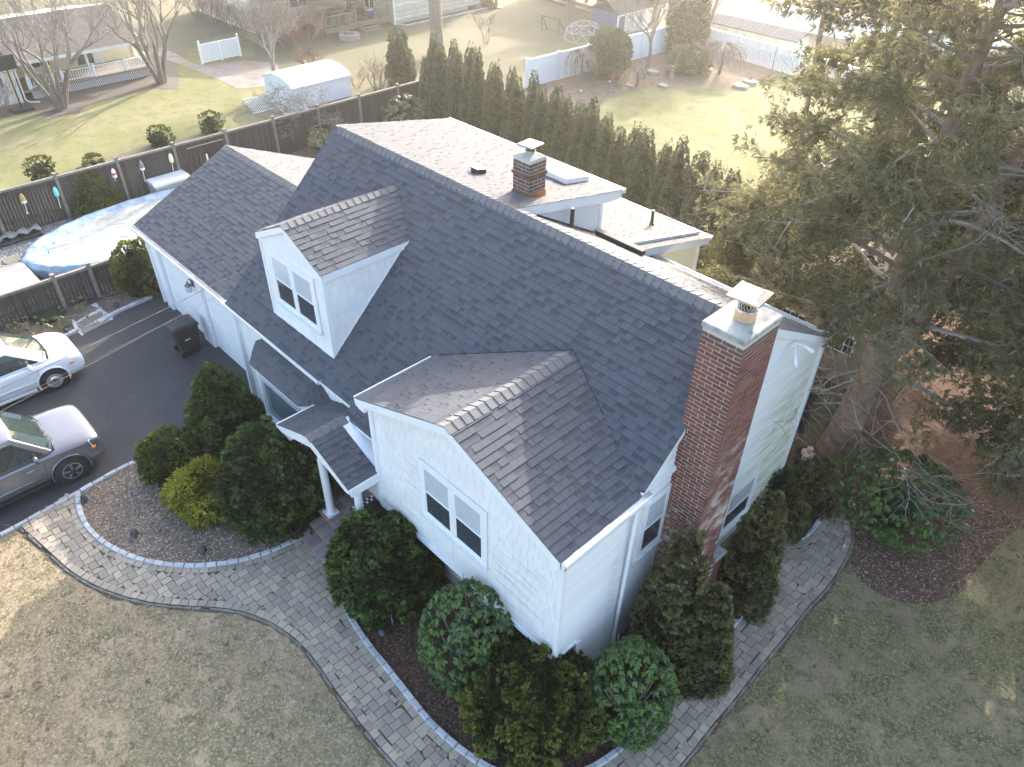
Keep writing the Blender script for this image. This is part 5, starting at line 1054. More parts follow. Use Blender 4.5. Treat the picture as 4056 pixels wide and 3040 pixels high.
# lobster buoys hanging on the fence
def buoy(y,z,h,body,band,tail,lab,bandpos=.5,tail2=False):
    root=empty('buoy',(-27.42,y,z-h),lab,'buoy','fishing buoys hung along the board fence')
    mb=MB(); mb.lathe((-27.40,y,z-h),[(.035,0),(.072,.03),(.078,.10),(.074,.20),(.055,.29),(.02,.34)],14); b=mb.build('body',M_[body],root,smooth=True)
    if band: mb=MB(); zz=z-h+bandpos; mb.lathe((-27.40,y,zz),[(.08,0),(.0815,.02),(.081,.06),(.079,.075)],14); mb.build('band',M_[band],b,smooth=True)
    mb=MB(); mb.tube([(-27.40,y,z-h+.02),(-27.43,y-.03,z-h-tail)],.011,6); mb.build('stick',M_['white'],root)
    mb=MB(); mb.tube([(-27.40,y,z-h+.33),(-27.42,y,z+.05)],.006,5); mb.build('rope',M_['fencecap'],root)
    if tail2: mb=MB(); mb.lathe((-27.43,y-.03,z-h-tail-.04),[(.02,0),(.032,.03),(.02,.06)],8); mb.build('float_knob',M_['buoy_cream'],root)
for n,c in dict(buoy_tan=(.42,.30,.10),buoy_aqua=(.18,.62,.60),buoy_red=(.45,.06,.09),buoy_grey=(.20,.19,.19),buoy_cream=(.72,.70,.45)).items(): M_[n]=mat(n,c,tuple(min(1,q*1.15) for q in c),rough=.6)
buoy(4.72,1.33,.36,'buoy_tan','white',.34,'mustard and white buoy with a white stick, leftmost on the fence',.02,True)
buoy(5.72,1.25,.36,'buoy_aqua',None,.42,'turquoise buoy on the second fence post',.1)
buoy(7.66,1.34,.36,'white','buoy_red',.12,'white buoy with a dark red band on the third fence post',.12)
buoy(8.63,1.36,.36,'buoy_grey','white',.44,'dark grey buoy with a white lower band above the pool',.01)
buoy(9.70,1.33,.36,'buoy_cream',None,.36,'cream buoy on the post nearest the deck box',.1)
# ---- pool yard
M_['boxgreen']=mat('grey_green_resin',(.30,.33,.31),(.36,.39,.37),rough=.55,scale=2)
M_['boxlid']=mat('pale_resin_lid',(.52,.56,.56),(.60,.63,.63),rough=.4)
db=empty('deck_box',(-27.1,9.3,0),'large grey-green resin deck box against the dark board fence','storage box')
mb=MB(); mb.prism([(0,0),(.62,0),(.70,.52),(-.06,.52)],(-27.42,8.66,0),ex,ez,ey,1.28); mb.build('box_body',M_['boxgreen'],db,bevel=.03)
mb=MB(); mb.prism([(-.09,.52),(.72,.52),(.70,.60),(.60,.65),(.05,.65),(-.07,.60)],(-27.42,8.62,0),ex,ez,ey,1.36); mb.build('lid',M_['boxlid'],db,bevel=.02)
# oval pool under a wrinkled tarp
M_['tarp']=mat('silvery_blue_tarp',(.10,.17,.27),(.30,.38,.46),rough=.3,scale=3,bump=.6,bscale=3.2,bdist=.08,spec=.9)
M_['tarptop']=mat('wet_tarp_centre',(.22,.25,.26),(.38,.40,.41),rough=.16,scale=1.2,bump=.5,bscale=4,bdist=.05,spec=1.0,c3=(.42,.38,.30),c3scale=2,c3amt=.4)
px,py,pa_,pb_=-24.65,7.9,2.05,4.25
pool=empty('covered_pool',(px,py,0),'oval above-ground pool under a wet silvery-blue winter tarp','pool')
def oval(n,ring):
    V=[];F_=[];m=len(ring)
    for j,(s,z,wr) in enumerate(ring):
        for k in range(n):
            t=2*math.pi*k/n; w_=1+wr*(math.sin(t*23+j)+.6*math.sin(t*41+2*j)+.7*math.sin(t*11))*.35; V.append((px+pa_*s*w_*math.cos(t),py+pb_*s*w_*math.sin(t),z+wr*.35*math.sin(t*31+j*1.3)))
    for j in range(m-1):
        for k in range(n): q=j*n;F_.append((q+k,q+(k+1)%n,q+n+(k+1)%n,q+n+k))
    return V,F_
V,F_=oval(160,[(1.02,.05,.02),(1.03,.28,.03),(1.0,.40,.02),(.97,.42,.02),(.92,.36,.025),(.84,.30,.015)]); mb=MB(); mb.add(V,F_); mb.build('tarp_skirt',M_['tarp'],pool,smooth=True)
V,F_=oval(160,[(.84,.30,.015),(.6,.27,.02),(.3,.28,.03),(.001,.29,0)]); mb=MB(); mb.add(V,F_); mb.build('tarp_top',M_['tarptop'],pool,smooth=True)
V,F_=oval(80,[(1.0,.0,0),(1.0,.30,0)]); mb=MB(); mb.add(V,F_); mb.build('pool_wall',M_['tarpdark'] if 'tarpdark' in M_ else M_['pipe'],pool)
mb=MB()
rg=random.Random(3)
for i in range(26):
    a=rg.uniform(0,6.28); q=rg.uniform(.1,.8); x,y=px+pa_*q*math.cos(a),py+pb_*q*math.sin(a)*.8; mb.tube([(x,y,.31),(x+rg.gauss(0,.12),y+rg.gauss(0,.12),.34),(x+rg.gauss(0,.2),y+rg.gauss(0,.2),.32)],.008,4)
o=mb.build('twigs_on_tarp',M_['deckwood'],pool); o['kind']='stuff'
M_['mat']=mat('dark_ground_sheet',(.035,.035,.04),(.06,.06,.065),rough=.8)
o=sheet('ground_sheet',[(-25.2,3.6),(-23.5,2.8),(-21.6,4.2),(-21.5,6.5),(-23.5,6.6)],.016,'mat','structure')
M_['tubcover']=mat('taupe_tub_cover',(.22,.21,.20),(.34,.33,.32),rough=.35,scale=2,bump=.3,bscale=6)
tb_=empty('covered_tub',(-23.8,2.6,0),'low square tub under a taupe folded cover beside the pool','tub')
mb=MB(); mb.box((-24.75,1.3,0),(-23.05,3.55,.28)); mb.build('tub_body',M_['mat'],tb_,bevel=.05)
mb=MB(); mb.box((-24.8,2.15,.28),(-23.0,3.6,.36)); mb.build('cover_half',M_['tubcover'],tb_,bevel=.05)
mb=MB(); mb.box((-24.8,1.25,.28),(-23.0,2.12,.35)); mb.build('cover_half',M_['tubcover'],tb_,bevel=.05)
mb=MB(); mb.box((-24.95,2.6,.05),(-24.8,3.5,.32)); mb.build('tub_step',M_['flag'],tb_,bevel=.02)
cr_=empty('folded_lounger',(-27.0,4.2,0),'black mesh folding frame half covered by a grey tarp, flat on the gravel','garden frame')
mb=MB()
for a in np.linspace(0,1.6,4): mb.bar((-27.4,3.1+a,.06),(-26.75,3.1+a,.10),.03)
mb.bar((-27.4,3.1,.07),(-27.4,4.75,.07),.04); mb.bar((-26.72,3.1,.10),(-26.72,4.75,.10),.04); mb.build('frame',M_['iron'],cr_)
mb=MB()
for a in np.linspace(3.1,4.75,26): mb.bar((-27.38,a,.08),(-26.74,a,.11),.008)
for a in np.linspace(-27.36,-26.76,12): mb.bar((a,3.1,.085),(a,4.75,.085),.008)
o=mb.build('mesh',M_['iron'],cr_); o['kind']='stuff'
mb=MB(); V=[];n_=16
for i in range(n_+1):
    for j in range(4): V.append((-27.5+j*.13,3.0+i*1.85/n_,.14+.06*math.sin(i*1.7+j)+.05*(j in(1,2))))
mb.add(V,[(i*4+j,i*4+j+1,i*4+j+5,i*4+j+4) for i in range(n_) for j in range(3)]); mb.build('tarp',M_['tubcover'],cr_,smooth=True)
def disc(x,y,r,h,label,m='flag',name='stepping_stone',cat='stone'):
    mb=MB(); mb.lathe((x,y,.012),[(r,0),(r*1.0,h*.7),(r*.94,h)],9,sx=1.25,sy=.85); tag(mb.build(name,M_[m]),label,cat)
disc(-25.75,3.45,.27,.03,'flat stepping stone in the gravel beside the pool tip'); disc(-26.3,2.7,.30,.10,'round grey lid standing on the gravel at the left edge','tubcover','round_lid','lid'); disc(-26.0,4.55,.2,.03,'smaller stepping stone half under the tarp edge')
# ---- wheelie bin
M_['bin']=mat('black_bin',(.010,.011,.012),(.022,.023,.024),rough=.5,scale=20)
bx0,by0=-17.35,5.45
wb_=empty('wheelie_bin',(bx0-.3,by0+.15,0),'black wheeled rubbish bin with closed lid in front of the garage doors','bin')
def frus(mb,cx_,cy_,z0,z1,a0,b0,a1,b1): 
    v=[(cx_+s*a0,cy_+t*b0,z0) for s,t in ((-1,-1),(1,-1),(1,1),(-1,1))]+[(cx_+s*a1,cy_+t*b1,z1) for s,t in ((-1,-1),(1,-1),(1,1),(-1,1))]
    mb.add(v,[(0,3,2,1),(4,5,6,7),(0,1,5,4),(1,2,6,5),(2,3,7,6),(3,0,4,7)])
bcx,bcy=-17.55,5.35
mb=MB(); frus(mb,bcx,bcy,.04,.86,.20,.22,.27,.31); mb.build('body',M_['bin'],wb_,bevel=.02)
mb=MB(); mb.box((bcx-.29,bcy-.33,.84),(bcx+.29,bcy+.33,.88)); mb.build('rim',M_['bin'],wb_,bevel=.01)
mb=MB(); frus(mb,bcx,bcy-.01,.88,.94,.30,.35,.24,.29); mb.build('lid',M_['bin'],wb_,bevel=.02)
mb=MB(); mb.tube([(bcx-.25,bcy-.36,.86),(bcx+.25,bcy-.36,.86)],.015,8); mb.build('handle',M_['bin'],wb_)
for s in (-1,1): mb=MB(); mb.tube([(bcx-.26 if s<0 else bcx+.20,bcy-.20,.11),(bcx-.20 if s<0 else bcx+.26,bcy-.20,.11)],.11,16); mb.build('wheel',M_['black'],wb_)
mb=MB(); mb.bar((bcx+.255,bcy-.12,.52),(bcx+.258,bcy+.02,.52),.004,.03); mb.build('label_strip',M_['white'],wb_)
# ---- path lights, pots, small sign, door mat
def path_light(u,label,h=.2):
    root=empty('path_light',(*u,0),label,'garden light','low black path lights in the beds')
    mb=MB(); mb.tube([(u[0],u[1],0),(u[0],u[1],h*.6)],.02,8); mb.build('stake',M_['black'],root)
    mb=MB(); mb.lathe((u[0],u[1],h*.35),[(.06,0),(.075,.01),(.055,.03),(.06,.035),(.075,.045),(.055,.065),(.06,.07),(.072,.08),(.05,.10),(.03,.115)],16); mb.build('louvre_head',M_['lampblue'],root)
M_['lampblue']=mat('dark_blue_black_lamp',(.02,.024,.035),(.035,.04,.055),rough=.35)
for q,l in (((-13.97,1.31),'path light beside the kerb corner at the driveway'),((-12.32,1.66),'path light in the middle of the mulch island'),((-11,2.46),'path light near the kerb at the front of the mulch island'),((-7.08,3.92),'domed path light in the dark bed beside the little blue sign'),((-3.8,4.19),'path light at the foot of the bronze-tipped cypress'),((-20.9,4.78),'path light in the small bed beside the garage fence'),((-20.53,3.27),'path light behind the white car bonnet')): path_light(q,l)
M_['signblue']=mat('sign_blue',(.02,.10,.38),rough=.4)
sx_,sy_=(-7,4.09)
sg=empty('yard_sign',(sx_,sy_,0),'small blue octagonal yard sign seen edge-on in the dark bed','sign')
mb=MB(); mb.prism([(.1*math.cos(R(22.5+45*i)),.1*math.sin(R(22.5+45*i))) for i in range(8)],(sx_,sy_,.42),(.87,-.5,0),(0,0,1),(.5,.87,0),.006); mb.build('sign_plate',M_['signblue'],sg)
mb=MB(); mb.prism([(.108*math.cos(R(22.5+45*i)),.108*math.sin(R(22.5+45*i))) for i in range(8)],(sx_-.003,sy_+.002,.42),(.87,-.5,0),(0,0,1),(.5,.87,0),.003); mb.build('sign_border',M_['white'],sg)
mb=MB(); mb.tube([(sx_,sy_,0),(sx_,sy_,.34)],.008,6); mb.build('stake',M_['steel'],sg)
def pot(x,y,r,h,label):
    root=empty('planter',(x,y,0),label,'planter'); mb=MB(); mb.lathe((x,y,0),[(r*.6,0),(r*.85,h*.5),(r,h*.95),(r*1.06,h),(r*.95,h),(r*.9,h*.9)],24); mb.build('pot',M_['black'],root,smooth=True)
    mb=MB(); mb.lathe((x,y,h*.82),[(r*.93,0),(r*.9,.01)],20); mb.build('soil',M_['dark_soil'],root)
    return root
pot(-10.62,4.95,.27,.42,'round black planter behind the left porch column'); pot(-13.0,5.0,.27,.40,'ribbed black planter under the bay window')
kp=pot(-4.02,13.35,.28,.38,'black planter full of pale firewood rounds beside the cedar trunk')
M_['logend']=mat('pale_log_end',(.45,.36,.28),(.62,.52,.42),scale=6)
for i,(a,b) in enumerate(((-.10,.06),(.10,.02),(0,-.11),(-.03,.14))): mb=MB(); mb.lathe((-4.02+a,13.35+b,.30),[(.07,0),(.08,.04),(.07,.14+.02*i)],9); mb.build('firewood',M_['logend'],kp)
dm=empty('door_mat',(-9.1,5.3,.45),'black door mat with a white checker border on the porch','mat')
mb=MB(); mb.box((-9.62,5.02,.452),(-8.52,5.56,.462)); mb.build('mat_body',M_['dark'],dm)
for i in range(15):
    for j in (0,1):
        if (i+j)%2: mb=MB(); mb.box((-9.62+i*.0733,5.02+j*.055,.4625),(-9.56+i*.0733,5.07+j*.055,.465)); mb.build('checker',M_['white'],dm)
for j in range(2,10):
    for i in (0,1):
        if (i+j)%2: mb=MB(); mb.box((-9.62+i*.0733,5.02+j*.055,.4625),(-9.56+i*.0733,5.07+j*.055,.465)); mb.build('checker',M_['white'],dm)
# ---- overhead service wires
M_['wire']=mat('wire',(.03,.03,.03),rough=.6); M_['wirep']=mat('twisted_wire',(.03,.03,.03),(.09,.085,.075),scale=12,rough=.6)
def wire(a,b,sag,r,label,m='wire',twist=0):
    pts=[];a=Vector(a);b=Vector(b);N_=60 if twist else 24
    for i in range(N_+1):
        t=i/N_; p=a+(b-a)*t; p.z-=sag*4*t*(1-t); pts.append(p)
    mb=MB(); mb.tube(pts,r,5)
    if twist:
        for s in (0,2.1,4.2): mb.tube([p+Vector((math.cos(i*1.1+s)*r*1.2,0,math.sin(i*1.1+s)*r*1.2)) for i,p in enumerate(pts)],r*.7,4)
    o=mb.build('overhead_wire',M_[m]); tag(o,label,'wire','service wires running to the house')
wire((-14.62,5.95,3.42),(-6.6,-8.2,7.3),.10,.004,'thick twisted service cable clamped to the left rake of the main roof','wirep',1)
wire((-14.85,5.6,2.95),(-7.1,-8.2,6.5),.10,.0025,'lowest thin wire ending at the garage eave')
wire((-14.8,5.6,2.95),(-6.9,-8.2,6.8),.06,.0025,'thin wire just above the lowest one'); wire((-14.8,5.55,3.0),(-6.6,-8.2,6.9),.16,.0025,'faint middle wire crossing the drive')
# =====================================================  NEIGHBOURS
# --- cream house with a railed porch
nh=empty('neighbour_house',(-44,11,0),'cream neighbouring house with brown roof and a railed lattice-skirted porch','house')
def nb(name,mb,m,par=None,**k): return mb.build(name,M_[m],par or nh,**k)
mb=MB(); mb.box((-50,8.9,0),(-43.0,14.6,1.75)); nb('wall',mb,'yellow')
mb=MB(); strips(mb,(-42.99,8.9,0),ey,ez,ex,[(0,.3),(5.7,.3),(5.7,1.75),(0,1.75)],.1,None,(.02,.02)); o=nb('siding',mb,'yellow'); o['kind']='stuff'
mb=MB(); mb.prism([(-40.75,1.72),(-45.4,2.55),(-51,1.5),(-51,1.42),(-45.4,2.45),(-40.75,1.62)],(0,8.75,0),ex,ez,ey,6.1); rf=nb('roof',mb,'white')
sl3=math.atan(.83/4.65); mb=MB(); strips(mb,(-40.73,8.7,1.725),ey,Vector((-math.cos(sl3),0,math.sin(sl3))),Vector((math.sin(sl3),0,math.cos(sl3))),[(0,0),(6.2,0),(6.2,4.72),(0,4.72)],.16,(.15,.4),(.006,.014)); o=nb('roof_shingles',mb,'darkroof',rf); o['kind']='stuff'
mb=MB(); mb.box((-40.78,8.75,1.58),(-40.72,14.85,1.72)); nb('fascia',mb,'white',rf)
mb=MB(); mb.box((-43,8.8,.38),(-40.85,14.9,.46)); dk_=nb('porch_floor',mb,'deckwood')
def rail(par,a,b,z0,h,m='white',sp=.11,post=None,bw=.03,pn='post'):
    a=Vector((*a,z0));b=Vector((*b,z0));d=b-a;n=max(1,int(d.length/sp))
    mb=MB(); mb.bar(a+Vector((0,0,h)),b+Vector((0,0,h)),.05,.04); mb.build('handrail',M_[m],par)
    mb=MB(); mb.bar(a+Vector((0,0,.08)),b+Vector((0,0,.08)),.04,.04); mb.build('bottom_rail',M_[m],par)
    for i in range(n+1):
        p=a+d*i/n; mb=MB(); mb.box((p.x-bw/2,p.y-bw/2,z0+.06),(p.x+bw/2,p.y+bw/2,z0+h)); mb.build('baluster',M_[m],par)
    for t in (post or []):
        p=a+d*t; mb=MB(); mb.box((p.x-.05,p.y-.05,z0-.05),(p.x+.05,p.y+.05,z0+h+.08)); mb.add(*[( [(p.x-.06,p.y-.06,z0+h+.08),(p.x+.06,p.y-.06,z0+h+.08),(p.x+.06,p.y+.06,z0+h+.08),(p.x-.06,p.y+.06,z0+h+.08),(p.x,p.y,z0+h+.14)],[(0,1,4),(1,2,4),(2,3,4),(3,0,4)])][0]); mb.build(pn,M_[m],par)
rail(nh,(-40.95,9.1),(-40.95,14.8),.46,.48,post=[0,.26,.52,.78,1]); rail(nh,(-40.95,14.8),(-42.9,14.8),.46,.48,post=[.6])
for y in (9.15,11.9,14.8): mb=MB(); mb.box((-41.0,y-.04,.4),(-40.92,y+.04,1.65)); nb('porch_post',mb,'white')
def lattice(par,a,b,z0,z1,m='white',sp=.11,w_=.022,name='lattice'):
    a=Vector((*a,0));b=Vector((*b,0));d=b-a;L_=d.length;d.normalize();h=z1-z0;n=Vector((d.y,-d.x,0)); mb=MB(); t=-h
    while t<L_:
        for s,off in ((1,0),(-1,.006)):
            x0=t if s>0 else t+h; x1=t+h if s>0 else t; za,zb=z0,z1
            q0,q1=x0,x1
            def cl(x): return min(max(x,0),L_)
            f0=(cl(q0)-q0)/(q1-q0) ; f1=(cl(q1)-q0)/(q1-q0)
            if abs(f1-f0)<.02: continue
            mb.bar(a+d*cl(q0)+n*off+Vector((0,0,z0+h*f0)),a+d*cl(q1)+n*off+Vector((0,0,z0+h*f1)),.006,w_)
        t+=sp
    o=mb.build(name,M_[m],par); o['kind']='stuff'; return o
lattice(nh,(-40.93,9.1),(-40.93,14.85),.02,.40); mb=MB(); mb.box((-41.1,9.1,0),(-40.98,14.8,.38)); nb('crawl_space',mb,'dark')
def flatwin(par,o_,U,w_,h,nx,N_):
    o_,U,N_=Vector(o_),Vector(U),Vector(N_); mb=MB(); mb.obox(o_,U*w_,(0,0,h),N_*.03); f=mb.build('window',M_['white'],par)
    for i in range(nx): mb=MB(); mb.obox(o_+U*(.04+i*(w_-.04)/nx)+Vector((0,0,.05))+N_*.03,U*((w_-.04)/nx-.04),(0,0,h-.1),N_*.008); mb.build('pane',M_['glass'],f)
flatwin(nh,(-42.98,9.9,.75),ey,.9,.8,2,ex); flatwin(nh,(-42.98,12.0,.5),ey,.8,1.1,2,ex)
mb=MB(); mb.box((-43.0,12.7,.46),(-42.95,13.3,1.55)); nb('porch_door',mb,'white')
# attached garage end with a door
mb=MB(); mb.box((-50,2.0,0),(-40.9,8.6,1.55)); nb('side_wing',mb,'yellow')
mb=MB(); strips(mb,(-40.89,2.0,0),ey,ez,ex,[(0,.15),(6.6,.15),(6.6,1.5),(0,1.5)],.1,None,(.02,.02)); o=nb('siding',mb,'yellow'); o['kind']='stuff'
mb=MB(); mb.prism([(-40.7,1.52),(-45.4,2.75),(-50.5,1.5),(-50.5,1.42),(-45.4,2.65),(-40.7,1.44)],(0,1.8,0),ex,ez,ey,7.0); rf2=nb('roof',mb,'white')
s4=math.atan(1.23/4.7); mb=MB(); strips(mb,(-40.68,1.8,1.525),ey,Vector((-math.cos(s4),0,math.sin(s4))),Vector((math.sin(s4),0,math.cos(s4))),[(0,0),(7.0,0),(7.0,4.85),(0,4.85)],.16,(.15,.4),(.006,.014)); o=nb('roof_shingles',mb,'darkroof',rf2); o['kind']='stuff'
mb=MB(); mb.box((-40.88,7.6,.1),(-40.83,8.25,1.4)); d_=nb('side_door',mb,'white'); flatwin(d_,(-40.83,7.72,.75),ey,.4,.5,2,ex)
mb=MB(); mb.box((-40.9,8.52,0),(-40.8,8.62,1.5)); mb2=mb; nb('corner_board',mb,'white')
mb=MB(); mb.tube([(-40.78,8.72,1.5),(-40.78,8.72,.12),(-40.5,8.8,.06),(-40.3,9.15,.05)],.035,8); nb('downspout',mb,'white')
# hedge-side parts of the picture: basketball hoop
hx,hy=(-39.77,8.23)
hoop=empty('basketball_hoop',(hx,hy,0),'black portable basketball hoop with a black backboard beside the neighbour door','basketball hoop')
mb=MB(); mb.box((hx-.3,hy-.45,0),(hx+.3,hy+.45,.14)); mb.build('base',M_['black'],hoop,bevel=.05)
mb=MB(); mb.tube([(hx,hy,.1),(hx-.05,hy,1.2),(hx-.05,hy,2.1)],.035,8); mb.build('pole',M_['black'],hoop)
mb=MB(); mb.box((hx+.02,hy-.62,1.75),(hx+.06,hy+.42,2.35)); mb.build('backboard',M_['black'],hoop)
mb=MB(); mb.tube([(hx+.25+.2*math.cos(a),hy-.1+.2*math.sin(a),1.78) for a in np.linspace(0,6.28,16)],.01,5); mb.build('rim',M_['iron'],hoop)
# lattice privacy panel
lp=empty('lattice_panel',(-41,18.5,0),'freestanding white lattice screen with ball-topped posts on the neighbour lawn','trellis')
for t,(x,y) in enumerate(((-41.0,17.45),(-41.03,18.55),(-41.06,19.65))):
    mb=MB(); mb.box((x-.05,y-.05,0),(x+.05,y+.05,1.02 if t!=1 else .95)); 
    if t!=1: mb.lathe((x,y,1.02),[(.05,0),(.03,.03),(.06,.08),(.05,.13),(.01,.16)],8)
    mb.build('post',M_['white'],lp)
lattice(lp,(-41.0,17.5),(-41.06,19.6),.08,.95,sp=.09,w_=.035); mb=MB(); mb.bar((-41,17.5,.95),(-41.06,19.6,.95),.05,.05); mb.build('top_rail',M_['white'],lp); mb=MB(); mb.bar((-41.02,17.5,.08),(-41.08,19.6,.08),.05,.05); mb.build('bottom_rail',M_['white'],lp)
M_['patio']=mat('grey_patio_brick',(.16,.145,.13),(.27,.245,.22),scale=2,rough=.95,bump=.4,c3=(.30,.17,.10),c3scale=.5,c3amt=.6)
pat_poly=[(-46.04,17.15),(-43.81,17.24),(-41.25,17.1),(-40.78,17.51),(-40.28,19.23),(-38.72,20.52),(-35.41,18.69),(-36.16,16.86),(-37.99,16.84),(-40.31,16.71),(-42.95,16.4),(-45,16.4)]
sheet('garden_path',pat_poly,.012,'patio')
M_['darkmulch']=mat('dark_mulch',(.07,.055,.045),(.13,.105,.09),scale=12)
sheet('porch_bed',[(-40.14,8.46),(-37.99,8.82),(-37.79,9.94),(-38.74,10.7),(-38.73,12.18),(-39.04,13.88),(-38.42,14.06),(-38.16,14.68),(-39.88,15.68),(-41.12,16.02),(-41.88,15.14)],.013,'darkmulch')
# --- white resin shed
M_['resin']=mat('white_resin',(.66,.69,.74),(.78,.79,.80),rough=.4,scale=1.5)
ws=empty('white_shed',(-32.9,18.7,0),'white corrugated resin shed behind the crooked bare tree','shed')
mb=MB(); mb.prism([(-34.3,0),(-31.75,0),(-31.75,1.0),(-33.0,1.32),(-34.3,1.0)],(0,17.3,0),ex,ez,ey,3.1); mb.build('wall',M_['resin'],ws)
mb=MB(); mb.prism([(-31.68,.98),(-31.9,1.12),(-32.6,1.30),(-33.4,1.30),(-34.1,1.12),(-34.35,.98),(-34.35,.94),(-33.4,1.26),(-32.6,1.26),(-31.68,.94)],(0,17.25,0),ex,ez,ey,3.2); rr_=mb.build('roof',M_['resin'],ws)
for i in range(9): mb=MB(); mb.prism([(-31.66,.99),(-31.9,1.135),(-32.6,1.315),(-33.4,1.315),(-33.4,1.30),(-32.6,1.30),(-31.9,1.12)],(0,17.35+i*.37,0),ex,ez,ey,.05); mb.build('roof_rib',M_['resin'],rr_)
for k in range(7): mb=MB(); mb.box((-31.76,17.32,.05+k*.135),(-31.735,20.38,.16+k*.135)); mb.build('wall_panel',M_['resin'],ws)
for i in range(12): mb=MB(); mb.box((-34.2+i*.21,17.27,.03),(-34.05+i*.21,17.3,.98)); mb.build('wall_panel',M_['resin'],ws)
# white slatted racks in front of it
rk=empty('slatted_rack',(*(-32.52,15.91),0),'white slatted frames leaning in the grass left of the white shed','rack')
x0,y0=(-32.56,15.58)
for s in range(2):
    for i in range(16): mb=MB(); a=Vector((x0+s*1.0,y0+.1+i*.085+s*.9,.03)); mb.bar(a,a+Vector((-.75,.0,.42)),.02,.015); mb.build('slat',M_['white'],rk)
    mb=MB(); a=Vector((x0+s*1.0,y0+.05+s*.9,.03)); mb.bar(a,a+Vector((0,1.4,0)),.04); mb.build('frame_bar',M_['white'],rk); mb=MB(); mb.bar(a+Vector((-.75,0,.42)),a+Vector((-.75,1.4,.42)),.04); mb.build('frame_bar',M_['white'],rk)
# --- white house at the top with a timber deck
wh=empty('white_house',(-44,33,0),'white clapboard house at the top edge with a weathered timber deck','house')
mb=MB(); mb.box((-52,30.0,0),(-41.0,37.3,2.6)); mb.build('wall',M_['siding'],wh)
mb=MB(); mb.box((-52,22.5,0),(-44.6,30.0,2.6)); mb.build('wall',M_['siding'],wh)
for (O,p) in (((-40.99,0,0),[(30.0,.25),(37.3,.25),(37.3,2.6),(30.0,2.6)]),((-44.59,0,0),[(22.5,.3),(30,.3),(30,2.6),(22.5,2.6)])):
    mb=MB(); strips(mb,O,ey,ez,ex,p,.13,None,(.022,.022)); mb.pieces('siding_board',M_['siding'],wh,40)
mb=MB(); mb.prism([(-40.6,2.55),(-46,4.0),(-52.5,2.5),(-52.5,2.4),(-46,3.9),(-40.6,2.45)],(0,22,0),ex,ez,ey,15.8); mb.build('roof',M_['darkroof'],wh)
mb=MB(); mb.box((-41.02,29.97,0),(-40.94,30.05,2.6)); mb.build('corner_board',M_['white'],wh)
for y in (33.0,36.0): mb=MB(); mb.box((-40.97,y,.02),(-40.93,y+.7,.22)); mb.build('basement_window',M_['glass'],wh)
flatwin(wh,(-44.57,25.0,1.0),ey,1.2,.9,2,ex); flatwin(wh,(-40.96,31.2,1.5),ey,.6,.7,1,ex)
mb=MB(); mb.box((-44.0,29.95,.45),(-42.9,29.98,1.9)); sd_=mb.build('patio_door',M_['white'],wh)
for i in (0,1): mb=MB(); mb.box((-43.9+i*.5,29.94,.55),(-43.5+i*.5,29.952,1.8)); mb.build('pane',M_['glass'],sd_)
dk=empty('timber_deck',(-43,27.5,0),'weathered timber deck with balustrade and steps against the white house','deck')
for i in range(24): mb=MB(); mb.box((-44.5,25.3+i*.195,.38),(-41.4,25.48+i*.195,.42)); mb.build('deck_board',M_['deckwood'],dk)
mb=MB(); mb.box((-41.42,25.3,.1),(-41.38,30,.38)); mb.build('rim_joist',M_['deckwood'],dk)
rail(dk,(-41.45,25.35),(-41.45,27.5),.42,.6,'deckwood',.12,[0,1]); rail(dk,(-44.4,25.35),(-41.45,25.35),.42,.6,'deckwood',.12,[]); rail(dk,(-41.45,28.9),(-41.45,29.95),.42,.6,'deckwood',.12,[0,1])
for i in range(3): mb=MB(); mb.box((-41.4+i*.25,27.6,.26-i*.12),(-41.12+i*.25,28.8,.30-i*.12)); mb.build('stair_tread',M_['deckwood'],dk)
for y in (27.6,28.8): mb=MB(); mb.prism([(-41.4,.0),(-40.7,.0),(-40.7,.08),(-41.4,.38)],(0,y-.02,0),ex,ez,ey,.04); mb.build('stair_stringer',M_['deckwood'],dk)
M_['furn']=mat('dark_patio_furniture',(.06,.055,.05),(.12,.11,.10),rough=.6); M_['tabletop']=mat('slatted_tabletop',(.30,.26,.20),(.40,.35,.28))
tbl=empty('patio_table',(-43.3,26.7,.42),'long slatted patio table on the timber deck','table')
mb=MB(); mb.box((-43.8,25.9,.80),(-43.0,27.9,.84)); mb.build('tabletop',M_['tabletop'],tbl)
for x,y in ((-43.75,26),(-43.05,26),(-43.75,27.8),(-43.05,27.8)): mb=MB(); mb.box((x-.025,y-.025,.42),(x+.025,y+.025,.8)); mb.build('leg',M_['furn'],tbl)
def chair(x,y,rz,label):
    c=empty('patio_chair',(x,y,.42),label,'chair','dark chairs round the deck table',rz)
    def lb(name,a,b): 
        mb=MB(); mb.box(a,b); me=mb.mesh(name); me.materials.append(M_['furn']); o=bpy.data.objects.new(name,me); COL.objects.link(o); o.parent=c
    lb('seat',(-.2,-.2,.27),(.2,.2,.30)); lb('backrest',(-.2,-.22,.30),(.2,-.19,.68))
    for a in (-.18,.16):
        for b_ in (-.2,.17): lb('leg',(a,b_,0),(a+.025,b_+.025,.28))
chair(-42.7,26.4,R(90),'dark chair on the lawn side of the deck table, nearest the corner'); chair(-42.7,27.2,R(90),'dark chair on the lawn side of the deck table, nearest the steps'); chair(-43.4,25.65,0,'dark chair at the near end of the deck table'); chair(-43.4,28.2,R(180),'dark chair at the far end of the deck table')
gr_=empty('covered_grill',(-41.9,26.3,.42),'barbecue grill under a dark cover at the deck railing','grill')
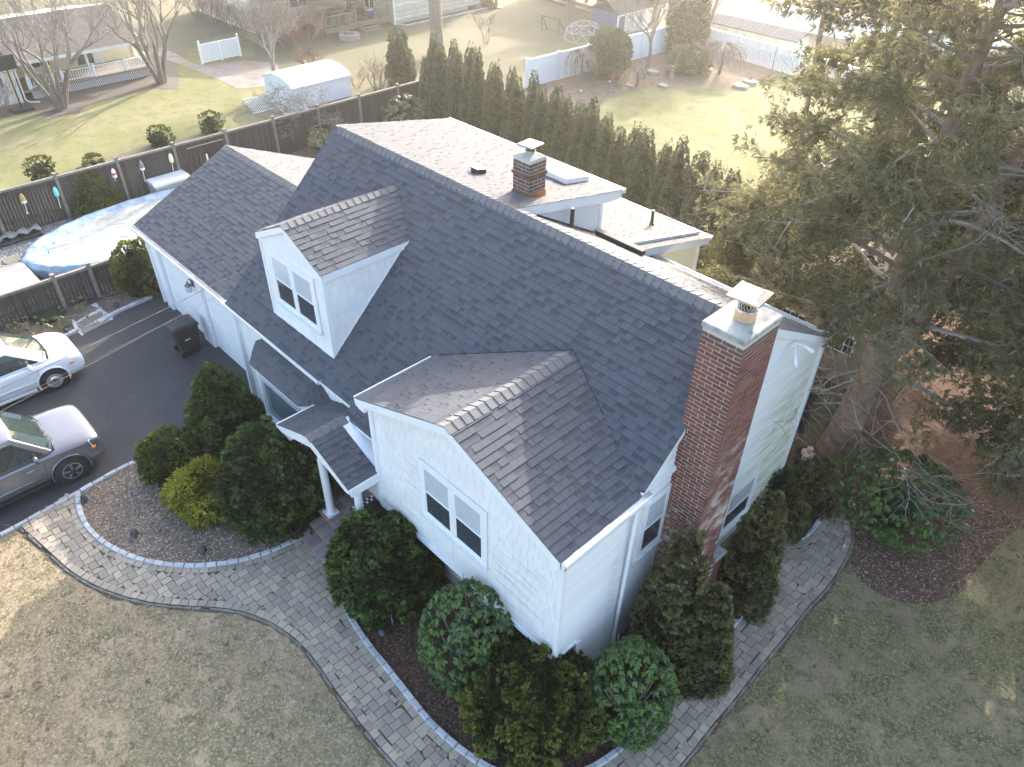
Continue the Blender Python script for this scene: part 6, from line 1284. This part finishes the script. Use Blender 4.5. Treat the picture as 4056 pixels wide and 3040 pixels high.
mb=MB(); mb.box((-42.1,25.9,.42),(-41.65,26.7,.85)); mb.build('cover_skirt',M_['furn'],gr_,bevel=.04); mb=MB(); mb.prism([(-42.1,.85),(-41.65,.85),(-41.72,1.02),(-42.03,1.02)],(0,25.95,0),ex,ez,ey,.7); mb.build('cover_hood',M_['furn'],gr_,bevel=.03)
M_['coolblue']=mat('cooler_blue',(.03,.09,.30),rough=.4)
cl_=empty('cooler',(-42.6,29.3,.42),'blue cooler with a white lid by the patio door','cooler'); mb=MB(); mb.box((-42.8,29.1,.42),(-42.4,29.6,.66)); mb.build('tub',M_['coolblue'],cl_,bevel=.02); mb=MB(); mb.box((-42.82,29.08,.66),(-42.38,29.62,.74)); mb.build('lid',M_['white'],cl_,bevel=.02)
ld=empty('wooden_ladder',(-41.6,25.0,0),'weathered wooden lattice frame leaning on the corner of the timber deck','frame')
for s in (0,.5): mb=MB(); mb.bar((-41.2-s,24.9,0),(-41.35-s,25.25,.95),.05); mb.build('side_rail',M_['deckwood'],ld)
for k in range(5): mb=MB(); mb.bar((-41.2-.03*k,24.9+.07*k,.1+.19*k),(-41.75-.03*k,24.9+.07*k,.1+.19*k),.03); mb.build('rung',M_['deckwood'],ld)
M_['pitstone']=mat('fire_pit_stone',(.24,.22,.20),(.38,.35,.32),var=1,rough=.95)
fp=empty('fire_pit',(-40.1,26.05,0),'round stone fire pit on the lawn in front of the timber deck','fire pit')
for lay in range(2):
    for i in range(12):
        a0=2*math.pi*(i+.5*lay)/12; a1=a0+2*math.pi/12*.94; q=[(.60*math.cos(a0),.60*math.sin(a0)),(.60*math.cos(a1),.60*math.sin(a1)),(.40*math.cos(a1),.40*math.sin(a1)),(.40*math.cos(a0),.40*math.sin(a0))]
        mb=MB(); mb.prism(q,(-40.1,26.05,.16*lay),ex,ey,ez,.155); mb.build('stone_block',M_['pitstone'],fp,bevel=.01)
mb=MB(); mb.lathe((-40.1,26.05,.01),[(.4,0),(.39,.02)],16); mb.build('ash_bed',M_['dark_soil'],fp)
# stone border of the house bed
kerbrun([(-41,30.1),(-40.3,30.4),(-40.3,33),(-40.4,37),(-40.2,37.8),(-39.6,37.8)],.25,.12,.08,'',12)
sheet('house_bed',[(-41,30.1),(-40.3,30.4),(-40.3,33),(-40.4,37),(-41,37.3)],.012,'mulch_brown')
shrub((-40.5,37.4,.4,.7),'dark rounded bush at the far corner of the white house','hinoki',seed=77,size=.12,n=300)
# --- white vinyl fence, garden things
vf=empty('vinyl_fence',(-27.0,29,0),'long pale blue-white vinyl fence of diagonal boards behind the garden bed','fence')
vf0,vf1=Vector((-27.1,27.6,0)),Vector((-26.3,40.2,0)); dv=(vf1-vf0).normalized(); LV_=(vf1-vf0).length
i=0;t=0
while t<LV_-.16:
    mb=MB(); mb.obox(vf0+dv*t,dv*.165,Vector((.02,0,0)),(0,0,1.28)); mb.build('vinyl_board',M_['vinyl'],vf); t+=.18
mb=MB(); mb.obox(vf0+Vector((-.02,0,1.26)),dv*LV_,(.07,0,0),(0,0,.07)); mb.build('top_rail',M_['white'],vf)
mb=MB(); mb.obox(vf0+Vector((-.02,0,.0)),dv*LV_,(.07,0,0),(0,0,.06)); mb.build('bottom_rail',M_['vinyl'],vf)
t=0
while t<LV_: mb=MB(); p=vf0+dv*t; mb.box((p.x-.06,p.y-.06,0),(p.x+.06,p.y+.06,1.4)); mb.build('post',M_['vinyl'],vf); t+=2.1
vf2=empty('vinyl_fence',(-25,41,0),'white vinyl fence at the far right behind the low white shed','fence')
for i in range(60): mb=MB(); mb.box((-26.2+i*.3,47.9+i*.03,0),(-25.93+i*.3,47.93+i*.03,1.2)); mb.build('vinyl_board',M_['vinyl'],vf2)
mb=MB(); mb.bar((-26.2,47.9,1.22),(-8.2,49.7,1.22),.08); mb.build('top_rail',M_['white'],vf2)
cf_=empty('chain_link_fence',(-24,40,0),'chain-link fence with pale slats at the back of the garden','fence')
for i in range(70): mb=MB(); mb.box((-25.4+i*.14,40.1-i*.012,0),(-25.30+i*.14,40.12-i*.012,1.15)); mb.build('slat',M_['vinyl'],cf_)
mb=MB(); mb.bar((-25.4,40.1,1.18),(-15.6,39.2,1.18),.04); mb.build('top_rail',M_['steel'],cf_)
for i in range(5): mb=MB(); mb.tube([(-25.4+i*2.45,40.05-i*.2,0),(-25.4+i*2.45,40.05-i*.2,1.25)],.03,6); mb.build('post',M_['steel'],cf_)
lw=empty('low_white_shed',(-24.5,43.5,0),'long low white shed with ribbed white roof behind the garden','shed')
mb=MB(); mb.box((-27.2,42.6,0),(-21,44.2,.9)); mb.build('wall',M_['siding'],lw)
mb=MB(); mb.prism([(42.4,.88),(43.4,1.2),(44.4,.88),(44.4,.82),(43.4,1.13),(42.4,.82)],(-27.4,0,0),ey,ez,ex,6.6); M_['shedroof']=mat('dull_ribbed_roof',(.13,.135,.14),(.17,.17,.18),rough=.9,spec=.1); r_=mb.build('roof',M_['shedroof'],lw)
for i in range(20): mb=MB(); mb.prism([(42.4,.90),(43.4,1.22),(43.4,1.19),(42.4,.87)],(-27.3+i*.33,0,0),ey,ez,ex,.05); mb.build('roof_rib',M_['shedroof'],r_)
M_['shedblue']=mat('deep_blue_panel',(.05,.08,.16),(.07,.10,.19),rough=.6)
bs_=empty('blue_shed',(-30.3,39.8,0),'small garden shed with dark blue and white walls and a brown roof','shed')
mb=MB(); mb.box((-32.3,38.4,0),(-30.3,41.4,1.25)); mb.build('wall',M_['shedblue'],bs_)
for y0,y1,m in ((38.38,38.5,'white'),(39.1,39.2,'white'),(39.22,40.0,'blind'),(40.02,40.1,'white'),(40.12,40.8,'blind'),(40.85,41.42,'white')): mb=MB(); mb.box((-30.32,y0,.02),(-30.27,y1,1.25)); mb.build('wall_panel',M_[m],bs_)
mb=MB(); mb.prism([(-30.1,1.22),(-31.3,1.95),(-32.5,1.22),(-32.5,1.16),(-31.3,1.88),(-30.1,1.16)],(0,38.25,0),ex,ez,ey,3.3); mb.build('roof',M_['darkroof'],bs_)
mb=MB(); mb.box((-30.14,38.3,1.14),(-30.08,41.5,1.22)); mb.build('fascia',M_['white'],bs_)
M_['metalgrey']=mat('grey_play_tube',(.28,.28,.29),(.40,.40,.41),rough=.5)
dome_=empty('climbing_dome',(-31.3,37.6,0),'grey tube climbing dome on the lawn beside the blue shed','play dome')
pts={}
for L_,(n_,r_,z_) in enumerate(((10,1.25,0),(10,1.12,.45),(5,.72,.82),(1,0,1.0))):
    for i in range(n_): a=2*math.pi*(i+.5*(L_==1))/n_; pts[(L_,i)]=Vector((-31.3+r_*math.cos(a),36.6+r_*math.sin(a),z_))
def seg(a,b): mb=MB(); mb.tube([pts[a],pts[b]],.022,5); mb.build('bar',M_['metalgrey'],dome_)
for i in range(10): seg((0,i),(0,(i+1)%10)); seg((0,i),(1,i)); seg((0,i),(1,(i-1)%10)); seg((1,i),(1,(i+1)%10)); seg((1,i),(2,i//2))
for i in range(5): seg((2,i),(2,(i+1)%5)); seg((2,i),(3,0)); seg((1,(2*i-1)%10),(2,i))
gl=empty('soccer_goal',(-33.5,36,0),'small portable soccer goal frame on the brown lawn','goal')
for a,b in (((-34.15,35.95,0),(-34.15,35.95,.85)),((-32.8,36.0,0),(-32.8,36.0,.85)),((-34.15,35.95,.85),(-32.8,36.0,.85)),((-34.15,35.95,0),(-34.2,36.5,0)),((-32.8,36,0),(-32.7,36.55,0)),((-34.2,36.5,0),(-32.7,36.55,0)),((-34.15,35.95,.85),(-34.2,36.5,0)),((-32.8,36,.85),(-32.7,36.55,0))): mb=MB(); mb.tube([a,b],.028,6); mb.build('bar',M_['iron'],gl)
# timber edging with a row of conifers trunks beyond
te=empty('timber_edging',(-37,43,0),'dark timber edging line across the far lawn','edging')
for a,b in (((-41.5,42.2),(-30.5,40.9)),((-41.5,43.3),(-30.5,42.0))): mb=MB(); mb.bar((*a,.08),(*b,.08),.16,.16); mb.build('timber',M_['furn'],te)
for i in range(9):
    x=-41+i*1.25; mb=crown_mesh('foliage',egg,.8,3.6,320,.3,.15,120+i%3,'arbor') if i<3 else mb_[i%3]
    if i==0: mb_=[]
    if i<3: mb_.append(mb)
    root=empty('background_conifer',(x,43.9-i*.12,0),ORD[i]+' dark conifer from the left in the row beyond the timber edging','tree','conifers in a row beyond the timber edging',i*1.3)
    t=MB(); t.tube([(0,0,0),(0,0,1.4)],[.13,.1],6); tm2=t.mesh('trunk'); tm2.materials.append(M_['bark']); q=bpy.data.objects.new('trunk',tm2); COL.objects.link(q); q.parent=root
    o=bpy.data.objects.new('foliage',mb); COL.objects.link(o); o.parent=root; o.location=(0,0,1.1)
def stake(b,label,h=.7):
    root=empty('garden_light',(*b,0),label,'garden light','thin white-topped stakes in the garden bed'); mb=MB(); mb.tube([(*b,0),(b[0]+.03,b[1],h)],.014,5); mb.build('stake',M_['steel'],root); mb=MB(); mb.lathe((b[0]+.03,b[1],h),[(.02,0),(.05,.03),(.05,.06),(.01,.09)],8); mb.build('lamp_head',M_['white'],root)
stake((-23.47,27.47),'thin white-topped stake at the left of the garden bed'); stake((-23.48,29.56),'thin white-topped stake below the egg-shaped evergreen')
bb=empty('bird_bath',(-23.27,34.4,0),'pale stone bird bath in the garden bed','bird bath'); mb=MB(); mb.lathe((-23.27,34.4,0),[(.18,0),(.09,.08),(.07,.4),(.12,.46)],12); mb.build('pedestal',M_['cap'],bb); mb=MB(); mb.lathe((-23.27,34.4,.45),[(.12,0),(.33,.08),(.35,.10),(.30,.09),(.05,.06)],18); mb.build('basin',M_['steel'],bb)
for i,(a,s) in enumerate((((-24.31,34.18),.4),((-22.65,32.86),.35),((-24.3,33),.25),((-19.94,35.73),.5),((-19.96,36.61),.45),((-23.76,31.58),.25))):
    mb=MB(); rg=random.Random(i); q=[(s*rg.uniform(.7,1.1)*math.cos(t_),s*rg.uniform(.5,.9)*math.sin(t_)) for t_ in np.linspace(0,5.6,8)]; mb.prism(q,(*a,0),ex,ey,ez,.08+.1*rg.random()); tag(mb.build('garden_rock',M_['pitstone'],bevel=.02),['flat rock nearest the bird bath','rock on the lawn edge of the garden bed','small rock among the low weeping tree','largest flat rock at the right end of the garden bed','flat rock stacked at the right end of the garden bed','smallest rock at the lawn edge of the garden bed'][i],'rock')
# second pool-like white cover strip seen at the end of the board fence
mb=MB(); mb.box((-29.8,22.6,.55),(-26.9,25.0,.62)); tag(mb.build('corrugated_cover',M_['resin']),'pale corrugated cover just beyond the corner of the board fence','cover')
# --- tan shed behind the cedars
M_['tan']=mat('tan_siding',(.26,.20,.15),(.32,.26,.20),rough=.7); M_['tanroof']=mat('tan_roof',(.35,.30,.24),(.50,.44,.36),rough=.8,scale=6)
ts=empty('tan_shed',(-6.2,18,0),'tan garden shed with white-framed paned windows half hidden by cedar foliage','shed')
mb=MB(); mb.prism([(-7.6,0),(-4.5,0),(-4.5,1.75),(-6.05,2.6),(-7.6,1.75)],(0,16.75,0),ex,ez,ey,2.6); mb.build('wall',M_['tan'],ts)
mb=MB(); mb.prism([(-7.8,1.70),(-6.05,2.68),(-4.3,1.70),(-4.3,1.63),(-6.05,2.60),(-7.8,1.63)],(0,16.55,0),ex,ez,ey,3.0); mb.build('roof',M_['tanroof'],ts)
for x in (-6.9,-5.6):
    mb=MB(); mb.box((x,16.71,.95),(x+.75,16.75,1.5)); f=mb.build('window',M_['white'],ts)
    for i in range(3):
        for j in range(2): mb=MB(); mb.box((x+.05+i*.225,16.695,1.0+j*.235),(x+.245+i*.225,16.712,1.205+j*.235)); mb.build('pane',M_['glass'],f)
# white outbuilding glimpsed through the cedars
ob=empty('white_outbuilding',(-8,26,0),'white low outbuilding glimpsed through the cedar foliage','building')
mb=MB(); mb.box((-11.5,25.0,0),(-4,27.4,1.0)); mb.build('wall',M_['siding'],ob)
mb=MB(); mb.prism([(24.8,1.0),(26.2,1.4),(27.6,1.0),(27.6,.9),(26.2,1.3),(24.8,.9)],(-11.8,0,0),ey,ez,ex,8.2); mb.build('roof',M_['darkroof'],ob)
# distant tree mass closing the view beyond the yards

# =====================================================  CARS
M_['wpaint']=mat('white_car_paint',(.80,.81,.83),rough=.18,spec=.6); M_['gpaint']=mat('grey_car_paint',(.17,.17,.185),(.19,.19,.205),rough=.22,metal=.55,scale=2)
M_['tyre']=mat('tyre_rubber',(.012,.012,.013),(.02,.02,.021),rough=.85); M_['carglass']=mat('car_glass',(.02,.03,.03),(.03,.045,.045),rough=.04,spec=1.0); M_['lens']=mat('headlight_lens',(.62,.63,.65),rough=.08,spec=1); M_['amber']=mat('amber_lens',(.85,.25,.03),rough=.2); M_['alloy']=mat('alloy_wheel',(.42,.42,.43),rough=.35,metal=.8); M_['trim']=mat('black_trim',(.015,.015,.016),rough=.5); M_['chrome']=mat('chrome',(.8,.8,.8),rough=.1,metal=1)
for k_ in ('wpaint','gpaint'):
    b=M_[k_].node_tree.nodes['Principled BSDF']; b.inputs['Coat Weight'].default_value=.6; b.inputs['Coat Roughness'].default_value=.05
def car(name,label,x,y,rz,P_):
    """local frame: +Y forward, +X right-hand side, origin on the ground below the nose centre; y runs from 0 (nose) to -L"""
    root=empty(name,(x,y,0),label,'car',None,rz); W2=P_['W']/2
    def prt(nm,mb,m,par=None,sub=0,bevel=0,smooth=True):
        me=mb.mesh(nm); me.materials.append(M_[m]); o=bpy.data.objects.new(nm,me); COL.objects.link(o); o.parent=par or root
        if smooth: me.polygons.foreach_set('use_smooth',[True]*len(me.polygons))
        if sub: s=o.modifiers.new('s','SUBSURF'); s.levels=s.render_levels=sub
        if bevel: s=o.modifiers.new('b','BEVEL'); s.width=bevel; s.segments=3; s.limit_method='ANGLE'
        return o
    # lower body loft: (y, width factor, z bottom, z shoulder, z top)
    V=[];F_=[];st=P_['body']; n=0
    for (yy,wf,zb,zs,zt) in st:
        w_=W2*wf; sec=[(0,zb),(w_*.80,zb),(w_*.97,zb+.07),(w_,zb+(zs-zb)*.45),(w_*.985,zs-.05),(w_*.93,zs),(w_*.72,zt-.006),(w_*.35,zt),(0,zt+.004)]
        full=sec+[(-a,b) for a,b in sec[-2:0:-1]]; n=len(full); V+=[(a,yy,b) for a,b in full]
    for i in range(len(st)-1):
        for k in range(n): q=i*n;F_.append((q+k,q+(k+1)%n,q+n+(k+1)%n,q+n+k))
    F_.append(tuple(range(n))[::-1]); F_.append(tuple((len(st)-1)*n+k for k in range(n)))
    mb=MB(); mb.add(V,F_); body=prt('body',mb,P_['paint'],sub=2)
    # greenhouse: (y, half width, z) rings at belt and roof
    g=P_['house']; (yb0,yb1,wb,zb),(yr0,yr1,wr,zr)=g['belt'],g['roof']
    def ring(y0,y1,w_,z,bow): return [(-w_*.93,y0,z),(-w_*.45,y0+bow,z),(w_*.45,y0+bow,z),(w_*.93,y0,z),(w_,y0-.12,z),(w_,(y0+y1)/2,z),(w_,y1+.1,z),(w_*.9,y1,z),(-w_*.9,y1,z),(-w_,y1+.1,z),(-w_,(y0+y1)/2,z),(-w_,y0-.12,z)]
    r0=ring(yb0,yb1,wb,zb,.08);r1=ring(yr0,yr1,wr,zr,.05);r2=[(a*.82,(b-(yr0+yr1)/2)*.85+(yr0+yr1)/2,c+.045) for a,b,c in r1]
    V=r0+r1+r2; F_=[(i,(i+1)%12,12+(i+1)%12,12+i) for i in range(12)]+[(12+i,12+(i+1)%12,24+(i+1)%12,24+i) for i in range(12)]+[tuple(range(24,36))]
    mb=MB(); mb.add(V,F_); prt('roof',mb,P_['paint'],bevel=.02)
    def panel(nm,ia,ib,m='carglass',u=(.04,.96),v=(.08,.92),off=.008,ids=None):
        A_,B_=Vector(r0[ia]),Vector(r0[ib]);C_,D_=Vector(r1[ib]),Vector(r1[ia]); f=lambda a,b:(A_*(1-a)+B_*a)*(1-b)+(D_*(1-a)+C_*a)*b
        q=[f(u[0],v[0]),f(u[1],v[0]),f(u[1],v[1]),f(u[0],v[1])]; N_=(q[1]-q[0]).cross(q[3]-q[0]).normalized(); c0=Vector((0,(yb0+yb1)/2,zb)); 
        if N_.dot(q[0]-c0)<0: N_=-N_
        mb=MB(); mb.add([tuple(p+N_*off) for p in q]+[tuple(p+N_*.001) for p in q],[(0,1,2,3),(4,5,1,0),(5,6,2,1),(6,7,3,2),(7,4,0,3)]); return prt(nm,mb,m,smooth=False)
    # windshield: three facets
    wm=MB()
    for ia,ib,u in ((0,1,(.10,1)),(1,2,(0,1)),(2,3,(0,.90))):
        A_,B_=Vector(r0[ia]),Vector(r0[ib]);C_,D_=Vector(r1[ib]),Vector(r1[ia]); f=lambda a,b:(A_*(1-a)+B_*a)*(1-b)+(D_*(1-a)+C_*a)*b; q=[f(u[0],.02),f(u[1],.02),f(u[1],.93),f(u[0],.93)]; o_=Vector((0,.008,.006)); wm.add([tuple(p+o_) for p in q],[(0,1,2,3)])
    prt('windshield',wm,'carglass',smooth=False)
    cw=MB(); cw.tube([Vector(r0[i])+Vector((0,.03,.004)) for i in (0,1,2,3)],.022,6); prt('cowl',cw,'trim')
    for s in (-1,1): w2=MB(); w2.tube([(s*.1+.1,yb0+.10,zb+.03),(s*.1+.35*1,yb0+.02,zb+.06),(s*.15+.5,yb0-.02,zb+.08)],.008,5); prt('wiper',w2,'trim')
    for (a,b) in ((4,5),(5,6)): panel('side_window',a,b,u=(.04 if a==5 else .0,.96),v=(.06,.86))
    for (a,b) in ((9,10),(10,11)): panel('side_window',a,b,v=(.06,.86))
    panel('rear_window',7,8)
    # wheels
    wr_=P_['wr']
    for wy in P_['wheels']:
        for s in (1,-1):
            ar=MB(); ar.tube([(s*(W2-.10),wy,wr_*1.02),(s*(W2+.006),wy,wr_*1.02)],wr_*1.17,28); ap=prt('wheel_arch',ar,'trim',smooth=False)
            fl_=MB(); fl_.tube([(s*(W2+.004),wy+wr_*1.2*math.cos(a),wr_*1.02+wr_*1.2*math.sin(a)) for a in np.linspace(-.35,3.49,20)],.022,6); prt('arch_lip',fl_,P_['paint'] )
            t=MB(); t.tube([(s*(W2-.17),wy,wr_),(s*(W2-.15),wy,wr_),(s*(W2+.0),wy,wr_),(s*(W2+.02),wy,wr_)],[wr_*.9,wr_,wr_,wr_*.93],28); tp=prt('wheel',t,'tyre')
            rm=MB(); rm.tube([(s*(W2+.0),wy,wr_),(s*(W2+.024),wy,wr_)],wr_*.62,24); prt('rim',rm,'alloy' if P_['spokes'] else 'metalgrey',tp,smooth=False)
            if P_['spokes']:
                dk_=MB(); dk_.tube([(s*(W2+.01),wy,wr_),(s*(W2+.027),wy,wr_)],wr_*.56,24); prt('rim_well',dk_,'trim',tp,smooth=False)
                sp=MB()
                for k in range(5):
                    a=k*2*math.pi/5+.3
                    for da in (-.13,.13): sp.bar((s*(W2+.034),wy+.05*math.cos(a),wr_+.05*math.sin(a)),(s*(W2+.030),wy+wr_*.6*math.cos(a+da),wr_+wr_*.6*math.sin(a+da)),.03,.012)
                prt('spokes',sp,'alloy',tp,smooth=False)
            else:
                sp=MB()
                sp.tube([(s*(W2+.024),wy,wr_),(s*(W2+.045),wy,wr_)],[wr_*.40,wr_*.30],20)
                for k in range(16): a=k*math.pi/8; sp.tube([(s*(W2+.02),wy+wr_*.5*math.cos(a),wr_+wr_*.5*math.sin(a)),(s*(W2+.028),wy+wr_*.5*math.cos(a),wr_+wr_*.5*math.sin(a))],.016,6)
                prt('hub',sp,'steel',tp,smooth=False)
            hb=MB(); hb.tube([(s*(W2+.02),wy,wr_),(s*(W2+.055),wy,wr_)],wr_*.15,10); prt('hub_cap',hb,'trim',tp)
    for s in (1,-1):
        h=P_['lamp']; mb=MB(); q=[(s*a,b,c) for a,b,c in h]; m_=len(q)//2; mb.add(q,[(i,i+1,m_+i+1,m_+i) for i in range(m_-1)]); prt('headlight',mb,'lens')
        a=P_['amber']; mb=MB(); mb.lathe((s*a[0],a[1],a[2]),[(.03,0),(.035,.02),(.025,.06)],8,sy=1.6); prt('indicator',mb,'amber')
        m=P_['mirror']; mb=MB(); mb.lathe((s*(m[0]+.10),m[1],m[2]-.07),[(.02,0),(.075,.03),(.085,.09),(.07,.15),(.03,.17)],12,sy=.6); mp=prt('mirror',mb,P_['paint']); mb=MB(); mb.bar((s*(m[0]-.04),m[1],m[2]-.04),(s*(m[0]+.06),m[1],m[2]-.02),.04); prt('mirror_arm',mb,'trim',mp)
        for (dy,) in ((P_['door'][0],),(P_['door'][1],)):
            mb=MB(); mb.tube([(s*(W2*1.0+.002),dy,P_['body'][4][2]+.06),(s*(W2*1.0+.004),dy+.02,.5),(s*(W2*.985+.004),dy+.05,P_['house']['belt'][3]-.09)],.004,4); prt('door_seam',mb,'trim')
            mb=MB(); mb.bar((s*(W2+.012),dy-.30,P_['hz']),(s*(W2+.012),dy-.16,P_['hz']+.006),.025,.022); prt('door_handle',mb,P_['paint'] if P_['paint']=='wpaint' else 'alloy')
        mb=MB(); mb.bar((s*(W2+.006),P_['door'][0]-.02,P_['strip']),(s*(W2+.006),P_['door'][0]-1.9,P_['strip']),.014,.03); prt('side_moulding',mb,P_.get('stripm','trim'))
        mb=MB(); mb.bar((s*(W2*.96),P_['wheels'][0]-.42,P_['body'][4][2]+.03),(s*(W2*.96),P_['wheels'][1]+.42,P_['body'][4][2]+.03),.05,.07); prt('rocker_panel',mb,P_.get('sillm',P_['paint']),bevel=.01)
    mb=MB(); g_=P_['grille']; mb.prism(g_,(0,P_['gy'],0),ex,ez,ey,.03); gp=prt('grille',mb,'trim',smooth=False)
    mb=MB(); mb.bar((-W2*.28,P_['gy']+.035,g_[0][1]+.09),(W2*.28,P_['gy']+.035,g_[0][1]+.09),.02,.03); prt('grille_bar',mb,'chrome',gp,smooth=False)
    mb=MB(); mb.bar((-W2*.62,P_['gy']-.02,.27),(W2*.62,P_['gy']-.02,.27),.12,.10); prt('lower_grille',mb,'trim',smooth=False)
    for s in (1,-1): mb=MB(); mb.tube([(s*W2*.55,P_['hoodl'][0],P_['hoodl'][1]),(s*W2*.50,P_['hoodl'][2],P_['hoodl'][3])],.007,4); prt('hood_crease',mb,P_['paint'])
    return root
car('parked_car','grey sport utility vehicle with five-spoke alloy wheels parked beside the paver walkway',-15.53,2.16,0,dict(W=1.66,paint='gpaint',wr=.325,spokes=True,wheels=(-.76,-3.15),stripm='alloy',strip=.50,hz=.76,sillm='trim',
 body=[(.03,.74,.34,.58,.66),(.02,.86,.28,.72,.80),(-.03,.93,.24,.79,.865),(-.10,.97,.22,.83,.895),(-.26,.995,.22,.865,.925),(-.60,1.0,.22,.895,.965),(-.95,1.0,.22,.92,.99),(-1.6,1.0,.22,.93,.98),(-2.9,1.0,.22,.93,.98),(-3.9,.98,.24,.92,.97),(-4.2,.93,.28,.88,.93),(-4.28,.85,.34,.82,.86)],
 house=dict(belt=(-.93,-4.15,.79,.955),roof=(-1.50,-4.0,.70,1.58)),lamp=[(.36,.035,.60),(.55,.02,.60),(.72,-.05,.62),(.83,-.22,.66),(.34,-.01,.775),(.53,-.03,.79),(.69,-.11,.82),(.79,-.26,.855)],amber=(.80,-.20,.62),mirror=(.80,-1.28,1.0),door=(-1.22,-2.3),
 grille=[(-.26,.48),(.26,.48),(.30,.70),(-.30,.70)],gy=-.03,hoodl=(-.25,.90,-.92,.985)))
car('parked_car','white car with bare steel wheels parked nearest the pool fence',-18.98,3.06,0,dict(W=1.56,paint='wpaint',wr=.30,spokes=False,wheels=(-.82,-3.0),strip=.46,hz=.70,stripm='wpaint',
 body=[(.02,.60,.28,.46,.50),(-.0,.76,.23,.56,.62),(-.06,.87,.20,.63,.70),(-.18,.95,.19,.70,.765),(-.40,.99,.19,.76,.82),(-.62,1.0,.19,.79,.85),(-.95,1.0,.19,.83,.90),(-1.6,1.0,.19,.85,.90),(-2.9,1.0,.19,.85,.90),(-3.8,.98,.2,.84,.89),(-4.1,.92,.25,.80,.85),(-4.18,.84,.32,.72,.78)],
 house=dict(belt=(-.78,-4.0,.715,.865),roof=(-1.50,-3.8,.60,1.40)),lamp=[(.36,.01,.53),(.55,-.04,.53),(.68,-.14,.55),(.765,-.34,.60),(.36,-.05,.665),(.53,-.10,.69),(.65,-.22,.73),(.73,-.42,.765)],amber=(.755,-.32,.56),mirror=(.765,-1.2,.90),door=(-1.12,-2.2),
 grille=[(-.24,.44),(.24,.44),(.26,.52),(-.26,.52)],gy=-.045,hoodl=(-.3,.79,-.86,.893)))


# ---------------- haze volume added to stand in for veiling lens glare
hm=bpy.data.materials.new('glare_haze_air'); hm.use_nodes=True; n=hm.node_tree.nodes; n.remove(n['Principled BSDF']); pv_=n.new('ShaderNodeVolumePrincipled'); pv_.inputs['Density'].default_value=.0021; pv_.inputs['Color'].default_value=(1,.985,.96,1); pv_.inputs['Anisotropy'].default_value=.8; hm.node_tree.links.new(pv_.outputs[0],n['Material Output'].inputs['Volume'])
mb=MB(); mb.box((-400,-200,-1.5),(260,520,14.5)); hz=mb.build('glare_haze',hm); hz['kind']='stuff'
